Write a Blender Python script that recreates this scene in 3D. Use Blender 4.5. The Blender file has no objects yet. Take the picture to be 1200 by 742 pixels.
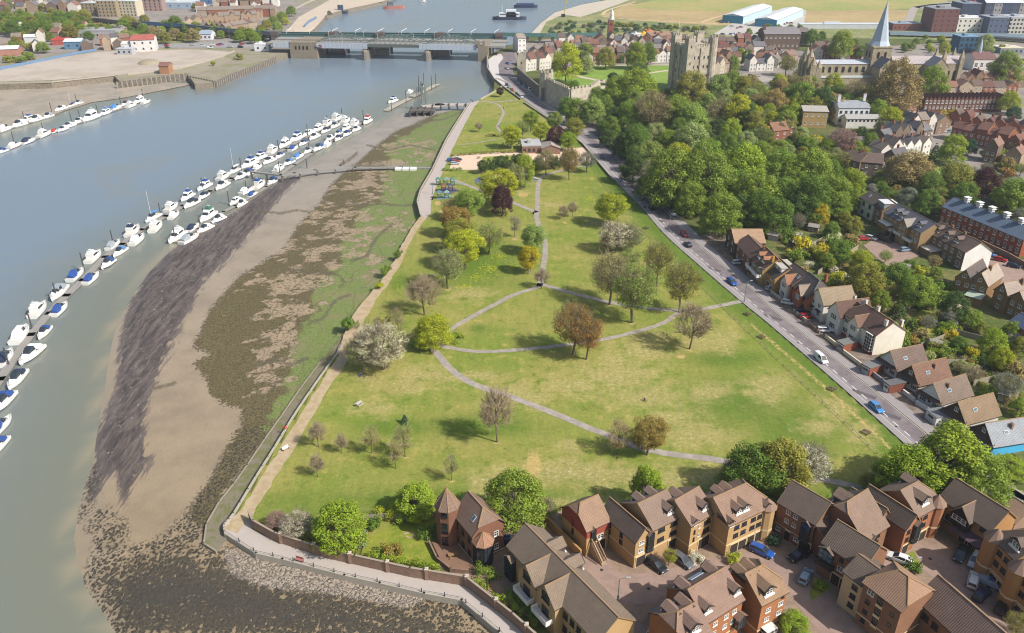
import bpy, bmesh, math, random
import numpy as np
from mathutils import Vector, Matrix
from mathutils.geometry import tessellate_polygon
S = bpy.context.scene
COL = S.collection
PI = math.pi
R = math.radians
# ------------------------------------------------------------------ camera, sky, sun, exposure
F = 950.0                       # focal length in pixels of the 1200 x 742 photograph
PITCH = R(27.05)
CAMH = 107.0
cd = bpy.data.cameras.new('camera'); cam = bpy.data.objects.new('camera', cd); COL.objects.link(cam)
cam.location = (0,0, CAMH); cam.rotation_euler = (PI/2 - PITCH, 0,0)
cd.sensor_width = 36; cd.lens = 36*F/1200; cd.clip_start = 1; cd.clip_end = 6000
S.camera = cam
SUN_EL = R(43); SUN_DIR = Vector((0.86,-0.50,0)).normalized()
w = bpy.data.worlds.new('World'); S.world = w; w.use_nodes = True
nt = w.node_tree; bg = nt.nodes['Background']
sky = nt.nodes.new('ShaderNodeTexSky'); sky.sky_type = 'NISHITA'; sky.sun_disc = False
sky.sun_elevation = SUN_EL; sky.sun_rotation = math.atan2(SUN_DIR.x, SUN_DIR.y)
sky.air_density = 1.3; sky.dust_density = 3.0; sky.ozone_density = 1.0
nt.links.new(sky.outputs[0], bg.inputs[0]); bg.inputs[1].default_value = 0.10
sd = bpy.data.lights.new('sun','SUN'); sd.energy = 4.4; sd.angle = R(0.6); sd.color = (1,0.945,0.87)
so = bpy.data.objects.new('sun', sd); COL.objects.link(so)
v = Vector((SUN_DIR.x*math.cos(SUN_EL), SUN_DIR.y*math.cos(SUN_EL), math.sin(SUN_EL)))
so.rotation_euler = v.to_track_quat('Z','Y').to_euler(); so.location = v*400
S.view_settings.view_transform = 'Standard'; S.view_settings.look = 'None'
S.view_settings.gamma = 1; S.view_settings.use_curve_mapping = False
S.view_settings.exposure = 0.40
S.render.engine = 'CYCLES'
S.cycles.max_bounces = 5; S.cycles.diffuse_bounces = 2; S.cycles.glossy_bounces = 2
S.cycles.transmission_bounces = 2; S.cycles.transparent_max_bounces = 4; S.cycles.volume_bounces = 0
S.cycles.use_adaptive_sampling = True; S.cycles.adaptive_threshold = 0.015; S.cycles.adaptive_min_samples = 24
S.cycles.use_denoising = True; S.cycles.filter_width = 1.1
S.cycles.caustics_reflective = False; S.cycles.caustics_refractive = False
# ------------------------------------------------------------------ helpers
cp, sp = math.cos(PITCH), math.sin(PITCH)
def G(px, py, z=0.0):
    "the point at height z that the photograph shows at pixel (px, py)"
    a = (px-600)/F; b = (py-371)/F
    d = Vector((a, cp - b*sp, -sp - b*cp))
    t = (z-CAMH)/d.z
    return Vector((d.x*t, d.y*t, z))
def P(v):
    dz = v[2]-CAMH
    zc = v[1]*cp - dz*sp
    return 600 + F*v[0]/zc, 371 + F*(-dz*cp - v[1]*sp)/zc
def scl(px, py):
    return (py-371+F*math.tan(PITCH))*cp/CAMH      # px per metre sideways
def lin(h):
    if isinstance(h, str):
        h = h.lstrip('#'); h = [int(h[i:i+2], 16) for i in (0,2,4)]
    o = []
    for x in h[:3]:
        x = x/255; o.append(x/12.92 if x <= .04045 else ((x+.055)/1.055)**2.4)
    return (o[0], o[1], o[2], 1.0)
MATS = {}
def nodes(name):
    m = bpy.data.materials.new(name); m.use_nodes = True
    n = m.node_tree.nodes; l = m.node_tree.links
    return m, n, l, n['Principled BSDF']
def mixc(n, l, fac, a, b, mode='MIX'):
    x = n.new('ShaderNodeMix'); x.data_type = 'RGBA'; x.blend_type = mode
    for i, val in ((0, fac),(6, a),(7, b)):
        if isinstance(val, (int, float)): x.inputs[i].default_value = val
        elif isinstance(val, tuple): x.inputs[i].default_value = val
        else: l.new(val, x.inputs[i])
    return x.outputs[2]
def mth(n, l, op, a, b=0.0, c=None):
    x = n.new('ShaderNodeMath'); x.operation = op
    for i, val in enumerate((a, b, c)):
        if val is None: continue
        if isinstance(val, (int, float)): x.inputs[i].default_value = val
        else: l.new(val, x.inputs[i])
    return x.outputs[0]
def noise(n, l, vec, scale, det=4, rough=.6, dist=0):
    x = n.new('ShaderNodeTexNoise'); x.inputs['Scale'].default_value = scale
    x.inputs['Detail'].default_value = det; x.inputs['Roughness'].default_value = rough
    x.inputs['Distortion'].default_value = dist
    if vec is not None: l.new(vec, x.inputs['Vector'])
    return x.outputs[0]
def ramp(n, l, fac, lo, hi):
    x = n.new('ShaderNodeMapRange'); x.interpolation_type = 'SMOOTHSTEP'
    x.inputs[1].default_value = lo; x.inputs[2].default_value = hi
    l.new(fac, x.inputs[0]); return x.outputs[0]
def geo(n): return n.new('ShaderNodeNewGeometry').outputs['Position']
def attr(n, name):
    x = n.new('ShaderNodeAttribute'); x.attribute_name = name; return x.outputs['Fac']
def bump(n, l, h, dist, strength=1.0):
    x = n.new('ShaderNodeBump'); x.inputs['Distance'].default_value = dist
    x.inputs['Strength'].default_value = strength
    l.new(h, x.inputs['Height']); return x.outputs[0]
def mat(name, col, rough=.8, var=.25, scale=.6, metal=0, spec=.3, objcol=False, bmp=0.0, col2=None):
    "a plain surface with mottling of its own colour"
    if name in MATS: return MATS[name]
    m, n, l, b = nodes(name)
    c = lin(col) if not isinstance(col, tuple) or len(col) == 3 else col
    pos = geo(n)
    if objcol: base = n.new('ShaderNodeObjectInfo').outputs['Color']
    else:
        r_ = n.new('ShaderNodeRGB'); r_.outputs[0].default_value = c; base = r_.outputs[0]
    n1 = noise(n, l, pos, scale, 5,.65)
    if col2: base = mixc(n, l, ramp(n, l, n1,.42,.6), base, lin(col2))
    g = mth(n, l, 'MULTIPLY_ADD', n1,2*var, 1-var)
    n2 = noise(n, l, pos, scale*7,2,.5)
    g = mth(n, l, 'MULTIPLY', g, mth(n, l, 'MULTIPLY_ADD', n2, var, 1-var/2))
    out = mixc(n, l, 1.0, base, g, 'MULTIPLY')
    l.new(out, b.inputs['Base Color'])
    b.inputs['Roughness'].default_value = rough; b.inputs['Metallic'].default_value = metal
    b.inputs['Specular IOR Level'].default_value = spec
    if bmp: l.new(bump(n, l, n2, bmp), b.inputs['Normal'])
    MATS[name] = m; return m
def mesh_obj(name, verts, faces, mats, parent=None, mi=None, uv=None, smooth=False, color=None):
    me = bpy.data.meshes.new(name); me.from_pydata([tuple(x) for x in verts], [], faces)
    for m in (mats if isinstance(mats, (list, tuple)) else [mats]): me.materials.append(m)
    if mi is not None: me.polygons.foreach_set('material_index', mi)
    if uv is not None:
        u = me.uv_layers.new(name='UVMap'); u.data.foreach_set('uv',[c for q in uv for c in q])
    if smooth: me.polygons.foreach_set('use_smooth',[True]*len(me.polygons))
    me.update()
    return link(name, me, parent, color)
def link(name, me, parent=None, color=None):
    o = bpy.data.objects.new(name, me); COL.objects.link(o)
    if parent is not None: o.parent = parent
    if color is not None: o.color = color
    return o
def thing(name, label, cat, loc=(0,0,0), rz=0, group=None):
    o = bpy.data.objects.new(name, None); COL.objects.link(o); o.empty_display_size = .1
    o.location = loc; o.rotation_euler = (0,0, rz)
    return tag(o, label, cat, group)
REG = []
def tag(o, label, cat, group=None):
    o['label'] = label; o['category'] = cat
    if group: o['group'] = group
    REG.append(o)
    return o
def kind(o, k): o['kind'] = k; return o
class MB:
    "collects boxes, bars, prisms; build() makes one mesh object"
    def __init__(s): s.v = []; s.f = []; s.m = []; s.uv = []
    def face(s, pts, m=0, uv=None):
        k = len(s.v); s.v += [tuple(p) for p in pts]; s.f.append(tuple(range(k, k+len(pts)))); s.m.append(m)
        s.uv += uv if uv else [(p[0], p[1]) for p in pts]
    def box(s, x0, x1, y0, y1, z0, z1, m=0, M=None):
        c = [Vector((x, y, z)) for z in (z0, z1) for y in (y0, y1) for x in (x0, x1)]
        if M is not None: c = [M @ p for p in c]
        for q in ((0,2,3,1),(4,5,7,6),(0,1,5,4),(1,3,7,5),(3,2,6,7),(2,0,4,6)):
            s.face([c[i] for i in q], m)
    def bar(s, a, b, w_, h_=None, m=0):
        a = Vector(a); b = Vector(b); d = b-a; L = d.length
        if L < 1e-6: return
        h_ = w_ if h_ is None else h_
        M = Matrix.Translation(a) @ d.to_track_quat('X','Z').to_matrix().to_4x4()
        s.box(0, L, -w_/2, w_/2,-h_/2, h_/2, m, M)
    def tube(s, a, b, r0, r1, n=6, m=0, cap=True):
        a = Vector(a); b = Vector(b); d = (b-a)
        if d.length < 1e-6: return
        q = d.to_track_quat('Z','Y')
        A = [a + q @ Vector((r0*math.cos(t*2*PI/n), r0*math.sin(t*2*PI/n),0)) for t in range(n)]
        B = [b + q @ Vector((r1*math.cos(t*2*PI/n), r1*math.sin(t*2*PI/n),0)) for t in range(n)]
        for t in range(n): s.face([A[t], A[(t+1) % n], B[(t+1) % n], B[t]], m)
        if cap: s.face(B, m); s.face(A[::-1], m)
    def prism(s, pts, z0, z1, m=0, top=True, bot=False, mside=None):
        n = len(pts); ms = m if mside is None else mside
        ar = sum(pts[i][0]*pts[(i+1) % n][1]-pts[(i+1) % n][0]*pts[i][1] for i in range(n))
        if ar < 0: pts = pts[::-1]
        for i in range(n):
            a = pts[i]; b = pts[(i+1) % n]
            s.face([(a[0], a[1], z0),(b[0], b[1], z0),(b[0], b[1], z1),(a[0], a[1], z1)], ms)
        if top:
            for t in tessellate_polygon([[Vector((p[0], p[1], 0)) for p in pts]]):
                q = [pts[i] for i in t]
                if (q[1][0]-q[0][0])*(q[2][1]-q[0][1])-(q[2][0]-q[0][0])*(q[1][1]-q[0][1]) < 0: q = q[::-1]
                s.face([(p[0], p[1], z1) for p in q], m)
    def lathe(s, prof, n=8, cx=0, cy=0, m=0, ph=0):
        for (r0, z0),(r1, z1) in zip(prof, prof[1:]):
            for t in range(n):
                a = ph+t*2*PI/n; b = ph+(t+1)*2*PI/n
                q = [(cx+r0*math.cos(a), cy+r0*math.sin(a), z0),(cx+r0*math.cos(b), cy+r0*math.sin(b), z0),
                     (cx+r1*math.cos(b), cy+r1*math.sin(b), z1),(cx+r1*math.cos(a), cy+r1*math.sin(a), z1)]
                if r1 < 1e-4: q = q[:3]
                if r0 < 1e-4: q = [q[0], q[2], q[3]]
                s.face(q, m)
    def build(s, name, mats, parent=None, color=None, smooth=False):
        return mesh_obj(name, s.v, s.f, mats, parent, s.m, s.uv, smooth, color)
    def mesh(s, name, mats, smooth=False):
        me = bpy.data.meshes.new(name); me.from_pydata(s.v, [], s.f)
        for m in (mats if isinstance(mats, (list, tuple)) else [mats]): me.materials.append(m)
        me.polygons.foreach_set('material_index', s.m)
        u = me.uv_layers.new(name='UVMap'); u.data.foreach_set('uv',[c for q in s.uv for c in q])
        if smooth: me.polygons.foreach_set('use_smooth',[True]*len(me.polygons))
        me.update(); return me
def sheet(name, pix, m, z=0.0, k='structure', parent=None, world=False):
    pts = [Vector(p) for p in pix] if world else [G(x, y, z) for x, y in pix]
    fs = []
    for t in tessellate_polygon([[Vector((p.x, p.y, 0)) for p in pts]]):
        a, b, c = (pts[i] for i in t)
        if (b.x-a.x)*(c.y-a.y)-(c.x-a.x)*(b.y-a.y) < 0: t = t[::-1]
        fs.append(tuple(t))
    o = mesh_obj(name, [(p.x, p.y, z) for p in pts], fs, m, parent)
    if k: kind(o, k)
    return o
def smooth_line(pts, n=4):
    out = []
    for i in range(len(pts)-1):
        p0 = pts[max(0, i-1)]; p1 = pts[i]; p2 = pts[i+1]; p3 = pts[min(len(pts)-1, i+2)]
        for j in range(n):
            t = j/n
            out.append(0.5*((2*p1)+(p2-p0)*t+(2*p0-5*p1+4*p2-p3)*t*t+(3*p1-p0-3*p2+p3)*t**3))
    out.append(pts[-1]); return out
def ribbon(name, pix, width, m, z, wob=0, n=4, k='structure', off=0.0, world=None):
    pts = world or smooth_line([G(x, y, z) for x, y in pix], n)
    rnd = random.Random(name+str(len(pts))); L = []; Rr = []
    for i, p in enumerate(pts):
        d = (pts[min(i+1, len(pts)-1)]-pts[max(i-1,0)]); d.z = 0; d.normalize()
        nn = Vector((-d.y, d.x, 0))
        w_ = width[min(len(width)-1, i*len(width)//len(pts))] if isinstance(width, (list, tuple)) else width
        L.append(p+nn*(w_/2+off+rnd.uniform(-wob, wob))); Rr.append(p-nn*(w_/2-off+rnd.uniform(-wob, wob)))
    V = L+Rr; N = len(pts)
    fs = [(i, N+i, N+i+1, i+1) for i in range(N-1)]
    o = mesh_obj(name, [(q.x, q.y, z) for q in V], fs, m)
    if k: kind(o, k)
    return o
def wall_along(mb, pts, th, z0, z1, m=0, cap=None, capm=1):
    for a, b in zip(pts, pts[1:]):
        a = Vector((a[0], a[1], 0)); b = Vector((b[0], b[1], 0)); d = b-a; L = d.length
        if L < .01: continue
        M = Matrix.Translation(a) @ Matrix.Rotation(math.atan2(d.y, d.x),4,'Z')
        mb.box(-th/2*.9, L+th/2*.9,-th/2, th/2, z0, z1, m, M)
        if cap: mb.box(-th/2*.9, L+th/2*.9,-th/2-cap, th/2+cap, z1, z1+.1, capm, M)
def resample(pts, step):
    out = [pts[0]]; acc = 0
    for a, b in zip(pts, pts[1:]):
        L = (b-a).length; t = step-acc
        while t < L: out.append(a+(b-a)*(t/L)); t += step
        acc = L-(t-step)
    return out
def spawn(root, loc, rz=0, scale=None, label=None, cat=None, group=None, color=None, colored=None):
    "copy of a thing with copies of its parts and sub-parts"
    def cp_(o, par):
        c = o.copy(); COL.objects.link(c); c.parent = par
        if color is not None and (colored is None or o.name.split('.')[0] in colored): c.color = color
        for ch in KIDS.get(o.name, ()): cp_(ch, c)
        return c
    r = cp_(root, None)
    r.location = loc; r.rotation_euler = (0,0, rz)
    if scale: r.scale = scale if not isinstance(scale, (int, float)) else (scale,)*3
    if label: r['label'] = label
    if cat: r['category'] = cat
    if group: r['group'] = group
    REG.append(r); return r
KIDS = {}
def proto(root, *kids):
    KIDS[root.name] = list(kids)
    return root
PROTOS = []
ORD = 'zeroth first second third fourth fifth sixth seventh eighth ninth tenth eleventh twelfth thirteenth fourteenth fifteenth sixteenth seventeenth eighteenth nineteenth'.split()
TENS = {2: 'twent',3: 'thirt',4: 'fort',5: 'fift',6: 'sixt',7: 'sevent',8: 'eight',9: 'ninet'}
def ordw(i):
    if i < 20: return ORD[i]
    h = ''
    if i >= 100: h = 'hundred and '; i -= 100
    if i < 20: return h+ORD[i] if i else 'hundredth'
    t, u = divmod(i, 10)
    return h+(TENS[t]+'ieth' if u == 0 else TENS[t]+'y '+ORD[u])
def finish_labels():
    by = {}
    for o in REG: by.setdefault(o['label'], []).append(o)
    for lab, os_ in by.items():
        if len(os_) < 2: continue
        os_.sort(key=lambda o: P(o['at'] if 'at' in o else o.matrix_basis.translation)[0])
        for i, o in enumerate(os_):
            if i == 0: s = 'leftmost of them'
            elif i == len(os_)-1: s = 'rightmost of them'
            else: s = ordw(i+1)+' from the left'
            o['label'] = lab+','+s
            if 'group' not in o: o['group'] = lab
    for o in REG:
        if 'at' in o: del o['at']
HAZE = 0.00012
# ------------------------------------------------------------------ the setting
def sdf(pts, poly):
    "signed distance, positive inside"
    x = pts[:, 0]; y = pts[:, 1]; n = len(poly); dm = np.full(len(pts),1e18); ins = np.zeros(len(pts), bool)
    for i in range(n):
        ax, ay = poly[i][:2]; bx, by = poly[(i+1) % n][:2]
        ex, ey = bx-ax, by-ay; L = ex*ex+ey*ey+1e-12
        t = np.clip(((x-ax)*ex+(y-ay)*ey)/L, 0,1)
        dm = np.minimum(dm, (x-ax-t*ex)**2+(y-ay-t*ey)**2)
        c = ((ay > y) != (by > y)); xi = ax+(y-ay)*ex/(ey if abs(ey) > 1e-9 else 1e-9)
        ins ^= c & (x < xi)
    return np.where(ins, 1,-1)*np.sqrt(dm)
def pldist(pts, pl):
    x = pts[:, 0]; y = pts[:, 1]; dm = np.full(len(pts),1e18)
    for a, b in zip(pl, pl[1:]):
        ex, ey = b[0]-a[0], b[1]-a[1]; L = ex*ex+ey*ey+1e-12
        t = np.clip(((x-a[0])*ex+(y-a[1])*ey)/L, 0,1)
        dm = np.minimum(dm, (x-a[0]-t*ex)**2+(y-a[1]-t*ey)**2)
    return np.sqrt(dm)
def proj(X, Y, Z):
    dz = Z-CAMH; zc = Y*cp-dz*sp
    return np.stack([600+F*X/zc, 371+F*(-dz*cp-Y*sp)/zc], 1), F/zc
def ell(p, cx, cy, rx, ry):
    return 1-np.sqrt(((p[:, 0]-cx)/rx)**2+((p[:, 1]-cy)/ry)**2)
def grid_mesh(name, X, Y, Z, keep, attrs, m):
    ny, nx = X.shape
    idx = np.arange(nx*ny).reshape(ny, nx)
    q = np.stack([idx[:-1, :-1], idx[:-1,1:], idx[1:, 1:], idx[1:, :-1]], -1).reshape(-1,4)
    kk = keep.reshape(ny, nx)
    kq = (kk[:-1, :-1] & kk[:-1,1:] & kk[1:, 1:] & kk[1:, :-1]).reshape(-1)
    q = q[kq]; used = np.unique(q); remap = -np.ones(nx*ny, int); remap[used] = np.arange(len(used)); q = remap[q]
    co = np.stack([X.ravel(), Y.ravel(), Z.ravel()], 1)[used]
    me = bpy.data.meshes.new(name)
    me.vertices.add(len(co)); me.vertices.foreach_set('co', co.astype(np.float32).ravel())
    me.loops.add(q.size); me.loops.foreach_set('vertex_index', q.astype(np.int32).ravel())
    me.polygons.add(len(q)); me.polygons.foreach_set('loop_start',(np.arange(len(q))*4).astype(np.int32))
    me.update(calc_edges=True)
    me.polygons.foreach_set('use_smooth',[True]*len(q))
    for k_, a in attrs.items():
        at = me.attributes.new(k_, 'FLOAT','POINT'); at.data.foreach_set('value', a.ravel()[used].astype(np.float32))
    me.materials.append(m); me.validate()
    return link(name, me)
WATER_Z = -4.0
WE = [(150,800),(135,742),(118,715),(100,690),(90,660),(86,630),(90,600),(98,570),(108,540),(112,510),(117,480),(122,450),(126,420),(132,390),(143,365),(158,340),(174,318),(192,300),(207,286),(228,276),(252,262),(280,244),(300,230),(325,213),(352,196),(378,182),(405,166),(430,153),(450,141),(470,128),(490,115),(510,105),(530,98),(550,95),(568,96),(585,98)]
WALL = [(605,765),(585,740),(541,703),(497,695),(445,683),(403,674),(331,655),(300,648),(266,632),(253,646),(239,637),(242,614),(257,588),(274,567),(290,545),(310,515),(330,487),(352,455),(375,425),(395,400),(404,388),(425,362),(440,342),(455,322),(465,303),(476,280),(487,260),(493,250),(489,237),(493,224),(507,200),(523,165),(535,145),(550,122),(560,118),(575,107),(580,98)]
# ---- foreshore
gx = np.arange(-150,12,0.8); gy = np.arange(74,480,0.8)
X, Y = np.meshgrid(gx, gy)
W2 = [tuple(G(x, y, WATER_Z))[:2] for x, y in WE]; L2 = [tuple(G(x, y, -1.0))[:2] for x, y in WALL]
pts = np.stack([X.ravel(), Y.ravel()], 1)
strip = W2 + L2[::-1]
inside = sdf(pts, W2+[tuple(G(600,60,0))[:2], (60,470),(60,60),(-80,60)])       # landward of the waterline
dW = np.sign(inside)*pldist(pts, W2); dL = pldist(pts, L2)
t = np.clip(dW/(np.abs(dW)+dL+.01),-1,1)
rs = np.random.RandomState(3)
def fbm(X, Y, sc, seed=0, oct_=4):
    o = 0; a = 1; rr = np.random.RandomState(seed)
    for k_ in range(oct_):
        for j in range(3):
            an = rr.uniform(0, PI); ph = rr.uniform(0,7); o = o+a*np.sin((X*math.cos(an)+Y*math.sin(an))*sc*2**k_*rr.uniform(.8,1.3)+ph+1.5*np.sin((X*math.sin(an)-Y*math.cos(an))*sc*2**k_*.7+ph))
        a *= .5
    return o/4
Z = np.where(t > 0,-4.05+2.9*np.clip(t, 0,1)**.8,-4.05+3*t)+fbm(pts[:, 0], pts[:, 1], .35,1)*.10*np.clip(t*8,0,1)
pp, sc_ = proj(pts[:, 0], pts[:, 1], Z)
VEG = [(404,202),(387,218),(374,239),(354,259),(341,277),(331,293),(300,313),(280,325),(262,345),(245,365),(235,391),(225,405),(246,415),(227,427),(241,444),(246,460),(261,473),(282,478),(284,498),(271,519),(259,539),(248,565),(233,584),(222,600),(240,625),(260,580),(290,540),(340,475),(400,400),(440,360),(480,290),(500,235),(535,160),(552,124),(505,136),(484,146),(464,154),(443,169),(420,190)]
GRN = [(448,172),(458,196),(446,212),(448,236),(422,243),(412,268),(396,288),(398,310),(380,325),(364,345),(366,365),(350,385),(338,405),(342,428),(332,445),(324,474),(308,500),(345,485),(380,440),(410,400),(450,345),(480,290),(498,250),(502,225),(545,140),(552,124),(505,140),(480,155)]
DRK = [(340,205),(300,226),(282,243),(256,260),(229,277),(194,297),(174,313),(163,334),(150,359),(141,393),(137,424),(136,455),(126,478),(111,514),(109,549),(109,560),(98,576),(110,585),(125,560),(135,555),(145,594),(155,578),(165,558),(176,539),(169,514),(172,488),(177,462),(182,447),(195,421),(210,386),(222,362),(240,330),(270,300),(310,256),(330,228),(352,208)]
ROCK = [(258,545),(235,580),(215,607),(195,628),(165,640),(130,650),(112,652),(98,680),(112,712),(130,760),(620,800),(585,742),(541,706),(445,686),(331,660),(262,640),(236,640),(240,600),(262,572),(300,525),(312,498),(290,505),(272,528)]
RK2 = [[(98,572),(112,545),(118,560),(104,600),(92,610)], [(118,596),(135,598),(128,625),(100,622)], [(118,612),(148,610),(150,640),(108,655),(112,635)]]
STONY = [(262,640),(300,652),(331,660),(403,678),(445,686),(505,700),(480,712),(380,695),(310,688),(268,672)]
BARE = [(430,215,30,12),(402,253,40,14),(415,272,26,10),(370,298,42,12),(345,332,38,14),(325,358,30,14),(322,400,24,28),(318,440,20,18),(355,362,20,8),(480,172,34,7),(450,191,34,4),(505,183,20,5),(342,395,10,32),(300,370,14,10),(470,262,14,8),(440,305,12,20),(350,470,5,12)]
A = {}
A['veg'] = np.clip(sdf(pp, VEG)/sc_, -15,15)
A['green'] = np.clip(sdf(pp, GRN)/sc_, -15,15)
A['dark'] = np.clip(sdf(pp, DRK)/sc_, -15,15)
rk = sdf(pp, ROCK)/sc_
for r_ in RK2: rk = np.maximum(rk, sdf(pp, r_)/sc_)
A['rock'] = np.clip(rk, -15,15)
A['stony'] = np.clip(sdf(pp, STONY)/sc_, -15,15)
b_ = np.full(len(pts),-3.0)
for e in BARE: b_ = np.maximum(b_, ell(pp, *e))
A['bare'] = b_
A['shore'] = np.clip(dW, -30,60)
A['far'] = np.clip((pts[:, 1]-100)/300,0,1)
CRK = [[(489,240),(470,241),(445,239),(422,241),(410,236)], [(331,318),(350,316),(370,321),(395,321),(404,330),(398,336)], [(300,247),(330,250),(350,246),(362,249)], [(548,128),(520,140),(500,142),(484,150)], [(430,170),(455,176),(480,170),(510,176)], [(460,262),(440,280),(430,300),(412,306)], [(360,420),(340,428),(322,420),(300,430)], [(180,455),(196,452),(204,449)], [(150,520),(153,535),(160,548)], [(410,345),(392,352),(380,372),(360,380)]]
ck = np.full(len(pts),99.0)
for c_k in CRK: ck = np.minimum(ck, pldist(pp, [tuple(q) for q in c_k])/sc_)
A['creek'] = np.clip(ck, 0,10)
A['pale'] = np.clip(ell(pp, 440,752,220,42),-1,1)
m, n, l, b = nodes('tidal_mud')
pos = geo(n)
mp = n.new('ShaderNodeMapping'); mp.inputs['Scale'].default_value = (1.9,.35,1); mp.inputs['Rotation'].default_value = (0,0, R(24)); l.new(pos, mp.inputs[0])
nA = noise(n, l, pos, .10,6,.62); nB = noise(n, l, pos, .55,6,.7); nC = noise(n, l, pos, 2.2,4,.65); nD = noise(n, l, mp.outputs[0], .3,9,.78,.5); nE = noise(n, l, pos, 1.05,3,.75)
def edge(sd, amp, nz, w_=.6, bias=0.0):
    return ramp(n, l, mth(n, l, 'ADD', sd, mth(n, l, 'MULTIPLY_ADD', nz, amp*2,-amp+bias)),-w_, w_)
sand = mixc(n, l, attr(n, 'far'), lin('#958369'), lin('#928b82'))
sand = mixc(n, l, ramp(n, l, nA, .35,.7), sand, mixc(n, l, attr(n, 'far'), lin('#85755e'), lin('#857f78')))
wet = ramp(n, l, attr(n, 'shore'),10,0)
sand = mixc(n, l, mth(n, l, 'MULTIPLY', wet, .45), sand, lin('#8b8273'))
# ripples
sand = mixc(n, l, 1.0, sand, mth(n, l, 'MULTIPLY_ADD', noise(n, l, mp.outputs[0], 1.6,2), .22,.89),'MULTIPLY')
drk = mixc(n, l, ramp(n, l, nD, .36,.68), lin('#352f30'), lin('#6c625d'))
drk = mixc(n, l, ramp(n, l, nE, .62,.72), drk, lin('#a0968e'))
c_ = mixc(n, l, mth(n, l, 'MULTIPLY', edge(attr(n, 'dark'),7.0, nD, .5), .95), sand, drk)
veg = mixc(n, l, ramp(n, l, nC, .38,.62), lin('#463d27'), lin('#6b6142'))
veg = mixc(n, l, ramp(n, l, nB, .55,.7), veg, lin('#5f5e3a'))
bare = mixc(n, l, nB, lin('#a29078'), lin('#8b7a62'))
grn = mixc(n, l, ramp(n, l, nC, .35,.65), lin('#566a2c'), lin('#7b834e'))
grn = mixc(n, l, ramp(n, l, nA, .5,.72), grn, lin('#7d7454'))
grn = mixc(n, l, ramp(n, l, nE, .60,.68), grn, lin('#565b3a'))
nF = noise(n, l, pos, .16,7,.68)
inner = mixc(n, l, edge(attr(n, 'green'),8.0, nF, .8), veg, grn)
nF = noise(n, l, pos, .16,7,.68)
bm = ramp(n, l, mth(n, l, 'ADD', mth(n, l, 'MULTIPLY', attr(n, 'bare'), .55), mth(n, l, 'MULTIPLY_ADD', nF, 6.0,-3.15)),-.10,.14)
bm = mth(n, l, 'MAXIMUM', mth(n, l, 'MULTIPLY', bm, ramp(n, l, nE, .66,.50)), ramp(n, l, nB, .65,.70))
inner = mixc(n, l, bm, inner, bare)
gul = n.new('ShaderNodeTexWave'); gul.inputs['Scale'].default_value = .05; gul.inputs['Distortion'].default_value = 14; gul.inputs['Detail'].default_value = 3; gul.inputs['Detail Scale'].default_value = .6; l.new(pos, gul.inputs[0])
inner = mixc(n, l, mth(n, l, 'MULTIPLY', ramp(n, l, gul.outputs['Fac'], .012,.0), .6), inner, lin('#5f553f'))
c_ = mixc(n, l, edge(attr(n, 'veg'),3.2, nE, .35), c_, inner)
c_ = mixc(n, l, mth(n, l, 'MULTIPLY', ramp(n, l, mth(n, l, 'ADD', attr(n, 'creek'), mth(n, l, 'MULTIPLY_ADD', nB, 2.4,-1.2)), .75,.15), .75), c_, lin('#57503f'))
c_ = mixc(n, l, mth(n, l, 'MULTIPLY', ramp(n, l, attr(n, 'rock'),-1,5), .55), c_, lin('#75684f'))
# bladder wrack clumps on the stones at the point
vo = n.new('ShaderNodeTexVoronoi'); vo.inputs['Scale'].default_value = 1.55; vo.feature = 'F1'; vo.inputs['Randomness'].default_value = 1
wp = n.new('ShaderNodeVectorMath'); wp.operation = 'ADD'; nv = n.new('ShaderNodeTexNoise'); nv.inputs['Scale'].default_value = 1.4; l.new(pos, nv.inputs[0]); sv = n.new('ShaderNodeVectorMath'); sv.operation = 'SCALE'; sv.inputs['Scale'].default_value = .9; l.new(nv.outputs['Color'], sv.inputs[0]); l.new(pos, wp.inputs[0]); l.new(sv.outputs[0], wp.inputs[1]); l.new(wp.outputs[0], vo.inputs['Vector'])
dens = mth(n, l, 'MULTIPLY_ADD', ramp(n, l, attr(n, 'rock'),-.8,8), .50,.34)
dens = mth(n, l, 'SUBTRACT', dens, mth(n, l, 'MULTIPLY', ramp(n, l, attr(n, 'pale'),-.1,.5), .12))
hf = mth(n, l, 'ADD', vo.outputs['Distance'], mth(n, l, 'ADD', mth(n, l, 'MULTIPLY_ADD', nB, .7,-.35), mth(n, l, 'MULTIPLY_ADD', nE, 1.1,-.55)))
rm = ramp(n, l, mth(n, l, 'SUBTRACT', dens, hf),-.16,.10)
rm = mth(n, l, 'MULTIPLY', rm, ramp(n, l, attr(n, 'rock'),-1.5,.4))
wr = mixc(n, l, ramp(n, l, nC, .35,.65), lin('#33302a'), lin('#564e3e'))
wr = mixc(n, l, ramp(n, l, attr(n, 'rock'),3,9), wr, mixc(n, l, nC, lin('#2a2a29'), lin('#504a3e')))
wr = mixc(n, l, ramp(n, l, nE, .60,.72), wr, lin('#6b5c43'))
c_ = mixc(n, l, rm, c_, wr)
sto = mixc(n, l, ramp(n, l, nC, .4,.6), lin('#6b6258'), lin('#a4988a'))
c_ = mixc(n, l, mth(n, l, 'MULTIPLY', edge(attr(n, 'stony'),1.4, nE, .5), .9), c_, sto)
l.new(c_, b.inputs['Base Color'])
b.inputs['Specular IOR Level'].default_value = .35
rg = mth(n, l, 'MULTIPLY_ADD', wet, -.3,.75); l.new(rg, b.inputs['Roughness'])
hh = mth(n, l, 'ADD', mth(n, l, 'MULTIPLY', nC, .25), mth(n, l, 'MULTIPLY', rm, mth(n, l, 'MULTIPLY_ADD', nE, .6,.3)))
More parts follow.
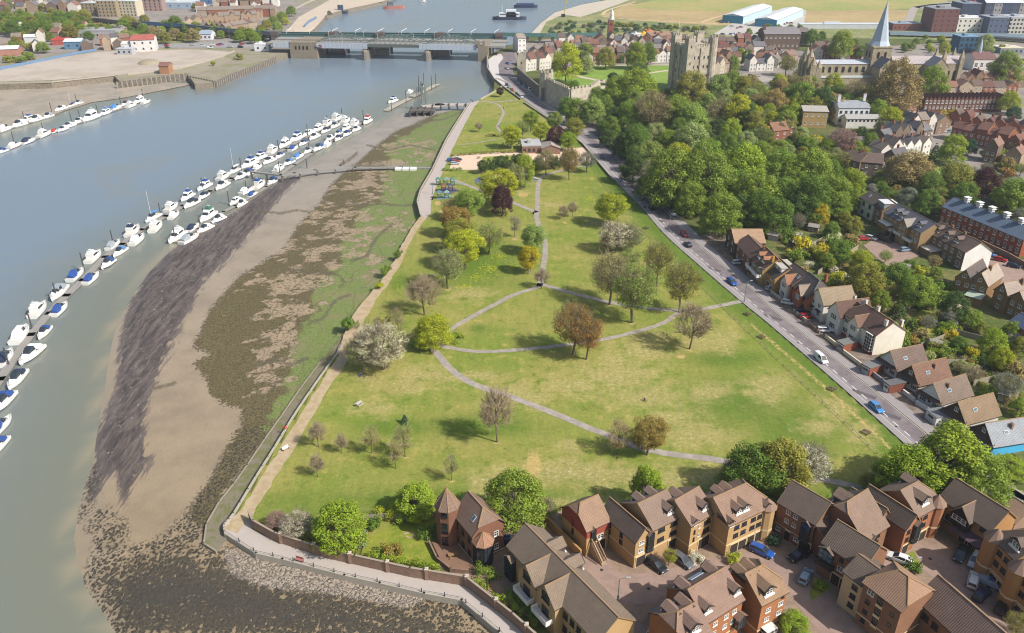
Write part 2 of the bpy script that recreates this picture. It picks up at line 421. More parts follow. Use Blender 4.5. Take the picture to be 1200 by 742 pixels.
hh = mth(n, l, 'ADD', hh, mth(n, l, 'MULTIPLY', edge(attr(n, 'veg'),3.2, nE, .35), mth(n, l, 'MULTIPLY_ADD', bm, -.35,.35)))
l.new(bump(n, l, hh, .55,.8), b.inputs['Normal'])
keep = (dW > -14)
landpoly = [tuple(G(x, y, -1.0))[:2] for x, y in WALL]+[(60,470),(60,60)]
keep &= sdf(pts, landpoly) < 1.6
fs = grid_mesh('mudflat', X, Y, Z, keep, A, m); kind(fs, 'structure')
# ---- river
gx = np.concatenate([np.arange(-1500,-320,60), np.arange(-320,200,7), np.arange(200,900,60)]); gy = np.concatenate([np.arange(30,560,7), np.arange(560,2600,60)])
X, Y = np.meshgrid(gx, gy); pts = np.stack([X.ravel(), Y.ravel()], 1)
WW = [tuple(G(x, y, WATER_Z))[:2] for x, y in [(-200,200),(0,153),(66,133),(107,120),(143,115),(179,108),(215,100)]]
shore = np.minimum(pldist(pts, W2), pldist(pts, WW))
m, n, l, b = nodes('river_water'); pos = geo(n)
sh = attr(n, 'shore')
wn = noise(n, l, pos, .03,3,.5); w0 = noise(n, l, pos, .12,5,.7)
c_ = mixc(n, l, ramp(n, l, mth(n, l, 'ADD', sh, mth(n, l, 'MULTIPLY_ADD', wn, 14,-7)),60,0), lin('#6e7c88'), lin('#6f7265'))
c_ = mixc(n, l, ramp(n, l, mth(n, l, 'ADD', sh, mth(n, l, 'MULTIPLY_ADD', w0,2.4,-1.2)),5,0), c_, lin('#87806c'))
wn2 = noise(n, l, pos, .011,5,.65,1.5)
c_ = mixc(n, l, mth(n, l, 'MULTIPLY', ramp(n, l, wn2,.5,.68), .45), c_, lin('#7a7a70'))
l.new(c_, b.inputs['Base Color']); b.inputs['Roughness'].default_value = .22; b.inputs['IOR'].default_value = 1.33
b.inputs['Specular IOR Level'].default_value = .5
w1 = noise(n, l, pos, .9,4,.6); w2_ = noise(n, l, pos, .12,3,.6)
hh = mth(n, l, 'ADD', mth(n, l, 'MULTIPLY', w1,.28), mth(n, l, 'MULTIPLY', w2_, .06))
l.new(bump(n, l, hh, .35,.35), b.inputs['Normal'])
kind(grid_mesh('river', X, Y, np.full(X.shape, WATER_Z), np.ones(X.size, bool), {'shore': np.clip(shore, 0,100)}, m),'structure')
# ---- land
M_ground = None
def grassy(name, a, b2, c3, big=.05, fine=1.2, bmp=.12):
    m, n, l, b = nodes(name); pos = geo(n)
    n1 = noise(n, l, pos, big, 6,.62); n2 = noise(n, l, pos, fine, 4,.7); n3 = noise(n, l, pos, big*5,4,.6)
    c = mixc(n, l, ramp(n, l, n1,.38,.62), lin(a), lin(b2)); c = mixc(n, l, ramp(n, l, n3,.56,.72), c, lin(c3))
    c = mixc(n, l, 1.0, c, mth(n, l, 'MULTIPLY_ADD', n2,.7,.65),'MULTIPLY')
    l.new(c, b.inputs['Base Color']); b.inputs['Roughness'].default_value = .9; b.inputs['Specular IOR Level'].default_value = .15
    l.new(bump(n, l, n2, bmp), b.inputs['Normal']); MATS[name] = m
    return m
M_soil = grassy('rough_ground','#4c5a2c','#5f6238','#746a4c', .06,.8,.3)
EAST = [(605,765),(585,740),(541,703),(497,695),(445,683),(403,674),(331,655),(300,648),(264,625),(264,616),(274,604),(300,560),(322,525),(345,487),(372,447),(395,415),(402,402),(406,385),(425,362),(440,342),(455,322),(465,303),(476,280),(487,260),(493,250),(489,237),(493,224),(507,200),(523,165),(535,145),(550,122),(560,119),(578,108),(580,92),(573,80),(571,68),(578,62),(600,52),(615,46),(625,42),(632,30),(640,22),(655,14),(680,6),(705,1)]
E2 = [G(x, y) for x, y in EAST]+[Vector((330,2600,0)), Vector((2600,2600,0)), Vector((2600,20,0)), Vector((5,20,0)), Vector((5,60,0))]
M_wall = mat('river_wall_stone','#8a8072', .85,.35,.8, col2='#6c6558', bmp=.1)
mb = MB(); mb.prism([(p.x, p.y) for p in E2], -6,-.12,0, mside=1)
kind(mb.build('ground',[M_soil, M_wall]),'structure')
WEST = [(-80,101),(60,97),(134,89),(140,95),(220,87),(228,98),(250,96),(275,85),(300,76),(322,66),(345,60),(358,42),(372,30),(382,18),(400,12),(430,6),(455,0)]
Wl = [G(x, y) for x, y in WEST]; wy = Wl[0].y
W3 = [Vector((-2600, wy, 0))]+Wl+[Vector((-160,2600,0)), Vector((-2600,2600,0))]
mb = MB(); mb.prism([(p.x, p.y) for p in W3], -6,-.12,0, mside=1)
kind(mb.build('west_bank',[mat('bank_earth','#8f8577', .95,.2,.08, col2='#7a7a5c'), M_wall]),'structure')
mudw = mat('far_mud','#9d9283', .7,.15,.08, col2='#8b8377')
o = sheet('far_mudflat',[(-120,172),(0,153),(66,133),(107,120),(143,115),(179,108),(215,101),(226,98),(137,94),(60,97),(-120,102)], mudw, -3.7)
# ---- park lawn with worn patches, tracks and meadow
PARK = [(268,622),(276,606),(302,560),(324,525),(347,487),(374,447),(397,415),(404,402),(414,380),(428,362),(443,342),(458,322),(468,303),(479,280),(490,260),(498,248),(500,235),(510,205),(525,175),(540,145),(553,121),(563,116),(590,98),(612,112),(656,148),(684,170),(720,212),(754,247),(779,276),(818,311),(869,355),(900,380),(982,451),(1064,525),(1120,570),(1180,560),(1240,610),(1110,650),(960,640),(850,640),(655,620),(600,640),(520,612),(400,640),(290,622)]
p2 = [tuple(G(x, y))[:2] for x, y in PARK]
gx = np.arange(-80,150,0.9); gy = np.arange(110,560,0.9); X, Y = np.meshgrid(gx, gy); pts = np.stack([X.ravel(), Y.ravel()], 1)
ins = sdf(pts, p2); pp, sc_ = proj(pts[:, 0], pts[:, 1], np.zeros(len(pts)))
WORN = [(612,463,40,14),(672,452,45,13),(725,440,60,22),(760,465,55,16),(790,490,40,12),(810,510,60,14),(720,425,30,14),(752,412,45,12),(820,400,28,12),(845,400,24,16),(495,440,50,12),(440,480,28,10),(470,450,35,16),(665,523,14,10),(640,555,70,12),(700,590,90,10),(540,440,30,6),(980,480,26,18),(1010,510,20,16),(960,500,30,10),(550,345,30,8),(430,440,18,12),(650,240,22,3),(705,262,20,5),(760,395,30,8),(640,590,60,8),(610,225,9,4),(900,455,30,20),(830,460,30,12),(570,440,22,6)]
DIRT = [(625,545,12,22),(618,560,10,12),(613,228,9,4),(655,196,16,3),(662,261,4,2),(798,418,8,3),(700,385,4,2),(521,248,8,4),(513,238,5,4)]
wrn = np.full(len(pts),-3.0); drt = np.full(len(pts),-3.0)
for e in WORN: wrn = np.maximum(wrn, ell(pp, *e))
for e in DIRT: drt = np.maximum(drt, ell(pp, *e))
track = pldist(pp, [(880,380),(908,403.5),(975,461),(1053,534),(1062,545)])/sc_
drt = np.maximum(drt, .55-track/1.1)
for q in [(583,519),(808,410),(723,534),(758,534),(671,416),(687,422),(741,379),(796,367),(714,358),(525,339),(588,254),(436,532),(475,536),(373,560),(529,564),(450,435),(603,280)]: drt = np.maximum(drt, ell(pp, *q, 5,2.2)*.9)
track = pldist(pp, [(560,565),(640,552),(760,560),(860,556)])/sc_; wrn = np.maximum(wrn, 1-track/3)
FLW = [(560,325,26,9),(585,300,22,12),(545,335,22,6),(600,312,14,8),(690,232,14,8),(575,315,30,16),(470,338,12,12)]
flw = np.full(len(pts),-3.0)
for e in FLW: flw = np.maximum(flw, ell(pp, *e))
LUSH = [(850,420,60,14),(560,385,14,6),(470,500,60,12),(930,500,70,35),(470,335,14,16),(600,590,400,22),(560,310,60,34),(800,590,500,24),(450,405,60,8),(870,470,90,40),(560,500,90,16),(700,560,200,8)]
lsh = np.full(len(pts),-3.0)
for e in LUSH: lsh = np.maximum(lsh, ell(pp, *e))
rdl = [(684,169),(720,211),(754,246),(779,275),(818,310),(869,354),(900,379),(982,450),(1064,524)]
drd = pldist(pp, rdl)/sc_
lsh = np.maximum(lsh, np.where(drd < 5.5,1.2-drd/5,-3))
m, n, l, b = nodes('park_grass'); pos = geo(n)
n1 = noise(n, l, pos, .045,6,.6); n2 = noise(n, l, pos, 1.1,5,.72); n3 = noise(n, l, pos, .25,5,.65); n4 = noise(n, l, pos, 3.5,3,.6)
mpp = n.new('ShaderNodeMapping'); mpp.inputs['Scale'].default_value = (.9,.12,1); mpp.inputs['Rotation'].default_value = (0,0, R(-34)); l.new(pos, mpp.inputs[0])
n5 = noise(n, l, mpp.outputs[0], .8,2,.5)
c_ = mixc(n, l, ramp(n, l, n1,.36,.64), lin('#727f36'), lin('#888647'))
c_ = mixc(n, l, ramp(n, l, n3,.52,.72), c_, lin('#9a9050'))
c_ = mixc(n, l, ramp(n, l, n3,.46,.30), c_, lin('#647331'))
c_ = mixc(n, l, ramp(n, l, mth(n, l, 'ADD', attr(n, 'lush'), mth(n, l, 'MULTIPLY_ADD', n3,2,-1)),-.3,.9), c_, lin('#5b702b'))
c_ = mixc(n, l, mth(n, l, 'MULTIPLY', ramp(n, l, mth(n, l, 'ADD', attr(n, 'worn'), mth(n, l, 'MULTIPLY_ADD', n3,3.4,-1.5)),-.3,1.0), .85), c_, mixc(n, l, ramp(n, l, n2,.35,.7), lin('#918a4e'), lin('#a09568')))
c_ = mixc(n, l, ramp(n, l, mth(n, l, 'ADD', attr(n, 'worn'), mth(n, l, 'MULTIPLY_ADD', n2,5.0,-3.3)), .2,1.1), c_, lin('#a99e7c'))
c_ = mixc(n, l, ramp(n, l, mth(n, l, 'ADD', attr(n, 'dirt'), mth(n, l, 'MULTIPLY_ADD', n2,1.6,-.9)),-.1,.5), c_, lin('#a99560'))
c_ = mixc(n, l, ramp(n, l, mth(n, l, 'ADD', attr(n, 'flower'), mth(n, l, 'MULTIPLY_ADD', n2,4.5,-2.9)),0,.8), c_, lin('#a09f20'))
c_ = mixc(n, l, 1.0, c_, mth(n, l, 'MULTIPLY_ADD', n2,.8,.60),'MULTIPLY')
c_ = mixc(n, l, 1.0, c_, mth(n, l, 'MULTIPLY_ADD', n4,.7,.65),'MULTIPLY')
c_ = mixc(n, l, 1.0, c_, mth(n, l, 'MULTIPLY_ADD', n5,.34,.83),'MULTIPLY')
c_ = mixc(n, l, ramp(n, l, n4,.70,.76), c_, lin('#3f5a22'))
l.new(c_, b.inputs['Base Color']); b.inputs['Roughness'].default_value = .95; b.inputs['Specular IOR Level'].default_value = .1
l.new(bump(n, l, mth(n, l, 'ADD', n2, mth(n, l, 'MULTIPLY', n3,1.5)), .25,.6), b.inputs['Normal'])
kind(grid_mesh('park_lawn', X, Y, np.full(X.shape, -.04)+0*X, ins > -.45, {'worn': wrn, 'dirt': drt, 'flower': flw, 'lush': lsh}, m),'structure')
# ---- surfaces
M_tarmac = mat('grey_path_tarmac','#8f877f', .9,.22,.5, col2='#9b9288')
M_sandp = mat('sandy_path_gravel','#ab9a7e', .95,.15,.5, col2='#9d8a6b')
M_conc = mat('promenade_concrete','#a89f98', .85,.12,.3, bmp=.02)
M_road = mat('road_asphalt','#6f6668', .85,.18,.2, col2='#7b7274')
M_pave = mat('pavement_slabs','#8f8988', .88,.12,.4)
M_line = mat('white_road_paint','#cfcdc8', .7,.1,3)
M_yel = mat('cream_road_paint','#c9bda0', .7,.1,3)
M_block = mat('block_paving','#978175', .85,.18,.5, col2='#89756a')
M_block2 = mat('block_paving_bay','#857264', .85,.18,.5, col2='#907c66')
M_kerb = mat('kerb_stone','#a49e98', .8,.1,1)
# promenade (concrete) and river path
sheet('promenade',[(505,250),(505,235),(515,210),(530,175),(545,145),(556,125),(562,118),(552,120),(550,122),(535,145),(523,165),(507,200),(493,224),(489,237),(493,252),(499,256)], M_conc, .02)
ribbon('sandy_path',[(270,622),(285,606),(304,576),(331,534),(359,487),(385,445),(402,420),(411,397),(420,373),(434,352),(449,333),(461,315),(471,296),(481,276),(492,260),(501,248)], [3.2,2.9,2.9,2.9,3.2,4.6,4.2,3.2,2.7,2.6,2.6,2.6], M_sandp, .0,.28,6)
sheet('quay_walk',[(264,625),(300,648),(331,655),(403.5,674),(445,683),(497,695),(541,703),(585,740),(605,765),(645,770),(600,728.6),(546,686),(481,675.6),(416.5,661),(383,653.6),(323,634),(296,621),(294,606),(280,600),(262,616)], M_conc, -.03)
for i, (pl, wd) in enumerate([([(488,396),(502,402),(515,418),(530,434),(555,450),(600,465.5),(651,485),(702,506),(764,528),(838,538.5),(880,548)], 2.3),
    ([(508,404),(530,385),(560,367.5),(600,346.5),(628,337),(633,332)], 2.0),
    ([(632,336),(636,316),(639,295),(637,278),(629,256),(630,240),(630,225),(632,212),(638.5,205.5),(656,200.5),(677,195),(690,196)], 2.2),
    ([(634,333),(655,339),(677,345),(718,355),(755,360.5),(789,363.5),(820,362.5),(869,353)], 2.2),
    ([(512,404),(530,408),(560,412),(600,410.5),(651,405.5),(707.5,397.5),(753.6,386.5),(779,377.5),(793,368),(812,362)], 1.9),
    ([(521,208),(540,214),(554,219.6),(575.5,228),(602.5,238),(629,249)], 2.4),
    ([(562,119),(582,119.5),(607,117)], 2.4),([(574,120),(582,122),(588,127),(590,133),(587,140),(583,149),(588.5,156)], 1.7),([(537,170),(560,167),(582,163)], 1.2),
    ([(955,561),(985,566),(1010,572)], 2.0),([(1130,560),(1165,566),(1215,590)], 3.0)]):
    ribbon('park_path', pl, wd*.87, M_tarmac, .0,.09,6)
# car park, playground surfaces
sheet('gravel_car_park',[(527,198),(531,181),(612,177),(660,174),(700,172),(690,192),(672,193),(640,190),(600,182),(566,184),(560,199),(540,199)], mat('pale_gravel','#c9b39c', .95,.08,.4), .0)
for i, (pl, c) in enumerate([([(556,211),(560,208),(572,208),(574,213),(570,216),(557,216)], '#55617a'),([(514,222),(520,219),(533,220),(536,224),(530,227),(516,226)], '#5b5a6a'),([(512,231),(525,230),(526,233),(512,234)], '#7d8f94'),([(610,212),(612,209),(628,208),(629,212),(622,214),(612,214)], '#7c8082')]):
    sheet('play_surface', pl, mat('rubber_surface_%d' % i, c, .8,.1,1), .03)
kind(ribbon('flower_bed',[(572.5,160),(578,158),(586,160)], 5, mat('bed_soil','#4c5a2a', .9,.3,1), .02),'structure')
# ---- the main road
RL = [(580,92),(590,96),(600,104),(615,118),(640,136),(663,152),(684,169),(702,190),(720,211),(754,246),(779,275),(818,310),(869,354),(900,379),(982,450),(1064,524),(1110,566),(1160,612)]
RR = [(596,86),(605,92),(611,97),(633,114),(655,130),(678,146),(702,162),(716,170),(728,180),(743,200),(784,241),(830,287),(900,344),(913,360),(1010,436),(1095,503),(1140,540),(1190,585)]
Lp = resample(smooth_line([G(*p) for p in RL], 3),3.0); Rp = smooth_line([G(*p) for p in RR], 3)
def nearest(p, pl):
    best = None
    for a, b in zip(pl, pl[1:]):
        e = b-a; t = max(0, min(1,(p-a).dot(e)/e.length_squared)); q = a+e*t; d = (q-p).length
        if best is None or d < best[0]: best = (d, q)
    return best[1]
Rn = [nearest(p, Rp) for p in Lp]
def lane(name, f0, f1, m_, z, dash=None, w_=None, top=None):
    fs = []; V = []
    n_ = len(Lp)
    for i in range(n_):
        a = Lp[i]+(Rn[i]-Lp[i])*f0; b = Lp[i]+(Rn[i]-Lp[i])*f1
        if w_: mid = (a+b)/2; d = (Rn[i]-Lp[i]).normalized(); a = mid-d*w_/2; b = mid+d*w_/2
        V += [(a.x, a.y, z),(b.x, b.y, z)]
    for i in range(n_-1):
        if dash is None or i % dash[0] < dash[1]: fs.append((2*i, 2*i+1,2*i+3,2*i+2))
    return kind(mesh_obj(name, V, fs, m_),'structure')
def lanebox(name, f0, f1, m_, z0, z1):
    V = []; fs = []
    for i in range(len(Lp)):
        a = Lp[i]+(Rn[i]-Lp[i])*f0; b = Lp[i]+(Rn[i]-Lp[i])*f1
        V += [(a.x, a.y, z0),(a.x, a.y, z1),(b.x, b.y, z1),(b.x, b.y, z0)]
    for i in range(len(Lp)-1):
        k = 4*i
        for a, b in ((0,1),(1,2),(2,3)): fs.append((k+a, k+b, k+4+b, k+4+a))
    return kind(mesh_obj(name, V, fs, m_),'structure')
lane('road', .0,1, M_road, .0)
lanebox('pavement', .0,.155, M_pave, -.02,.12); lanebox('pavement', .735,1, M_pave, -.02,.12)
lanebox('kerb', .155,.17, M_kerb, -.02,.135); lanebox('kerb', .72,.735, M_kerb, -.02,.135)
lane('lighter_road_strip', .17,.29, mat('worn_asphalt','#878183', .88,.12,.3), .006)
Lp2, Rn2 = Lp, Rn
def subdiv(pl, k): return [pl[i]+(pl[i+1]-pl[i])*(j/k) for i in range(len(pl)-1) for j in range(k)]+[pl[-1]]
Lp = subdiv(Lp2,3); Rn = subdiv(Rn2,3)
lane('road_marking', .285,.315, M_line, .012,(4,2), .22)
lane('road_marking', .70,.70, M_yel, .012, None, .14); lane('road_marking', .185,.185, M_line, .012, None, .10)
Lp, Rn = Lp2, Rn2
sheet('road',[(596,100),(580,92),(573,82),(572,70),(582,63),(600,60),(616,60),(612,68),(604,74),(601,84),(611,98),(606,103)], M_road, -.01)
sheet('pavement',[(580,92),(573,82),(572,70),(580,64),(587,63),(590,68),(584,76),(585,88),(596,99),(594,103)], mat('pale_pavement','#bdb8b4', .85,.1,.3), .03)
sheet('side_road',[(690,140),(702,148),(708,160),(702,170),(684,160),(676,146)], M_road, .004)
for i, (x, y) in enumerate([(780,268),(845,322),(935,402),(1000,458),(1050,500),(705,668),(760,690),(868,672),(960,690),(1090,655),(1150,688),(722,200),(985,448)]):
    c = G(x, y); sheet('drain_cover',[c+Vector((.35*math.cos(a*PI/4), .35*math.sin(a*PI/4),0)) for a in range(8)], mat('iron_cover','#3a3838', .7,.1,2), .025, world=True)
for i, (x, y, a) in enumerate([(770,258,-44),(835,315,-42),(905,372,-40),(1012,462,-40),(1040,486,-40),(748,226,-46)]):
    c = G(x, y); q = [c+Vector((math.cos(R(a))*u*6-math.sin(R(a))*w_*1.6, math.sin(R(a))*u*6+math.cos(R(a))*w_*1.6,0)) for u, w_ in ((-.5,-.5),(.5,-.5),(.5,.5),(-.5,.5))]; sheet('road_patch', q, mat('patched_asphalt','#5b5557', .9,.15,.5), .008, world=True)
# white line round the lay-by, far roads
sheet('driveway_strip',[(818,278),(830,287),(900,344),(913,360),(1010,436),(1095,503),(1120,490),(1040,425),(985,385),(940,355),(905,322),(868,288),(842,270)], mat('front_yard_paving','#6f6259', .9,.25,.35, col2='#84776b'), .02)
# ---- estate ground
sheet('estate_paving',[(500,655),(520,640),(528,634),(560,612),(600,604),(655,612),(700,630),(760,625),(850,630),(905,618),(960,600),(1060,596),(1110,600),(1180,570),(1260,640),(1260,800),(720,800),(640,735),(560,690)], M_block2,-.02)
ribbon('estate_road',[(655,600),(672,622),(690,650),(702,676),(735,690),(790,684),(850,668),(905,664),(935,680),(955,705),(985,740),(1010,780)], 7.0, M_block, .01,0,6)
ribbon('estate_road',[(935,683),(955,660),(985,655),(1070,650),(1110,668),(1150,700),(1210,750)], 7.5, M_block, .012,0,6)
ribbon('estate_road',[(700,680),(715,720),(740,760)], 8.0, M_block, .014,0,6)
ribbon('side_lane',[(1080,610),(1130,560),(1170,572),(1230,612)], 5.0, mat('lane_asphalt','#6a6462', .9,.2,.4), .0,0,6)
M_gl = grassy('garden_grass','#6c7c2c','#848836','#a18a4e', .15,1.4,.15)
sheet('garden_lawn',[(423,650),(428,632),(457,616),(478,610),(508,612),(505,632),(514,660),(480,668)], M_gl, .01)
for pl in ([(1130,640),(1148,634),(1157,655),(1140,655)], [(1046,660),(1070,645),(1078,660),(1060,672)], [(948,696),(962,676),(975,688),(952,704)]):
    sheet('grass_bed', pl, M_gl, .03)
# ---- gardens behind the villas, castle lawns, town floor
M_garden = grassy('garden_ground','#4f5f2b','#6f6a42','#8d7f66', .12,1.0,.3)
sheet('garden_ground',[(870,285),(905,322),(985,385),(1040,420),(1120,490),(1200,540),(1300,560),(1300,340),(1180,330),(1110,310),(1000,290),(940,270),(900,262)], M_garden, .0)
M_gl2 = grassy('mown_grass','#6f8a3a','#7d9343','#8a9650', .05,.6,.05)
sheet('lawn',[(1015,330),(1040,318),(1060,325),(1055,340),(1030,342)], M_gl, .03)
sheet('lawn',[(1068,378),(1080,362),(1100,368),(1098,392),(1072,392)], M_gl, .03)
sheet('lawn',[(1050,225),(1075,208),(1100,196),(1125,205),(1100,228),(1070,232)], M_gl2,.03)
M_tfl = mat('town_ground','#8f8780', .9,.2,.05, col2='#7b746d')
sheet('court_road',[(1012,288),(1030,276),(1062,286),(1078,300),(1060,306),(1040,312)], M_block, .03)
sheet('court_road',[(1150,290),(1215,322),(1215,360),(1190,345),(1160,325),(1148,310)], M_block, .03)
sheet('town_floor',[(602,62),(612,50),(640,46),(740,44),(900,46),(935,60),(935,92),(900,92),(840,86),(780,80),(690,78),(640,78),(612,84)], M_tfl, .0)
sheet('town_floor',[(930,60),(1300,40),(1400,200),(1180,215),(1100,180),(1040,150),(1020,120),(950,110)], M_tfl, -.02)
# ---- castle bailey, fields, west bank surfaces
sheet('castle_lawn',[(652,100),(640,92),(646,84),(672,78),(720,76),(790,77),(792,100),(760,118),(700,116),(672,108)], M_gl2,.02)
for pl, wd in (([(640,78),(660,84),(680,90),(704,95),(712,99),(700,105)], 4),([(704,95),(740,89),(780,83),(800,82)], 3.4),([(640,80),(700,77),(800,76)], 3)):
    ribbon('castle_path', pl, wd, mat('pale_path','#b9a999', .9,.1,.4), .06,0,4)
sheet('castle_lawn',[(872,92),(885,90),(905,106),(895,118),(878,112)], M_gl2,.02)
sheet('street',[(860,88),(880,86),(905,92),(915,105),(905,104),(890,94)], mat('street_paving','#9c958e', .9,.1,.2), .04)
M_field = grassy('meadow_grass','#8a9152','#a09560','#9a8a63', .012,.12,.1)
M_fieldb = grassy('dry_grass','#a08c66','#a9966c','#8f8a55', .012,.12,.1)
M_scrub = grassy('scrub_grass','#6e7a4a','#8f8a60','#55663c', .03,.25,.5)
sheet('far_fields',[(632,43),(626,40),(634,26),(652,14),(684,5),(710,0),(740,-20),(1500,-20),(1500,60),(1060,46),(930,44),(840,44),(700,46)], M_scrub, .0)
sheet('dry_field',[(706,18),(735,5),(780,3),(900,8),(1075,12),(1070,24),(1040,28),(930,27),(840,30),(760,25)], M_fieldb, .03)
sheet('green_field',[(735,8),(765,0),(1110,-6),(1110,9),(1000,12),(860,14),(780,12)], M_field, .06)
for pl in ([(706,18),(712,12),(735,5),(745,2)], [(706,19),(740,23),(800,26),(840,28)], [(820,27),(840,20),(860,17)]):
    ribbon('dirt_track', pl, 4, mat('dirt_track','#bda682', .9,.1,.1), .1,0,4)
sheet('sandy_foreshore',[(620,42),(633,28),(650,15),(680,6),(712,0),(738,0),(700,14),(680,20),(660,17),(640,26),(632,40)], mat('pale_foreshore','#b5ab9b', .9,.15,.05), .03)
ribbon('far_road',[(1115,4),(1075,8),(1066,22),(1055,35)], 8, mat('far_road','#9a938d', .9,.1,.1), .1,0,4)
sheet('industrial_yard',[(836,40),(870,20),(905,12),(945,12),(940,40),(880,44)], mat('yard_concrete','#ada9a2', .9,.12,.05), .08)
sheet('water_meadow',[(1070,8),(1110,2),(1300,-4),(1300,14),(1130,15),(1095,14)], mat('wet_flats','#8e8f88', .8,.2,.03), .1)
# west
M_lot = mat('cleared_site_earth','#b0a59a', .95,.1,.03, col2='#a19689')
sheet('building_site',[(-80,84),(0,79),(60,69),(112,61),(150,59),(232,58),(270,61),(262,67),(215,78),(137,88),(60,94),(-80,98)], M_lot, -.05)
sheet('site_verge',[(137,88),(215,78),(262,67),(275,70),(250,80),(228,88),(222,86),(140,92)], mat('quay_verge','#938a7a', .9,.2,.1, col2='#8a8468'), .0)
sheet('west_town_floor',[(-120,79),(0,72),(110,58),(232,55),(330,58),(345,56),(358,42),(372,30),(382,18),(330,-6),(-200,-10)], M_tfl, -.08)
sheet('viaduct_scrub',[(84,30),(112,28),(172,38),(230,44),(228,50),(150,52),(110,44),(84,42)], M_scrub, .02)
sheet('far_road',[(180,49),(300,49),(345,52),(345,57),(300,56),(180,56)], mat('grey_road','#8d8a88', .9,.1,.1), .0)
sheet('sandy_flat',[(335,38),(350,20),(390,-2),(470,-8),(448,2),(400,12),(382,18),(372,30),(358,42),(345,52)], mat('pale_sand','#b9aa98', .9,.12,.05), .0)
# ------------------------------------------------------------------ walls and edges
M_parapet = mat('pale_coping','#a39c90', .8,.15,.8)
M_brickw = mat('garden_wall_brick','#8a7160', .9,.2,1.2, col2='#7a6456')
# stone apron under the river path
ap = [(266,632),(253,646),(239,637),(242,614),(257,588),(274,567),(290,545),(310,515),(330,487),(352,455),(375,425),(395,400),(404,388)]
inn = [(402,402),(395,415),(372,447),(345,487),(322,525),(300,560),(274,604),(264,616)]
mb = MB(); q = [G(x, y, -.7) for x, y in ap]+[G(x, y, -.2) for x, y in inn]; mb.prism([(p.x, p.y) for p in q], -5,-.72,0, mside=1)
kind(mb.build('stone_apron',[mat('apron_stone','#7a7262', .85,.3,.5, col2='#646540', bmp=.06), M_wall]),'structure')
mb = MB(); wall_along(mb, [G(x, y, -.7) for x, y in ap[1:11]], .3,-3,-.55); o = mb.build('river_wall',[mat('old_coping','#8c8375', .9,.3,.6)]); tag(o, 'low pale stone edging of the apron at the river point','wall'); o['at'] = G(245,600)
mb = MB(); wall_along(mb, smooth_line([G(x, y) for x, y in [(264,626),(263,616),(274,603),(300,560),(322,525),(345,487),(372,447),(395,415),(402,402)]], 3), .25,-1.2,.35,0,.03,0)
o = mb.build('river_wall',[M_parapet]); tag(o, 'low pale wall along the sandy riverside path','wall'); o['at'] = G(320,525)
mb = MB(); wall_along(mb, [G(x, y) for x, y in [(493,254),(489,238),(493,224),(507,200),(523,165),(535,145),(550,122)]], .4,-4,.95,0,.04,1)
o = mb.build('river_wall',[M_wall, M_parapet]); tag(o, 'long grey wall beside the concrete promenade above the marsh','wall'); o['at'] = G(523,165)
mb = MB(); wall_along(mb, [G(x, y) for x, y in [(563,117),(580,108),(590,101)]], .4,-2,.8); o = mb.build('river_wall',[M_parapet]); tag(o, 'pale low wall at the north tip of the park','wall'); o['at'] = G(575,110)
mb = MB(); wall_along(mb, [G(x, y) for x, y in [(571,66),(571,80),(579,93),(592,104),(610,117)]], .5,-6,.9,0,.05,1)
o = mb.build('river_wall',[M_wall, M_parapet]); tag(o, 'high curved river wall carrying the road towards the bridge','wall'); o['at'] = G(572,85)
mb = MB(); wall_along(mb, [G(x, y) for x, y in [(614,121),(656,149),(683,170),(719,212.5)]], .4,-.1,.8,0,.04,1)
o = mb.build('road_wall',[M_wall, M_parapet]); tag(o, 'low stone wall between the park and the upper road','wall'); o['at'] = G(660,150)
# promenade lower edge with stubby posts, upper brick wall with piers
qe = [G(x, y) for x, y in [(264,625),(300,648),(331,655),(403.5,674),(445,683),(497,695),(541,703),(585,740),(605,765)]]
root = thing('quay_wall','river wall under the lower promenade with short posts along its edge','wall', G(445,683))
mb = MB(); wall_along(mb, [p-root.location for p in qe], .45,-4.5,.12); mb.build('wall',[M_parapet], root)
mb = MB()
for p in resample(qe, 4.2):
    mb.tube(p-root.location+Vector((0,0,.1)), p-root.location+Vector((0,0,1.0)), .09,.08,5)
posts = mb
k_ = 0
pm = MB(); pm.tube((0,0,0),(0,0,.95), .1,.08,6); pme = pm.mesh('post',[mat('dark_metal','#3b3f43', .5,.1,2)])
for p in resample(qe, 4.2)[1:]:
    o = link('post', pme, root); o.location = p-root.location+Vector((0,0,.12))
mb = MB(); rr = [p-root.location for p in qe]
for a, b in zip(rr, rr[1:]): mb.bar(a+Vector((0,0,.6)), b+Vector((0,0,.6)), .04)
mb.build('chain_rail',[MATS['dark_metal']], root)
up = [G(x, y) for x, y in [(293,609),(298,619.5),(323,634),(383,653.6),(416.5,661),(481,675.6),(546,686),(600,728.6),(640,765)]]
root = thing('brick_wall','tall brown brick garden wall with piers beside the lower promenade','wall', G(481,675.6))
mb = MB(); wall_along(mb, [p-root.location for p in up], .3,0,2.1,0,.05,1); mb.build('wall',[M_brickw, mat('wall_coping','#96897a', .85,.1,1)], root)
pm = MB(); pm.box(-.3,.3,-.3,.3,0,2.4); pm.box(-.36,.36,-.36,.36,2.4,2.55,1); pm.box(-.2,.2,-.2,.2,2.55,2.7,1); pme = pm.mesh('pier',[M_brickw, mat('pier_cap','#b7ac9e', .85,.1,1)])
for p in resample(up[1:], 7.4)[1:]:
    o = link('pier', pme, root); o.location = p-root.location
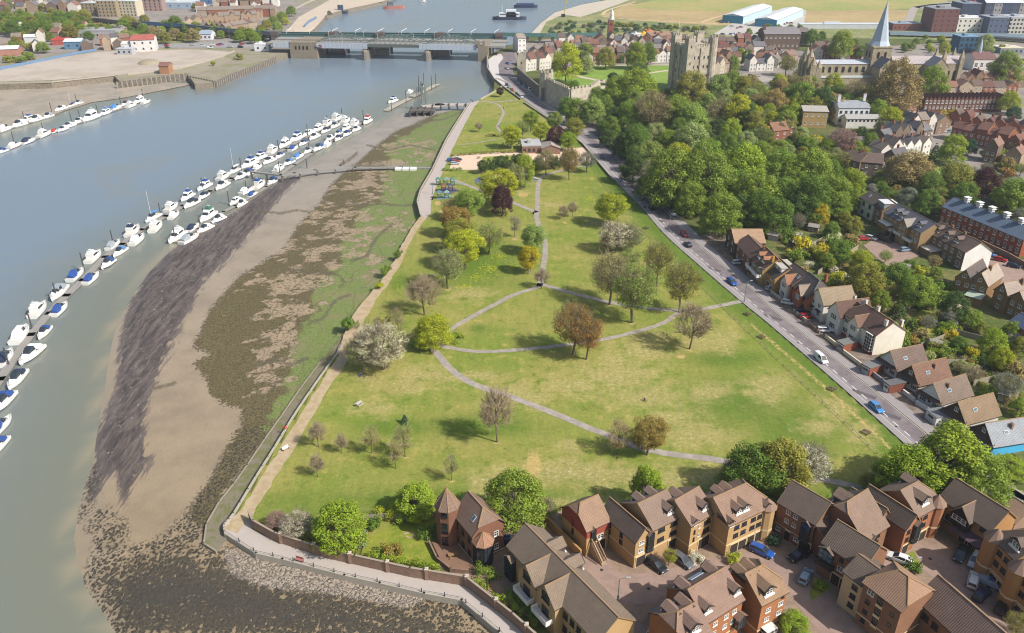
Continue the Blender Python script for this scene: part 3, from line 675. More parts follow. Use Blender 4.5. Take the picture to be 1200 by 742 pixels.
# estate wall, park knee rail fence
root = thing('knee_rail_fence','long thin knee rail fence across the grass beside the road','fence', G(900,411))
fl = resample([G(x, y) for x, y in [(700,208),(733,249),(766,285),(820,335),(900,411),(1045,548)]], 3.0)
mb = MB()
for a, b in zip(fl, fl[1:]): mb.bar(a-root.location+Vector((0,0,.45)), b-root.location+Vector((0,0,.45)), .07)
mb.build('rail',[mat('weathered_wood','#8d8676', .9,.2,2)], root)
pm = MB(); pm.box(-.07,.07,-.07,.07,0,.5); pme = pm.mesh('post',[MATS['weathered_wood']])
for p in fl: o = link('post', pme, root); o.location = p-root.location
def simple_wall(label, pix, th, h, m_, cap=None, name='garden_wall', cat='wall', z=0):
    pts_ = [G(x, y, z) for x, y in pix]; c = pts_[len(pts_)//2]; mb = MB(); wall_along(mb, [p-c for p in pts_], th, 0, h, 0, cap, 0)
    o = mb.build(name, [m_]); o.location = c; return tag(o, label, cat)
M_tanw = mat('tan_wall_brick','#a08055', .9,.15,1)
simple_wall('tan brick wall beside the red upper-storey house',[(638,612),(660,634),(680,654)], .3,1.9, M_tanw, .05)
simple_wall('grey board fence behind the turret house garden',[(424,612),(450,609),(480,609),(512,607)], .1,1.6, MATS['weathered_wood'], None, 'garden_fence','fence')
for i, (pl, c, h, lb) in enumerate([([(1095,488),(1085,481),(1073,474)], '#c9c6c0',1.1,'white curved wall in front of the white gabled bungalow'),([(1071,471),(1058,461)], '#cdc9c2',1.0,'short white front wall between two bungalow drives'),
    ([(1008,429),(988,414)], '#c9c0a8',1.0,'cream front wall below the white bay-windowed house'),([(986,411),(967,396)], '#cfc4a6',1.0,'cream balustrade wall beside a flat-roofed garage'),([(960,391),(948,381)], '#9a7a66', .9,'brown front wall beside the white parked car'),
    ([(944,377),(930,366)], '#b7a99a', .9,'low wall before the tan-roofed white house'),([(915,352),(903,343)], '#b8ada0', .8,'low pale wall round a yellow shrub front garden'),([(893,335),(876,322)], '#9b7767', .8,'brown brick wall in front of the ochre gabled house'),
    ([(860,308),(846,296)], '#8b6f5c', .9,'short brick wall before the uppermost villa'),([(1040,453),(1020,438)], '#8d8a90',1.0,'grey front wall beside the uppermost bungalow')]):
    simple_wall(lb, pl, .3, h, mat('front_wall_%d' % i, c, .85,.12,1), .04)
simple_wall('grey retaining wall below the red brick terrace',[(1150,288),(1180,302),(1215,322)], .4,1.8, M_brickw, .05)
simple_wall('long brown wall under trees beside the upper road',[(706,142),(704,160),(714,172),(730,186)], .5,2.6, M_wall, .05)
# west quay: sheet piles
M_pile = mat('quay_timber','#716b64', .9,.3,.8, col2='#55504a')
def pile_wall(label, pix, name='quay_wall'):
    pts_ = [G(x, y, 0) for x, y in pix]; c = pts_[0]; root = thing(name, label, 'quay', c)
    mb = MB(); wall_along(mb, [p-c for p in pts_], .6,-5,.6); mb.build('wall',[M_pile], root)
    mb = MB()
    for p in resample(pts_, 3.2):
        mb.box(p.x-c.x-.35, p.x-c.x+.35, p.y-c.y-.9, p.y-c.y-.2,-5,.7)
    o = mb.build('fender_posts',[mat('fender_timber','#9a9184', .9,.2,1)], root); o['kind'] = 'stuff'
pile_wall('timber-piled quay wall below the little brick hut',[(137,97),(180,92),(218,87)])
pile_wall('dark piled corner of the far quay beside the bridge approach',[(222,90),(252,96),(275,86),(300,77),(324,67)])
simple_wall('long pale river wall at the far left above the mud',[(-60,100),(60,97),(134,89)], .8,.8, M_parapet, None, 'river_wall')
simple_wall('low pale embankment wall curving to the bridge',[(150,88),(210,81),(240,73),(275,61)], .5,1.2, M_parapet, None, 'river_wall')
mb = MB(); mb.lathe([(9,-.3),(6.5,1.6),(3,2.6),(0,2.9)], 14); o = mb.build('spoil_heap',[MATS['quay_verge']], smooth=True); o.location = G(175,74); tag(o, 'low grey-green earth heap on the cleared building site','earth heap')
simple_wall('blue hoarding along the cleared building site',[(-20,84),(0,82),(50,72),(85,64.5),(113,60)], .3,2.0, mat('blue_hoarding','#66809f', .6,.15,.3), None, 'hoarding','fence')
# ------------------------------------------------------------------ trees and shrubs
def leaf_mat(name, transl=.2, rough=.7, varc=.34):
    m, n, l, b = nodes(name); pos = geo(n)
    oc = n.new('ShaderNodeObjectInfo')
    rnd = n.new('ShaderNodeAttribute'); rnd.attribute_name = 'leafvar'
    n1 = noise(n, l, pos, .8,2,.5)
    hs = n.new('ShaderNodeHueSaturation')
    l.new(mth(n, l, 'MULTIPLY_ADD', rnd.outputs['Fac'], .035,.4825), hs.inputs['Hue'])
    l.new(mth(n, l, 'MULTIPLY_ADD', rnd.outputs['Fac'], varc*2,1-varc), hs.inputs['Value'])
    l.new(mixc(n, l, 1.0, oc.outputs['Color'], mth(n, l, 'MULTIPLY_ADD', n1,.5,.75),'MULTIPLY'), hs.inputs['Color'])
    l.new(hs.outputs[0], b.inputs['Base Color']); b.inputs['Roughness'].default_value = rough; b.inputs['Specular IOR Level'].default_value = .2
    tr = n.new('ShaderNodeBsdfTranslucent'); l.new(hs.outputs[0], tr.inputs[0])
    mx = n.new('ShaderNodeMixShader'); mx.inputs[0].default_value = transl
    l.new(b.outputs[0], mx.inputs[1]); l.new(tr.outputs[0], mx.inputs[2])
    l.new(mx.outputs[0], n['Material Output'].inputs[0]); return m
M_leaf = leaf_mat('foliage'); M_bark = mat('bark','#6b5f52', .95,.25,2)
M_twig = leaf_mat('twigs', .0,.9,.2)
def leaf_cloud(name, cen, rad, cnt, size, seed, up=.35, rand=.7, flat=1.0, m=None):
    r = np.random.RandomState(seed); Cs = []; Ns = []; Sz = []
    cen = np.array(cen); mid = cen.mean(0)
    for c, q, k in zip(cen, rad, cnt):
        d = r.normal(size=(k, 3)); d /= np.linalg.norm(d, axis=1)[:, None]+1e-9
        rr = (r.uniform(0.25,1, k)**.45)[:, None]
        p = c+d*rr*np.array([q, q, q*flat])
        nn = d+r.normal(size=(k, 3))*rand*.6+np.array([0,0, up]); nn /= np.linalg.norm(nn, axis=1)[:, None]
        Cs.append(p); Ns.append(nn); Sz.append(size*r.uniform(.6,1.35, k))
    C_ = np.concatenate(Cs); N_ = np.concatenate(Ns); Z_ = np.concatenate(Sz)[:, None]
    a = r.normal(size=C_.shape); t1 = np.cross(N_, a); t1 /= np.linalg.norm(t1, axis=1)[:, None]+1e-9; t2 = np.cross(N_, t1)
    V = np.stack([C_-t1*Z_*.5, C_-t2*Z_*.36, C_+t1*Z_*.5, C_+t2*Z_*.36], 1).reshape(-1,3)
    n_ = len(C_); me = bpy.data.meshes.new(name)
    me.vertices.add(n_*4); me.vertices.foreach_set('co', V.astype(np.float32).ravel())
    me.loops.add(n_*4); me.loops.foreach_set('vertex_index', np.arange(n_*4, dtype=np.int32))
    me.polygons.add(n_); me.polygons.foreach_set('loop_start', np.arange(n_, dtype=np.int32)*4)
    me.update(calc_edges=True)
    at = me.attributes.new('leafvar','FLOAT','FACE'); at.data.foreach_set('value', r.uniform(0,1, n_).astype(np.float32))
    me.materials.append(m or M_leaf); return me
def skeleton(mb, rnd, H, trunk_h, cens, r0, twigs=0, spread=1.0, mt=0):
    lean = Vector((rnd.uniform(-.3,.3), rnd.uniform(-.3,.3),0))
    top = Vector((lean.x, lean.y, trunk_h)); mb.tube((0,0,-.3), top, r0, r0*.72,7, mt)
    tip = Vector((lean.x*1.5, lean.y*1.5, H*.78)); mb.tube(top, tip, r0*.7, r0*.18,6, mt)
    ends = []
    for c in cens:
        c = Vector(c); s0 = top+(tip-top)*min(.85, max(0,(c.z-trunk_h)/H*rnd.uniform(.5,.9)))
        mid = s0+(c-s0)*.5+Vector((rnd.uniform(-.3,.3), rnd.uniform(-.3,.3), rnd.uniform(0,.5)))
        mb.tube(s0, mid, r0*.36, r0*.2,5, mt, False); mb.tube(mid, c, r0*.2, r0*.07,4, mt, False)
        ends.append((mid, c))
    return ends
def twiggery(mb, rnd, ends, k, L, H, r=.035, m=0):
    for mid, c in ends:
        for _ in range(k):
            t = rnd.random(); a = mid+(c-mid)*t
            d = (c-mid).normalized()*.7+Vector((rnd.gauss(0,.6), rnd.gauss(0,.6), rnd.gauss(.45,.5))); d.normalize()
            b = a+d*L*rnd.uniform(.5,1.1); mb.tube(a, b, r, r*.5,3, m, False)
            for _ in range(4):
                t = rnd.uniform(.3,1); a2 = a+(b-a)*t; d2 = d+Vector((rnd.gauss(0,.6), rnd.gauss(0,.6), rnd.gauss(.2,.5))); d2.normalize()
                mb.tube(a2, a2+d2*L*.5*rnd.uniform(.5,1), r*.6, r*.35,3, m, False)
def crown_points(rnd, n, R_, H, z0, top=1.0, shape='round'):
    out = []
    for i in range(n):
        for _ in range(50):
            a = rnd.uniform(0,2*PI); z = rnd.uniform(0,1); s = math.sqrt(max(0,1-(2*z-1)**2)) if shape == 'round' else (1-z)**.8*1.05 if shape == 'cone' else (max(0,1-z**2.4))**.5
            r = s*rnd.uniform(.45,1.0)**.6
            p = (math.cos(a)*r*R_, math.sin(a)*r*R_, z0+z*(H-z0))
            if all((p[0]-q[0])**2+(p[1]-q[1])**2+(p[2]-q[2])**2 > (R_*.26)**2 for q in out): break
        out.append(p)
    return out
TP = {}
def tree_proto(key, name, seed, H=10, R_=4, z0=2.4, ncl=34, leaves=5200, size=.34, shape='round', clr=.30, bare=0, trunk=.24, rand=.7, tw=.0, flat=.85):
    rnd = random.Random(seed); root = bpy.data.objects.new(name, None); COL.objects.link(root); root['category'] = 'tree'
    cl = crown_points(rnd, ncl, R_*(1-clr*.75), H*(1-clr*.3), z0+clr*R_*.5, shape=shape)
    mb = MB(); ends = skeleton(mb, rnd, H, z0*.9, cl[::2] if ncl > 20 else cl, trunk)
    kids = []
    if bare:
        tb = MB(); twiggery(tb, rnd, ends+[(Vector(a)*.8, Vector(a)) for a in cl], bare, R_*.5, H)
        tm = tb.mesh('twigs',[M_twig]); at = tm.attributes.new('leafvar','FLOAT','FACE')
        kids.append(link('twigs', tm, root))
    kids.insert(0, link('trunk', mb.mesh('trunk',[M_bark]), root))
    if leaves:
        rr = [R_*clr*rnd.uniform(.75,1.25) for _ in cl]
        cnt = [int(leaves/ncl*(q/(R_*clr))**2) for q in rr]
        kids.append(link('crown', leaf_cloud('crown', cl, rr, cnt, size, seed, rand=rand, flat=flat), root))
    proto(root, *kids); PROTOS.append((root, kids)); TP.setdefault(key, []).append((root, H, 2*R_))
for s in range(3):
    tree_proto('round','round_tree',10+s, leaves=15000, ncl=52, size=.21, clr=.25)
    tree_proto('wood','woodland_tree',20+s, R_=4.6, z0=1.6, ncl=60, leaves=17000, size=.24, clr=.24, shape='dome')
for s in range(2):
    tree_proto('light','leafy_tree',30+s, leaves=7000, ncl=60, size=.18, clr=.23, bare=3)
    tree_proto('sparse','young_tree',40+s, leaves=2400, ncl=30, size=.16, clr=.30, bare=5, trunk=.16, R_=3.2, z0=2.6)
    tree_proto('bare','bare_tree',50+s, leaves=1500, ncl=40, size=.10, bare=9, trunk=.2, z0=2.4)
    tree_proto('blossom','blossom_tree',60+s, leaves=9000, ncl=80, size=.16, clr=.17, bare=4, R_=4.4, z0=1.6)
    tree_proto('conifer','conifer_tree',70+s, leaves=8000, ncl=70, size=.2, clr=.16, shape='cone', R_=2.4, z0=.4, trunk=.16)
    tree_proto('upright','upright_tree',80+s, leaves=13000, ncl=64, size=.2, clr=.22, R_=3.0, z0=1.4, shape='dome', flat=1.5)
# low shrubs: foliage and a short stem
for s in range(3):
    rnd = random.Random(90+s); root = bpy.data.objects.new('shrub', None); COL.objects.link(root); root['category'] = 'shrub'
    cl = [(rnd.gauss(0,.55), rnd.gauss(0,.55), rnd.uniform(.35,1.35)) for _ in range(13)]
    a = link('foliage', leaf_cloud('foliage', cl, [rnd.uniform(.4,.7) for _ in cl], [115]*13,.2,90+s, flat=.8), root)
    mb = MB()
    for c in cl[:6]: mb.tube((0,0,-.1), c, .05,.02,4,0, False)
    c = link('stem', mb.mesh('stem',[M_bark]), root); proto(root, a, c); PROTOS.append((root, [a, c])); TP.setdefault('shrub',[]).append((root, 2.0,2.6))
PAL = dict(green='#7d9135', dark='#688030', deep='#4c612e', bright='#8b9d2f', lime='#a2a82b', yellow='#b5a528', olive='#8b8b3a', bronze='#947f3e', brown='#9a9060', gold='#9c8a55', purple='#4a2a33', pink='#b38685', white='#cfc9ab', pale='#97a262', gray='#7d8270', copper='#98743e', lightgreen='#8a9f45', candle='#87984a', teal='#3f5f45')
TWIGC = dict(bare='#aa9d80', sparse='#aea283', blossom='#8f8472', light='#8f8766')
DESC = dict(green='mid green', dark='dark green', deep='very dark green', bright='bright green', lime='lime green', yellow='yellow', olive='olive green', bronze='bronze leaved', brown='brown budding', gold='golden brown', purple='dark purple', pink='reddish pink', white='white flowering', pale='pale green', gray='greyish green', copper='orange bronze', lightgreen='light green', candle='pale candled green', teal='bluish green')
SHP = dict(round='round tree', wood='broad tree', light='light-crowned tree', sparse='thin young tree', bare='almost bare tree', blossom='blossoming tree', conifer='conical conifer', upright='upright tree', shrub='shrub')
trnd = random.Random(5)
def tree(px, py, dpx, kindk, colk, place, ratio=1.0, z=0, base=False, label=None, hpx=None):
    """px,py: centre of the crown in the photograph (or its foot if base), dpx its width"""
    s = scl(px, py+ (0 if base else dpx*.35))
    D = dpx/s*1.2; r, H0, D0 = TP[kindk][trnd.randrange(len(TP[kindk]))]
    H = D*ratio*.95
    if base: loc = G(px, py, z)
    else: loc = G(px, py, z+H*.58)
    c = lin(PAL[colk]); f_ = trnd.uniform(.88,1.12); c = (c[0]*f_*trnd.uniform(.94,1.06), c[1]*f_, c[2]*f_*trnd.uniform(.9,1.1),1)
    zs = H/H0; xs = D/D0
    lb = label or '%s %s %s' % (DESC[colk], SHP[kindk], place)
    o = spawn(r, (loc.x, loc.y, z), trnd.uniform(0,6.28),(xs*trnd.uniform(.94,1.06), xs*trnd.uniform(.94,1.06), zs), lb, 'shrub' if kindk == 'shrub' else 'tree', None, c, ('crown','foliage'))
    k2 = 'garden' if 'garden' in place else 'hillside' if 'castle and' in place or 'mansion' in place or 'terrace' in place or 'cottages' in place else 'riverside' if 'far bank' in place else 'parkland' if not place else None
    if k2 and kindk != 'shrub': o.name = k2+'_tree'
    for ch in o.children:
        if ch.name.startswith('twigs'): ch.color = lin(TWIGC.get(kindk, '#7d7565'))
    o['grp'] = place
    return o
def hedge(label, pix, wd, h, col, z=0, cat='hedge'):
    pts_ = resample([G(x, y, z) for x, y in pix], wd*.45); c = pts_[len(pts_)//2]; rnd = random.Random(label)
    cl = []; rr = []
    for p in pts_:
        for k_ in range(3): cl.append((p.x-c.x+rnd.gauss(0, wd*.2), p.y-c.y+rnd.gauss(0, wd*.2), rnd.uniform(.25,.8)*h)); rr.append(min(wd, h)*.36*rnd.uniform(.8,1.2))
    me = leaf_cloud('hedge', cl, rr, [max(40, int(90*(q/.6)**2)) for q in rr], .2, len(pix), flat=.9)
    o = link('hedge', me, None, lin(PAL.get(col, col))); o.location = (c.x, c.y, z); return tag(o, label, cat)
TR = []
PK = 'in the park'
def T_(*a, **k): tree(*a, **k)
# park trees, near to far:  crown centre x, y, width, kind, colour
T_(507,385,42,'wood','lime','', .88, label='ball-shaped lime yellow tree where the park paths meet')
T_(449,433,56,'blossom','white','', .95, base=True, label='large white blossom tree beside the sandy path')
T_(424,433,32,'blossom','pale','',1.2, base=True, label='smaller pale tree beside the large white blossom tree')
T_(583,518,42,'bare','brown','',1.5, base=True, label='bare pinkish-brown tree alone on the lower lawn')
T_(758,533,42,'round','bronze','',1.1, base=True, label='dense bronze-green tree beside the lower path')
T_(723,533,32,'sparse','gold','',1.35, base=True, label='sparse yellow-brown tree left of the bronze-green tree')
T_(756,597,40,'upright','bright','',1.35, base=True, label='bright green tree just behind the red-sided estate houses')
T_(671,415,46,'light','copper','',1.25, base=True, label='orange-bronze tree beside the middle path, left of two')
T_(687,421,40,'light','copper','',1.25, base=True, label='orange-bronze tree beside the middle path, right of two')
T_(808,409,44,'bare','brown','',1.15, base=True, label='leafless wide tree on worn grass near the road')
T_(741,378,52,'light','lightgreen','',1.3, base=True, label='light green feathery tree among the path-side group')
T_(714,357,46,'light','brown','',1.25, base=True, label='pinkish budding tree behind the light green feathery tree')
T_(796,366,40,'light','olive','',1.45, base=True, label='tall brownish-green tree at the edge of the east path')
T_(769,336,34,'light','olive','',1.5, base=True, label='slim olive tree behind the tall brownish-green tree')
T_(716,243,36,'round','lime','', .95, label='yellow-green round tree near the upper knee rail fence')
T_(722,275,34,'blossom','white','', .95, label='whitish blossom tree in front of the yellow-green round tree')
T_(739,277,28,'blossom','pale','', .95, label='pale blossom tree on the right of the whitish one')
T_(709,297,14,'sparse','bronze','',1.6, base=True, label='small bronze sapling beside the whitish blossom tree')
T_(740,302,28,'light','lightgreen','', .7, label='low pinkish bare tree behind the group by the east path')
T_(625,278,28,'round','candle','',1.15, label='chestnut tree with pale candles beside the central path')
T_(619,321,24,'round','yellow','',1.3, base=True, label='small yellow tree beside the central path')
T_(603,278,15,'sparse','gray','',1.6, base=True, label='thin grey sapling left of the candled chestnut')
T_(588,253,25,'upright','purple','',1.35, base=True, label='dark purple tree in the middle of the park')
T_(585,217,42,'round','lime','', .95, label='yellow-olive broad tree behind the dark purple tree')
T_(604,205,18,'light','pale','',1.5, label='pale feathery tree by the small seating area'); T_(615,196,22,'upright','bright','',1.6, label='bright green tree among the dark car park evergreens')
T_(640,188,20,'light','brown','',1.4, label='brownish tree right of the car park evergreens'); T_(667,211,22,'light','bronze','',1.6, base=True, label='bronze thin tree near the curved end of the path')
T_(688,202,20,'light','gray','',1.1, base=True, label='grey-green small tree near the park entrance'); T_(530,243,24,'light','brown','', .9, label='brownish budding tree beside the playground')
T_(549,238,32,'round','lightgreen','',1.1, label='light green tree beside the playground'); T_(532,256,33,'round','bronze','',1.0, label='bronze domed tree, nearest the promenade bend')
T_(540,273,36,'round','olive','',1.0, label='olive tree between the bronze domed tree and the lime one'); T_(544,289,44,'round','lime','', .95, label='bright lime green round tree in the west tree row')
T_(572,278,32,'light','lightgreen','',1.0, label='pale green round tree beside the yellow meadow'); T_(525,338,38,'light','pale','',1.15, base=True, label='pale beige-green tree at the end of the west tree row')
T_(498,369,40,'bare','olive','',1.05, base=True, label='brown leafless tree above the ball-shaped lime tree'); T_(467,386,18,'sparse','olive','',1.4, base=True, label='thin tree behind the white blossom tree')
T_(530,282,22,'light','brown','', .9, label='pinkish bare tree behind the lime tree row'); T_(635,338,18,'bare','brown','',1.2, base=True, label='small bare tree at the central path junction')
T_(660,248,12,'bare','copper','',1.2, label='small orange budding sapling on the upper lawn'); T_(671,244,12,'bare','copper','',1.3, label='thin orange sapling, right one on the upper lawn')
for (x, y, w_, k_, c_, r_, lb) in [(374,524,20,'bare','gray',1.5,'thin grey tree nearest the sandy path on the lower lawn'),(401,531,15,'bare','brown',1.6,'slender bare tree second from the sandy path'),(436,531,22,'sparse','olive',1.6,'thin olive tree in the middle of the lower left saplings'),
        (475,535,26,'sparse','green',1.5,'fullest young tree among the lower left saplings'),(464,549,20,'sparse','olive',1.7,'thin sapling just below the fullest young tree'),(373,559,18,'bare','gray',1.6,'lowest bare grey sapling by the sandy path'),(529,563,20,'sparse','lightgreen',1.7,'pale-trunked birch above the turret house'),(622,318,12,'sparse','olive',1.5,'tiny sapling beside the small yellow tree')]:
    T_(x, y, w_, k_, c_, '', r_, base=True, label=lb)
T_(474,490,9,'conifer','teal','',1.2, label='tiny dark green conifer on the lower lawn')
T_(408,376,14,'shrub','dark','',1.2, label='dark green bush on the marsh side of the sandy path'); T_(451,315,10,'shrub','green','',1.1, label='green bush on the bank beside the sandy path'); T_(444,333,8,'shrub','lime','',1.0, label='yellow-green bush on the bank beside the sandy path'); T_(466,296,8,'shrub','dark','',1.2, label='small dark bush by the upper part of the sandy path'); T_(533,393,18,'shrub','bright','', .35, label='low green patch of growth beside the ball-shaped lime tree'); T_(447,380,22,'shrub','olive','', .8, label='dark low bush behind the white blossom tree')
# trees round the estate
T_(397,612,60,'upright','bright','', .85, label='large yellow-green tree behind the brick promenade wall')
T_(347,613,34,'blossom','white','', .8, label='white blossoming bush tree behind the brick promenade wall'); T_(324,609,22,'blossom','pink','', .9, label='pink blossoming shrub behind the brick promenade wall')
T_(487,584,46,'upright','bright','', .85, label='feathery green tree left of the turret house'); T_(602,583,70,'wood','green','', .95, label='broad dark green tree right of the turret house'); T_(640,596,26,'blossom','pale','', .9, label='small pale blossom bush left of the red-sided house')
T_(885,548,66,'wood','dark','', .95, label='dark green tree behind the estate, left of the tall clump'); T_(918,545,62,'upright','olive','',1.15, label='tall olive tree in the middle of the clump behind the estate'); T_(948,543,46,'blossom','white','',1.0, label='pinkish-white blossom tree beside the tall olive tree'); T_(862,556,40,'light','olive','', .9, label='brownish green tree at the left of the estate clump')
T_(1072,553,76,'wood','bright','', .85, label='bright yellow-green tree at the foot of the main road'); T_(1115,535,84,'upright','bright','', .95, label='tall yellow-green tree in front of the lowest bungalows'); T_(1148,560,66,'wood','green','',1.0, label='mid green tree on the right of the bungalow clump'); T_(1040,562,50,'wood','olive','', .7, label='low green tree behind the big-gabled estate house'); T_(1185,545,40,'wood','bright','', .5, label='spreading green scrub at the right picture edge')
T_(720,714,16,'shrub','yellow','',1.1, label='yellow shrub beside the estate street lamp'); T_(785,652,16,'light','lime','',1.3, label='small yellow-green tree between two dark parked cars'); T_(930,732,36,'round','bright','', .9, label='bright green round tree at the bottom of the estate'); T_(861,652,15,'shrub','lime','', .9, label='clipped yellow bush before the lit estate house')
T_(817,652,14,'shrub','white','', .9, label='white flowering planter bush before the estate houses'); T_(909,632,14,'shrub','teal','', .9, label='bluish bush in front of the brown brick house'); T_(961,684,12,'shrub','bright','', .9, label='small bush in the paved turning bed'); T_(1072,661,16,'shrub','dark','', .9, label='rounded bush behind the white estate car'); T_(1056,668,14,'shrub','green','', .9, label='green bush beside the courtyard entrance bed'); T_(460,642,20,'shrub','bronze','', .9, label='brown clipped dome bush in the turret house garden'); T_(421,630,16,'shrub','gray','', .9, label='grey-blue shrub beside the large yellow-green tree'); T_(500,621,16,'shrub','dark','',1, label='dark shrub by the turret house lawn'); T_(437,612,16,'shrub','dark','', .9, label='dark shrub against the grey board fence'); T_(1195,732,30,'light','olive','',1, label='brownish tree at the lower right corner')
hedge('yellow-green hedge behind the turret house garden lawn',[(446,607),(465,605),(484,608)], 3.2,2.6,'lime')
hedge('bright ivy trailing over the brick promenade wall',[(436,655),(448,657),(470,663),(492,666),(515,672)], 1.5,2.4,'bright')
hedge('green hedge running below the front row houses',[(560,688),(580,702),(600,718),(612,724)], 2.6,1.8,'bright'); hedge('leafy garden planting beside the quay wall end',[(560,672),(572,682),(582,676)], 3,2.2,'green')
hedge('reddish shrub border beside the quay wall end',[(568,690),(578,698)], 2,1.6,'pink')
hedge('clipped evergreen hedge round the front row garden',[(598,697),(608,706),(622,720),(630,735)], 1.6,1.5,'green'); hedge('long low hedge beside the gravel car park',[(531,183),(560,181),(600,179),(612,178)], 2.4,1.7,'olive')
hedge('short clipped hedge at the car park entrance',[(519,200),(530,200),(541,199)], 2,1.4,'green'); hedge('dark shrubs behind the brick promenade wall',[(305,619),(325,628),(360,638),(385,646),(415,652)], 2.4,1.6,'olive')
hedge('scrub along the park edge behind the estate',[(596,612),(640,606),(700,604),(760,606),(850,596)], 5,1.8,'bright'); hedge('scrubby growth between the park and the knee rail path',[(975,590),(1000,586),(1035,580)], 4,1.6,'green')
hedge('yellow and white planting in the round flower bed',[(573,160),(579,158),(586,160)], 3,.8,'yellow',0,'flower bed')
# dark evergreens of the car park
for i, (x, y) in enumerate([(566,194),(573,192),(580,190),(587,189),(594,188),(602,187),(609,187),(628,190),(634,190),(646,189),(652,188),(660,185),(668,183)]):
    T_(x, y, 13,'conifer' if i % 3 else 'round','deep','beside the gravel car park',1.1)
# north park
for (x, y, w_, k_, c_, lb) in [(622,140,19,'round','bright','bright green tree left of the north park group'),(634,153,20,'round','lime','lime tree beside the public building'),(650,141,18,'round','green','dark green tree beside the upper road'),(651,158,21,'wood','purple','dark red tree behind the public building'),(674,150,22,'round','olive','yellow-olive tree at the road junction'),(666,164,18,'round','bright','bright green tree below the yellow-olive junction tree'),
        (599,158,22,'round','lime','lime green tree beside the round flower bed'),(586,107,9,'round','purple','small dark red tree at the north tip of the park'),(561,148,9,'bare','purple','small purple bare tree on the northern lawn'),(612,150,16,'light','lightgreen','light green tree between the north park trees')]:
    T_(x, y, w_, k_, c_, '',1.1, label=lb)
hedge('dark hedge bordering the flower bed lawn',[(590,170),(600,170),(612,170)], 4,1.6,'dark')
# the wood beside the road, castle slopes, cathedral trees: x, y, width, kind, colour
WD = 'in the roadside wood'
wood = [(672,103,18,'wood','dark'),(677,128,26,'wood','green'),(664,122,18,'wood','dark'),(695,128,28,'wood','candle'),(700,112,22,'wood','green'),(709,122,20,'wood','dark'),(723,105,32,'wood','green'),(747,100,40,'wood','bright'),(766,128,40,'light','brown'),(738,133,30,'wood','green'),(741,118,26,'wood','dark'),(810,102,36,'wood','olive'),(842,103,30,'wood','candle'),(858,95,26,'wood','green'),(871,100,22,'wood','olive'),(864,127,32,'wood','lime'),(843,130,26,'light','brown'),(879,138,22,'wood','deep'),(792,130,36,'wood','green'),(812,138,34,'wood','lightgreen'),(769,158,30,'wood','pale'),(746,164,36,'wood','dark'),(761,181,32,'wood','candle'),(810,163,38,'wood','pale'),(828,182,40,'wood','green'),(715,147,22,'wood','dark'),(789,203,56,'wood','green'),(831,205,56,'wood','green'),(766,205,30,'blossom','pale'),(846,247,44,'wood','green'),(887,222,46,'wood','green'),(871,193,50,'wood','bright'),(743,195,30,'wood','deep'),(893,243,40,'wood','dark'),(915,195,44,'wood','green'),(951,197,46,'wood','green'),(917,226,38,'wood','dark'),(951,229,46,'wood','dark'),(998,213,32,'wood','bright'),(977,224,38,'wood','green'),(910,250,38,'wood','dark'),(936,259,16,'blossom','gray'),(959,249,24,'upright','yellow'),(730,168,26,'wood','deep'),(720,135,20,'wood','deep'),(782,166,28,'wood','green'),(795,182,30,'wood','lime'),(850,170,28,'wood','dark'),(860,215,36,'wood','dark'),(810,230,36,'wood','green'),(780,226,30,'wood','deep'),(755,218,24,'wood','dark'),(822,150,22,'wood','dark'),(857,150,24,'wood','bright'),(875,165,24,'wood','pale'),(892,178,26,'wood','green'),(895,155,18,'wood','yellow'),(780,112,18,'wood','deep'),(712,160,18,'wood','deep'),(870,245,34,'wood','deep'),(930,212,34,'wood','green'),(896,201,34,'wood','green'),(935,243,30,'wood','deep'),(975,200,26,'wood','dark'),(984,240,24,'wood','green'),(1000,232,22,'wood','green'),(830,120,22,'wood','candle'),(848,115,20,'wood','pale'),(885,118,18,'wood','olive'),(795,150,24,'wood','dark')]
for q in wood: T_(*q, WD, 1.05)
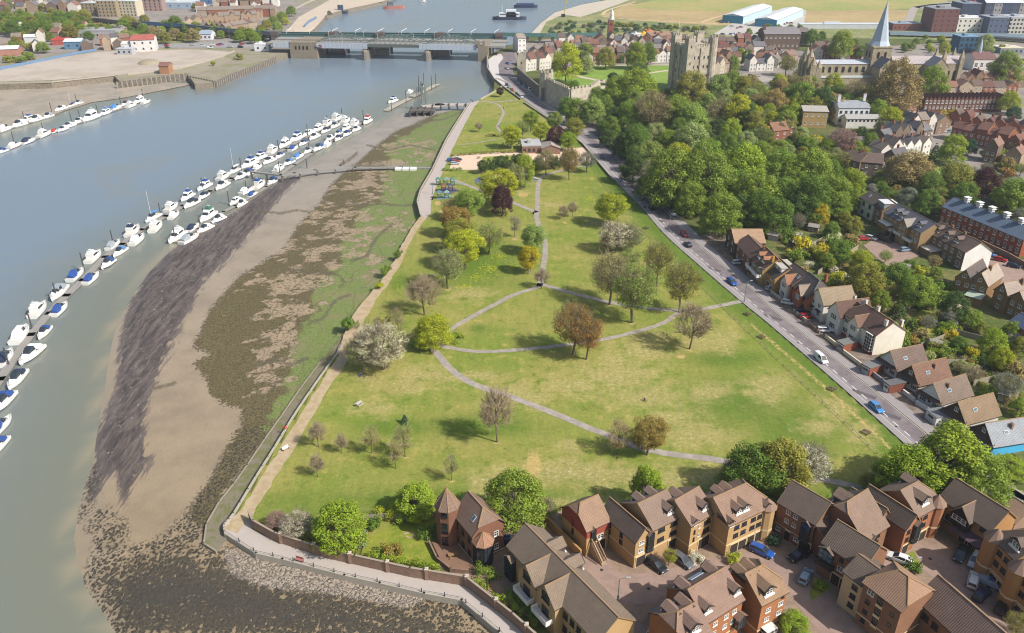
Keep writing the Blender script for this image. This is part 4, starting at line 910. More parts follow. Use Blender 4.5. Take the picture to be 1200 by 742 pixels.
LM = [(664,70,30,'wood','lime','tall lime tree on the castle lawn beside the curtain wall',1.25),(686,60,20,'wood','candle','pale tree behind the tall lime tree on the castle lawn',1.0),(687,74,18,'wood','pale','pale round tree beside the castle lawn path',1.0),(710,65,20,'wood','olive','olive round tree at the back of the castle lawn',1.1),(746,62,22,'wood','bright','bright tree before the houses behind the castle lawn',1.2),(760,60,18,'wood','dark','dark tree behind the castle lawn, left of the keep',1.2),(747,82,26,'wood','deep','very dark spreading tree on the castle lawn', .7),(719,91,16,'wood','deep','small very dark tree on the castle lawn', .8),(860,72,13,'wood','green','green tree in the street right of the keep',1.3),(876,66,14,'wood','dark','dark slim tree in the street right of the keep',1.3),(868,62,10,'wood','bright','small bright tree in the street right of the keep',1.3),(772,40,10,'wood','deep','dark tree among roofs left of the flagpole',1),(1053,95,47,'wood','gold','huge golden-brown tree in front of the cathedral',1.15),(1094,95,32,'wood','green','green tree in front of the cathedral choir',1.1),(987,50,26,'wood','bright','bright green tree behind the cathedral nave',1.1),(1066,195,50,'wood','gold','wide golden-olive tree in the terrace gardens', .8),(1123,208,46,'wood','olive','wide dark olive tree in the terrace gardens', .8),(1156,213,34,'wood','purple','dark purple copper beech above the red brick terrace',1.0),(1187,229,44,'wood','green','mid green tree behind the red brick terrace',1.0),(987,165,32,'blossom','pink','reddish-pink blossom tree below the white mansion', .9),(1118,172,28,'wood','bright','bright green tree right of the white gabled cottages',1.1),(1096,178,13,'conifer','deep','very dark narrow conifer beside the white gabled cottages',1.8),(1137,171,16,'wood','teal','dark bluish tree right of the bright green cottage tree',1.1),(1115,131,15,'shrub','yellow','bright yellow bush below the long brick terrace', .8),(1184,117,22,'wood','lime','yellow-green tree at the end of the long brick terrace',1.1),(1189,131,15,'wood','teal','dark bushy tree right of the long brick terrace',1.0),(1180,77,34,'wood','green','broad green tree beside the white-walled spired building',1.0),(1156,50,18,'wood','pale','pale green tree beside the blue glass building',1.1),(1107,56,13,'wood','lime','lime tree left of the blue glass building',1.1),(1117,50,8,'wood','lime','small lime tree left of the blue glass building',1.2)]
for x, y, w_, k_, c_, lb, rt in LM: T_(x, y, w_, k_, c_, '', rt, label=lb)
CT = 'between castle and cathedral'
for q in [(923,75,20,'light','olive'),(913,97,22,'wood','lime'),(940,112,32,'wood','green'),(964,117,30,'wood','deep'),(984,108,22,'wood','green'),(1002,108,26,'light','brown'),(977,95,20,'wood','lime'),(908,117,28,'wood','gold'),(934,127,13,'wood','yellow'),(1028,128,24,'wood','green'),(1043,139,28,'wood','lime'),(1036,148,18,'light','gray'),(1014,118,18,'light','gold'),(905,140,20,'wood','lime'),(912,150,20,'wood','deep'),(905,155,14,'wood','bright'),(920,132,18,'wood','green'),(951,98,18,'wood','green'),(928,95,18,'light','olive'),(995,92,14,'wood','olive'),(1030,108,20,'light','brown'),(955,88,14,'light','brown'),(938,86,14,'light','brown'),(1010,155,16,'wood','deep'),(1021,166,22,'wood','green'),(938,158,20,'wood','pale'),(955,162,14,'shrub','yellow'),(948,170,20,'wood','green'),(970,172,20,'wood','green'),(1000,172,20,'wood','green'),(1012,180,18,'wood','olive'),(990,188,20,'light','olive'),(951,42,17,'wood','dark'),(963,42,11,'wood','dark'),(937,34,10,'wood','green'),(926,33,9,'wood','dark'),(900,33,11,'wood','dark'),(912,33,10,'wood','green'),(1001,52,14,'wood','green'),(1010,60,14,'wood','green'),(878,37,8,'wood','green'),(884,45,8,'wood','dark')]: T_(*q, CT, 1.0)
GD = 'in the villa gardens'
gs = [(984,293,26,'wood','dark'),(1010,305,26,'wood','lime'),(1015,325,40,'wood','olive'),(943,283,20,'shrub','yellow'),(966,290,13,'shrub','yellow'),(998,278,14,'shrub','gold'),(953,292,14,'shrub','olive'),(1053,322,32,'wood','dark'),(1079,338,36,'wood','green'),(1120,357,34,'wood','deep'),(1053,362,24,'conifer','deep'),(1070,378,16,'conifer','dark'),(1088,378,18,'light','gray'),(1112,372,18,'wood','gray'),(1165,398,30,'wood','bright'),(1140,372,22,'wood','green'),(1115,389,12,'shrub','yellow'),(1181,450,30,'light','gray'),(1176,418,26,'wood','lime'),(1194,430,22,'shrub','gold'),(1143,437,18,'bare','brown'),(1000,262,20,'wood','olive'),(975,268,18,'wood','dark'),(990,255,16,'wood','olive'),(1092,216,30,'wood','dark'),(1089,234,28,'wood','dark'),(1064,231,24,'wood','gray'),(1130,229,34,'wood','dark'),(1037,226,18,'wood','dark'),(1030,214,14,'wood','green'),(1160,240,22,'wood','gray'),(1195,255,24,'wood','gray'),(1020,345,14,'shrub','yellow'),(1033,350,22,'wood','green'),(1045,342,18,'light','olive'),(925,275,14,'shrub','dark'),(933,297,16,'shrub','green'),(970,305,18,'wood','green'),(985,322,16,'shrub','lime'),(973,330,14,'shrub','green'),(1038,300,14,'light','lightgreen'),(1030,312,14,'shrub','green'),(1066,308,14,'shrub','dark'),(1080,316,14,'shrub','lime'),(1097,320,16,'wood','green'),(1100,340,30,'conifer','dark'),(1095,306,16,'light','gold'),(1118,335,14,'shrub','green'),(1150,382,14,'wood','olive'),(1188,385,20,'wood','green'),(1060,395,14,'shrub','green'),(1095,403,14,'shrub','olive'),(1108,410,16,'shrub','green'),(1125,402,18,'wood','dark'),(1139,410,14,'shrub','yellow'),(1150,420,14,'shrub','green'),(1160,455,16,'shrub','green'),(1195,475,22,'wood','green'),(1183,465,10,'shrub','yellow'),(1195,405,22,'wood','olive'),(1045,388,12,'shrub','gray')]
for q in gs: T_(*q, GD, 1.0)
gr = random.Random(77)
def inpoly(x, y, poly):
    c = False
    for i in range(len(poly)):
        a, b = poly[i], poly[i-1]
        if (a[1] > y) != (b[1] > y) and x < (b[0]-a[0])*(y-a[1])/(b[1]-a[1])+a[0]: c = not c
    return c
KEEPOUT = [(972,128,1046,166),(932,128,974,158),(985,172,1035,208),(1025,160,1095,198)]
def scatter(poly, n, wr, cols, place, seed, ratio=.85, kinds=('shrub','shrub','shrub','light')):
    r = random.Random(seed); xs = [p[0] for p in poly]; ys = [p[1] for p in poly]; k_ = 0; pts_ = []
    for _ in range(n*40):
        if k_ >= n: break
        x, y = r.uniform(min(xs), max(xs)), r.uniform(min(ys), max(ys)); w_ = r.uniform(*wr)
        if inpoly(x, y, poly) and not any(a < x < c and b < y < d for a, b, c, d in KEEPOUT) and all(abs(x-a)+abs(y-b)*1.6 > w_*.7 for a, b in pts_):
            pts_.append((x, y)); k_ += 1; T_(x, y, w_, r.choice(kinds), r.choice(cols), place, ratio)
GARD = [(935,272),(1000,262),(1010,300),(1040,315),(1100,318),(1120,345),(1130,400),(1190,425),(1200,480),(1160,455),(1110,430),(1060,400),(1030,370),(990,350),(960,325),(935,310),(918,282)]
scatter(GARD, 100,(7,15),['green','dark','olive','lime','pale','gray','bronze','yellow','bright','white','brown'], GD, 4)
scatter([(880,95),(905,100),(945,100),(1040,110),(1060,135),(1040,150),(1000,140),(940,135),(900,165),(870,150)], 46,(14,24),['green','olive','gold','lime','dark','bright','brown','pale'], CT, 31,1.0,('wood','wood','light'))
scatter([(900,165),(960,160),(1010,165),(1010,200),(960,205),(900,180)], 34,(12,20),['green','dark','olive','bright','pale'], 'below the white mansion',32,.95,('wood','wood','light'))
scatter([(1040,200),(1190,190),(1200,250),(1120,238),(1050,240),(1020,222)], 30,(12,22),['dark','olive','green','gray','gold'], 'round the terrace gardens',33,.9,('wood','wood','light'))
scatter([(1010,132),(1080,150),(1060,165),(1030,172)], 12,(10,18),['green','lime','olive'], 'beside the cottages',34,.95,('wood',))
scatter([(660,100),(800,108),(900,130),(960,190),(900,260),(830,250),(740,190),(690,135)], 60,(14,24),['dark','deep','green'], WD, 35,.7,('wood',))
scatter(GARD, 70,(4,8),['green','olive','lime','pale','white','yellow','dark','bronze'], 'low in the villa gardens',41,.7,('shrub',))
scatter([(1150,180),(1200,170),(1200,210),(1165,200)], 10,(8,16),['olive','gold','green','copper'], 'in the gardens right of the cottages',5)
scatter([(1010,180),(1080,205),(1060,215),(1010,205)], 10,(8,16),['olive','dark','green'], 'in the gardens left of the terrace lawn',6)
scatter([(862,296),(880,300),(875,312),(860,305)], 3,(5,8),['green','lime'], 'in the upper front gardens',8,.7,('shrub',))
scatter([(915,345),(935,345),(940,355),(920,352)], 5,(6,9),['green','lime','olive'], 'in the front garden of the red-orange villa',9,.7,('shrub',))
# west bank and far trees
WB = 'on the far bank'
for (x, y, w_, k_, c_) in [(3,22,18,'wood','dark'),(15,24,13,'wood','lightgreen'),(35,21,9,'wood','gold'),(24,18,16,'wood','green'),(48,23,17,'wood','green'),(60,22,17,'wood','green'),(69,22,18,'wood','dark'),(80,24,16,'wood','dark'),(86,18,14,'wood','olive'),(11,30,14,'wood','dark'),(38,28,14,'wood','dark'),(13,54,14,'wood','green'),(49,54,14,'wood','green'),(82,35,18,'wood','olive'),(96,35,16,'wood','green'),(108,34,16,'wood','green'),(28,42,12,'wood','olive'),(66,37,12,'wood','olive'),(169,22,12,'wood','olive'),(205,26,18,'wood','dark'),(198,28,12,'wood','green'),(248,30,13,'wood','lime'),(193,43,14,'wood','olive'),(212,42,10,'wood','olive'),(179,37,16,'wood','brown'),(187,39,14,'wood','brown'),(205,39,14,'wood','brown'),(225,40,16,'wood','brown'),(168,33,14,'wood','green'),(155,26,14,'wood','olive'),(145,27,14,'wood','green'),(130,35,14,'wood','green'),(118,33,14,'wood','olive'),(341,12,12,'wood','green'),(330,18,12,'wood','green'),(320,23,12,'wood','green'),(312,28,12,'wood','olive'),(325,30,12,'wood','lightgreen'),(305,33,10,'wood','olive'),(334,24,9,'wood','lime'),(386,15,6,'wood','gray'),(262,2,10,'wood','dark'),(228,7,8,'wood','olive'),(148,22,12,'wood','olive'),(250,74,6,'round','lime'),(280,65,8,'shrub','olive'),(294,40,12,'wood','green')]:
    T_(x, y, w_, k_, c_, WB, .85)
scatter([(88,30),(110,28),(165,36),(172,46),(120,42),(95,42)], 26,(9,14),['green','olive','dark','pale'], 'on the scrub by the left viaduct',51,.7,('wood','shrub'))
scatter([(0,18),(100,18),(100,32),(0,32)], 26,(13,19),['green','dark','olive','dark'], 'in the far bank tree belt',52,.9,('wood',))
scatter([(170,34),(320,46),(320,40),(250,30),(180,28)], 16,(9,14),['green','olive','lightgreen'], 'beside the blue viaduct',53,.9,('wood',))
scatter([(0,34),(60,34),(60,68),(0,70)], 12,(7,11),['olive','green'], 'among the far bank yards',54,.9,('wood','shrub'))
scatter([(0,0),(110,0),(100,12),(0,14)], 14,(6,10),['green','olive','dark'], 'among the far bank houses',11,.9,('wood',))
scatter([(640,38),(655,22),(700,24),(830,30),(840,38),(760,38),(690,40)], 75,(4,8),['gray','olive','dark','teal'], 'on the far scrubland behind the town',12,.7,('shrub','shrub','wood'))
scatter([(1050,40),(1200,44),(1200,60),(1060,58)], 14,(5,9),['green','dark','lime'], 'near the railway behind the cathedral',13,.9,('wood',))
scatter([(620,64),(700,70),(850,66),(930,80),(925,60),(800,52),(640,52)], 16,(6,9),['green','dark','purple'], 'between the old town roofs',14,1,('wood',))
for r_, ks in PROTOS:
    for k_ in ks: bpy.data.objects.remove(k_)
    bpy.data.objects.remove(r_)
# ------------------------------------------------------------------ buildings
def wall_mat(name, brick=True):
    m, n, l, b = nodes(name); oc = n.new('ShaderNodeObjectInfo').outputs['Color']
    tc = n.new('ShaderNodeTexCoord').outputs['Object']; pos = geo(n)
    n1 = noise(n, l, pos, .35,5,.6); n2 = noise(n, l, pos, 5,2,.6)
    c = mixc(n, l, 1.0, oc, mth(n, l, 'MULTIPLY_ADD', n1,.4,.8),'MULTIPLY')
    c = mixc(n, l, 1.0, c, mth(n, l, 'MULTIPLY_ADD', n2,.34,.83),'MULTIPLY')
    if brick:
        wv = n.new('ShaderNodeTexWave'); wv.bands_direction = 'Z'; wv.inputs['Scale'].default_value = 2.1; wv.inputs['Distortion'].default_value = .4; l.new(tc, wv.inputs[0])
        c = mixc(n, l, 1.0, c, mth(n, l, 'MULTIPLY_ADD', wv.outputs['Fac'], .12,.92),'MULTIPLY')
    l.new(c, b.inputs['Base Color']); b.inputs['Roughness'].default_value = .88; b.inputs['Specular IOR Level'].default_value = .2
    return m
def roof_mat(name, rib=2.9, course=.26, amt=.14):
    m, n, l, b = nodes(name); oc = n.new('ShaderNodeObjectInfo').outputs['Color']
    uv = n.new('ShaderNodeTexCoord').outputs['UV']; pos = geo(n)
    w1 = n.new('ShaderNodeTexWave'); w1.bands_direction = 'X'; w1.inputs['Scale'].default_value = rib/PI; l.new(uv, w1.inputs[0])
    w2 = n.new('ShaderNodeTexWave'); w2.bands_direction = 'Y'; w2.wave_profile = 'SAW'; w2.inputs['Scale'].default_value = 2.2/PI; w2.inputs['Distortion'].default_value = .3; l.new(uv, w2.inputs[0])
    n1 = noise(n, l, pos, .5,5,.65); n2 = noise(n, l, pos, 4,3,.7)
    c = mixc(n, l, 1.0, oc, mth(n, l, 'MULTIPLY_ADD', w1.outputs['Fac'], amt, 1-amt*.6),'MULTIPLY')
    c = mixc(n, l, 1.0, c, mth(n, l, 'MULTIPLY_ADD', w2.outputs['Fac'], course*.5,1-course*.25),'MULTIPLY')
    c = mixc(n, l, 1.0, c, mth(n, l, 'MULTIPLY_ADD', n1,.5,.75),'MULTIPLY'); c = mixc(n, l, 1.0, c, mth(n, l, 'MULTIPLY_ADD', n2,.5,.75),'MULTIPLY')
    c = mixc(n, l, mth(n, l, 'MULTIPLY', ramp(n, l, n1,.62,.8), .5), c, lin('#84794f'))
    l.new(c, b.inputs['Base Color']); b.inputs['Roughness'].default_value = .85; b.inputs['Specular IOR Level'].default_value = .25
    l.new(bump(n, l, mth(n, l, 'ADD', w1.outputs['Fac'], mth(n, l, 'MULTIPLY', w2.outputs['Fac'], .5)), .03), b.inputs['Normal'])
    return m
M_bw = wall_mat('brickwork'); M_rn = wall_mat('render', False)
M_rt = roof_mat('roof_tiles'); M_rs = roof_mat('roof_slates',3.0,.3,.12); M_rm = roof_mat('roof_metal',1.2,.05,.2)
M_cap = mat('ridge_tiles','#957a5a', .85,.2,1); M_white = mat('white_joinery','#d6d4cf', .5,.05,2); M_darkf = mat('dark_joinery','#2b2a2c', .5,.1,2)
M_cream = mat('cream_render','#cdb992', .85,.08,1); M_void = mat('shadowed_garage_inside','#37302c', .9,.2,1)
m, n, l, b = nodes('window_glass'); b.inputs['Base Color'].default_value = (.028,.036,.045,1); b.inputs['Roughness'].default_value = .06; b.inputs['Specular IOR Level'].default_value = .8; M_glass = m
m, n, l, b = nodes('blue_glass'); b.inputs['Base Color'].default_value = (.06,.13,.17,1); b.inputs['Roughness'].default_value = .1; M_bglass = m
def window_mesh(name, frame, cols=2, rows=2, sill=True, fw=.09, arch=False):
    mb = MB(); mb.box(-.5,.5,-.02,.0,-.5,.5,1)
    for x in (-.5,.5-fw): mb.box(x, x+fw, -.07,-.021,-.5,.5,0)
    for z in (-.5,.5-fw): mb.box(-.5+fw, .5-fw, -.068,-.021, z, z+fw, 0)
    for i in range(1, cols): x = -.5+i/cols; mb.box(x-fw*.4, x+fw*.4,-.064,-.021,-.5+fw, .5-fw, 0)
    for i in range(1, rows): z = -.5+i/rows; mb.box(-.5+fw, .5-fw, -.06,-.021, z-fw*.3, z+fw*.3,0)
    if sill: mb.box(-.56,.56,-.16,-.0,-.58,-.502,0)
    return mb.mesh(name, [frame, M_glass])
WM = dict(white=window_mesh('window', M_white), white3=window_mesh('window', M_white, 3,2, fw=.06), dark=window_mesh('window', M_darkf), tall=window_mesh('window', M_white, 2,3, fw=.08), darkbay=window_mesh('bay_window', M_darkf, 3,4, False, .05), plain=window_mesh('window', M_darkf, 1,1, False, .06), one=window_mesh('window', M_white, 1,2, True, .12))
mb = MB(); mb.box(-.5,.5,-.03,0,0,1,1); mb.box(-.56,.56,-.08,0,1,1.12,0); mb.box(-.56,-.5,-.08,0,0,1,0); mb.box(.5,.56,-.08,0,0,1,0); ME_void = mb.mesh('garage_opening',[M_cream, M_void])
mb = MB(); mb.box(-.5,.5,-.06,0,0,1,0); mb.box(-.38,.38,-.07,-.061,.55,.9,1)
DOORM = {}
def door_mesh(c):
    if c not in DOORM:
        q = MB(); q.box(-.5,.5,-.06,0,0,1,0); q.box(-.36,.36,-.08,-.061,.58,.9,1); q.box(-.6,.6,-.1,0,1,1.08,2); DOORM[c] = q.mesh('door',[mat('door_'+c.strip('#'), c, .5,.05,2), M_glass, M_white])
    return DOORM[c]
q = MB()
for a, s_ in ((1,-1),(2,1)): pass
q.face([(-.8,0,0),(.8,0,0),(.8,0,1.15),(0,0,1.75),(-.8,0,1.15)], 1)
q.face([(-.8,3,0),(-.8,0,0),(-.8,0,1.15),(-.8,3,1.15)], 1); q.face([(.8,0,0),(.8,3,0),(.8,3,1.15),(.8,0,1.15)], 1)
for s_ in (-1,1):
    e = [(s_*1.0,-.3,1.0),(s_*1.0,3.2,1.0),(0,3.2,1.78),(0,-.3,1.78)]
    if s_ < 0: e = e[::-1]
    q.face(e, 0,[(p[1], abs(p[0])) for p in e]); q.face([(p[0], p[1], p[2]-.12) for p in e[::-1]], 2)
    q.bar((s_*1.0,-.3,.95),(0,-.3,1.73), .08,.18,2)
q.box(-.9,.9,-.28,0,-.12,.12,3)
ME_dormer = q.mesh('dormer',[M_rt, mat('dormer_cheek','#4a4440', .8,.2,2), mat('dark_bargeboard','#3c3530', .7,.1,2), M_white])
q = MB(); q.box(-.45,.45,-.3,.3,-1.2,1.0,0); q.box(-.5,.5,-.35,.35,1.0,1.12,0)
for x in (-.22,.22): q.tube((x, 0,1.12),(x, 0,1.5), .13,.1,6,1)
ME_chim = q.mesh('chimney',[M_bw, mat('clay_pots','#a5694a', .8,.2,2)])
class Bld:
    def __init__(s, name, label, A, B, zr, cat='house', wall='#b08a5c', roof='#8a7263', group=None, rm=None, wm=None, base=0.0):
        pa, pb = G(*A, zr), G(*B, zr); d = pb-pa
        s.L = d.length; s.rz = math.atan2(d.y, d.x); s.wall = lin(wall); s.roof = lin(roof); s.rm = rm or M_rt; s.wm = wm or M_bw
        s.root = thing(name, label, cat, (pa.x, pa.y, base), s.rz, group); s.W = []
        s.root['at'] = (pa+pb)*.5
    def wing(s, x0, x1, y0, y1, eave, rise, axis='x', h0=0, h1=0, z0=-.3, wall=None, roof=None, ov=.3, cap=True, split=None, rn='roof', wn='wall'):
        """a rectangular block with a pitched roof; h0,h1: how far the ridge is hipped in at its two ends"""
        T = (lambda p: p) if axis == 'x' else (lambda p: (x0+(p[1]-0)*1, y0+(p[0]-0)*1, p[2]))
        if axis == 'x': a0, a1, b0, b1 = x0, x1, y0, y1; tr = lambda a, b, z: (a, b, z)
        else: a0, a1, b0, b1 = y0, y1, x0, x1; tr = lambda a, b, z: (b, a, z)
        bm_ = (b0+b1)/2; hb = (b1-b0)/2; sl = rise/hb
        mb = MB(); flip = axis != 'x'
        def fc(pts_, m=0, uv=None):
            pts_ = [tr(*p) for p in pts_]
            if flip: pts_ = pts_[::-1]; uv = uv[::-1] if uv else None
            mb.face(pts_, m, uv)
        zt = eave-.02
        def gable(a, h, sgn):
            pts_ = [(a, b0, z0),(a, b1, z0),(a, b1, zt)]
            if h < .05: pts_ += [(a, bm_, zt+rise)]
            elif h < 90:
                fr = min(1, h/hb)                      # half hip: wall rises part of the way
                if h < hb*.9: k_ = 1-fr; pts_ += [(a, b1-hb*k_, zt+rise*k_),(a, b0+hb*k_, zt+rise*k_)]
            pts_ += [(a, b0, zt)]
            fc(pts_ if sgn > 0 else pts_[::-1])
        fc([(a0, b0, z0),(a1, b0, z0),(a1, b0, zt),(a0, b0, zt)]); fc([(a1, b1, z0),(a0, b1, z0),(a0, b1, zt),(a1, b1, zt)])
        gable(a1, h1,1); gable(a0, h0,-1)
        w = mb.build(wn, [s.wm], s.root, wall and lin(wall) or s.wall)
        mb = MB(); zr = eave+rise; ze = eave-ov*sl
        def end(a, h, sg):
            if h < .05: return a+sg*ov, None
            if h < hb*.9: k_ = 1-h/hb; return a-sg*h*.75,(a+sg*ov, k_)
            return a-sg*h, (a+sg*ov, 0)
        r1, e1 = end(a1, h1,1); r0, e0 = end(a0, h0,-1)
        th = .16; sh = math.hypot(hb+ov, rise+ov*sl)
        for side in (-1,1):
            be = bm_+side*(hb+ov)
            P0 = [(a0-ov, be, ze)]; P1 = [(a1+ov, be, ze)]
            poly = [(a0-ov, be, ze),(a1+ov, be, ze)]
            if e1 is not None and e1[1] > 0: poly.append((a1+ov, bm_+side*hb*(1-e1[1]), eave+rise*e1[1]))
            poly.append((r1, bm_, zr)); poly.append((r0, bm_, zr))
            if e0 is not None and e0[1] > 0: poly.append((a0-ov, bm_+side*hb*(1-e0[1]), eave+rise*e0[1]))
            uv = [(p[0], abs(p[1]-be)/(hb+ov)*sh) for p in poly]
            if side > 0: poly = poly[::-1]; uv = uv[::-1]
            fc(poly, 0, uv); fc([(p[0], p[1], p[2]-th) for p in poly[::-1]], 2)
            fc([(a0-ov, be, ze-th),(a1+ov, be, ze-th),(a1+ov, be, ze),(a0-ov, be, ze)][::(-side)], 2)
        for (r_, e_, sg, a) in ((r1, e1,1, a1+ov),(r0, e0,-1, a0-ov)):
            if e_ is None:
                for side in (-1,1):
                    be = bm_+side*(hb+ov); q = [(a, be, ze-th-.04),(a, bm_, zr-th-.04),(a, bm_, zr),(a, be, ze)]
                    fc(q if side*sg < 0 else q[::-1], 1)
            else:
                k_ = e_[1]; q = [(a, bm_-(hb*(1-k_) if k_ else hb+ov), eave+rise*k_ if k_ else ze),(a, bm_+(hb*(1-k_) if k_ else hb+ov), eave+rise*k_ if k_ else ze),(r_, bm_, zr)]
                uv = [(q[0][1], 0),(q[1][1], 0),(bm_, sh)]
                if sg < 0: q = [q[1], q[0], q[2]]
                fc(q, 0, uv)
                if cap:
                    for p in q[:2]: mb.bar(tr(p[0], p[1], p[2]+.03), tr(r_, bm_, zr+.03), .22,.12,1)
        if cap: mb.bar(tr(r0, bm_, zr+.02), tr(r1, bm_, zr+.02), .18,.12,1)
        rf = mb.build(rn, [s.rm, M_cap if s.rm is M_rt else mat('grey_ridge','#6e6c6c', .8,.1,1), M_darkf], s.root, roof and lin(roof) or s.roof)
        s.W.append((x0, x1, y0, y1, eave, rise, axis)); s.last = rf
        return s
    def put(s, name, me, face, u, z, w=1, h=1, k=-1, color=None, out=0.0, d=1):
        x0, x1, y0, y1 = s.W[k][:4]
        if face == 'f': loc = (x0+u, y0-out, z); r = 0
        elif face == 'r': loc = (x1+out, y0+u, z); r = PI/2
        elif face == 'l': loc = (x0-out, y1-u, z); r = -PI/2
        else: loc = (x1-u, y1+out, z); r = PI
        o = link(name, me, s.root, color); o.location = loc; o.rotation_euler = (0,0, r); o.scale = (w, d, h); return o
    def flen(s, face, k=-1):
        x0, x1, y0, y1 = s.W[k][:4]; return x1-x0 if face in 'fb' else y1-y0
    def wins(s, face, us, zs, w=1.1, h=1.2, st='white', k=-1):
        L = s.flen(face, k)
        if isinstance(us, int): us = [(i+.5)/us for i in range(us)]
        for z in zs:
            for u in us: s.put('window', WM[st], face, u*L, z, w, h, k, out=.005)
        return s
    def garage(s, face, us, w=2.6, h=2.2, k=-1):
        L = s.flen(face, k)
        for u in us: s.put('garage_opening', ME_void, face, u*L, 0, w, h, k, out=.005)
        return s
    def door(s, face, u, c='#3c4a66', k=-1, z=0): s.put('door', door_mesh(c), face, u*s.flen(face, k), z, 1.0,2.1, k, out=.006); return s
    def band(s, z=2.5, k=-1, c=None, h=.28):
        x0, x1, y0, y1 = s.W[k][:4]; mb = MB(); t_ = .05
        mb.box(x0-t_, x1+t_, y0-t_, y0-.004, z, z+h); mb.box(x0-t_, x1+t_, y1+.004, y1+t_, z, z+h); mb.box(x1+.004, x1+t_, y0-.004, y1+.004, z, z+h); mb.box(x0-t_, x0-.004, y0-.004, y1+.004, z, z+h)
        mb.build('band_course',[c or M_cream], s.root); return s
    def dormer(s, u, t_=.35, k=-1, w=1.0, side='f', win='white'):
        x0, x1, y0, y1, e, ri, ax = s.W[k]
        if ax == 'x':
            L = x1-x0; hb = (y1-y0)/2; z = e+ri*t_-.05
            if side == 'f': loc = (x0+u*L, y0+hb*t_, z); r = 0
            else: loc = (x0+u*L, y1-hb*t_, z); r = PI
        else:
            L = y1-y0; hb = (x1-x0)/2; z = e+ri*t_-.05
            loc = (x0+hb*t_, y0+u*L, z) if side == 'l' else (x1-hb*t_, y0+u*L, z); r = -PI/2 if side == 'l' else PI/2
        o = link('dormer', ME_dormer, s.root, s.roof); o.location = loc; o.rotation_euler = (0,0, r); o.scale = (w, 1, w)
        q = link('window', WM[win], o); q.location = (0,-.01,.6); q.scale = (1.2,1,.85); return s
    def skylight(s, u, t_, k=-1, side='f'):
        x0, x1, y0, y1, e, ri, ax = s.W[k]; mb = MB()
        if ax == 'x':
            hb = (y1-y0)/2; a = math.atan2(ri, hb); y = y0+hb*t_ if side == 'f' else y1-hb*t_; loc = (x0+u*(x1-x0), y, e+ri*t_+.05); rot = (a if side == 'f' else -a, 0,0)
        else:
            hb = (x1-x0)/2; a = math.atan2(ri, hb); x = x1-hb*t_; loc = (x, y0+u*(y1-y0), e+ri*t_+.05); rot = (0, a, 0)
        mb.box(-.4,.4,-.6,.6,-.02,.08,0); mb.box(-.32,.32,-.52,.52,.081,.09,1); o = mb.build('skylight',[mat('zinc','#b9bcc0', .4,.1,1), M_bglass], s.root); o.location = loc; o.rotation_euler = rot; return s
    def chimney(s, x, y, z, c=None, sc_=1.0, rot=0):
        o = link('chimney', ME_chim, s.root, lin(c) if c else s.wall); o.location = (x, y, z); o.scale = (sc_,)*3; o.rotation_euler = (0,0, rot); return s
    def bay(s, face, u, w=1.8, z0=2.4, z1=6.2, k=-1, d=.7, roofed=True, frame=None, gl=None, cheek=None):
        mb = MB(); fr = 0
        mb.box(-w/2, w/2,-d, 0, z0, z1,1)
        for i in range(4): x = -w/2+i*w/3; mb.box(x-.04, x+.04,-d-.04,-d+.001, z0, z1,0)
        nz = max(2, int((z1-z0)/.9))
        for i in range(nz+1): z = z0+(z1-z0)*i/nz; mb.box(-w/2-.05, w/2+.05,-d-.05,0, z-.05, z+.05,0)
        if roofed:
            for q in (((-w/2-.2,-d-.25, z1),(0,-d-.25, z1+.8),(0,.9, z1+.8),(-w/2-.2,.9, z1)),((w/2+.2,.9, z1),(0,.9, z1+.8),(0,-d-.25, z1+.8),(w/2+.2,-d-.25, z1))): mb.face(q, 2,[(p[1], abs(p[0])) for p in q])
            mb.face([(-w/2,-d, z1),(w/2,-d, z1),(0,-d, z1+.75)], 0)
        o = mb.mesh('bay_window',[frame or M_darkf, gl or M_glass, M_rt]); s.put('bay_window', o, face, u*s.flen(face, k),0,1,1, k, s.roof); return s
    def balcony(s, face, u, z, w=3, d=1.2, k=-1, c=None):
        mb = MB(); mb.box(-w/2, w/2,-d, 0, z-.12, z); mb.box(-w/2, w/2,-d-.03,-d, z, z+1.0); mb.box(-w/2,-w/2+.04,-d, 0, z, z+1); mb.box(w/2-.04, w/2,-d, 0, z, z+1)
        s.put('balcony', mb.mesh('balcony',[c or M_white]), face, u*s.flen(face, k),0,1,1, k); return s
    def lean(s, x0, x1, y0, y1, z0, z1, h, wall=None, roofm=None, name='extension'):
        mb = MB(); mb.box(x0, x1, y0, y1, z0, z1,0); mb.face([(x0-.2, y0-.2, z1+.02),(x1+.2, y0-.2, z1+.02),(x1+.2, y1, z1+h),(x0-.2, y1, z1+h)], 1,[(x0,0),(x1,0),(x1, y1-y0),(x0, y1-y0)]); mb.face([(x0-.2, y0-.2, z1-.08),(x0-.2, y1, z1+h-.1),(x1+.2, y1, z1+h-.1),(x1+.2, y0-.2, z1-.08)], 2)
        for x in (x0, x1): mb.face([(x, y0, z1),(x, y1, z1),(x, y1, z1+h)], 0)
        mb.build(name, [s.wm, roofm or s.rm, M_darkf], s.root, s.wall); return s
TAN = '#ad8f66'; BRN = '#82604b'; RT = '#786a5c'; RD = '#675a51'
M_cone = mat('cone_tiles','#80695b', .85,.2,1.5)
EG = 'brick houses of the riverside estate'
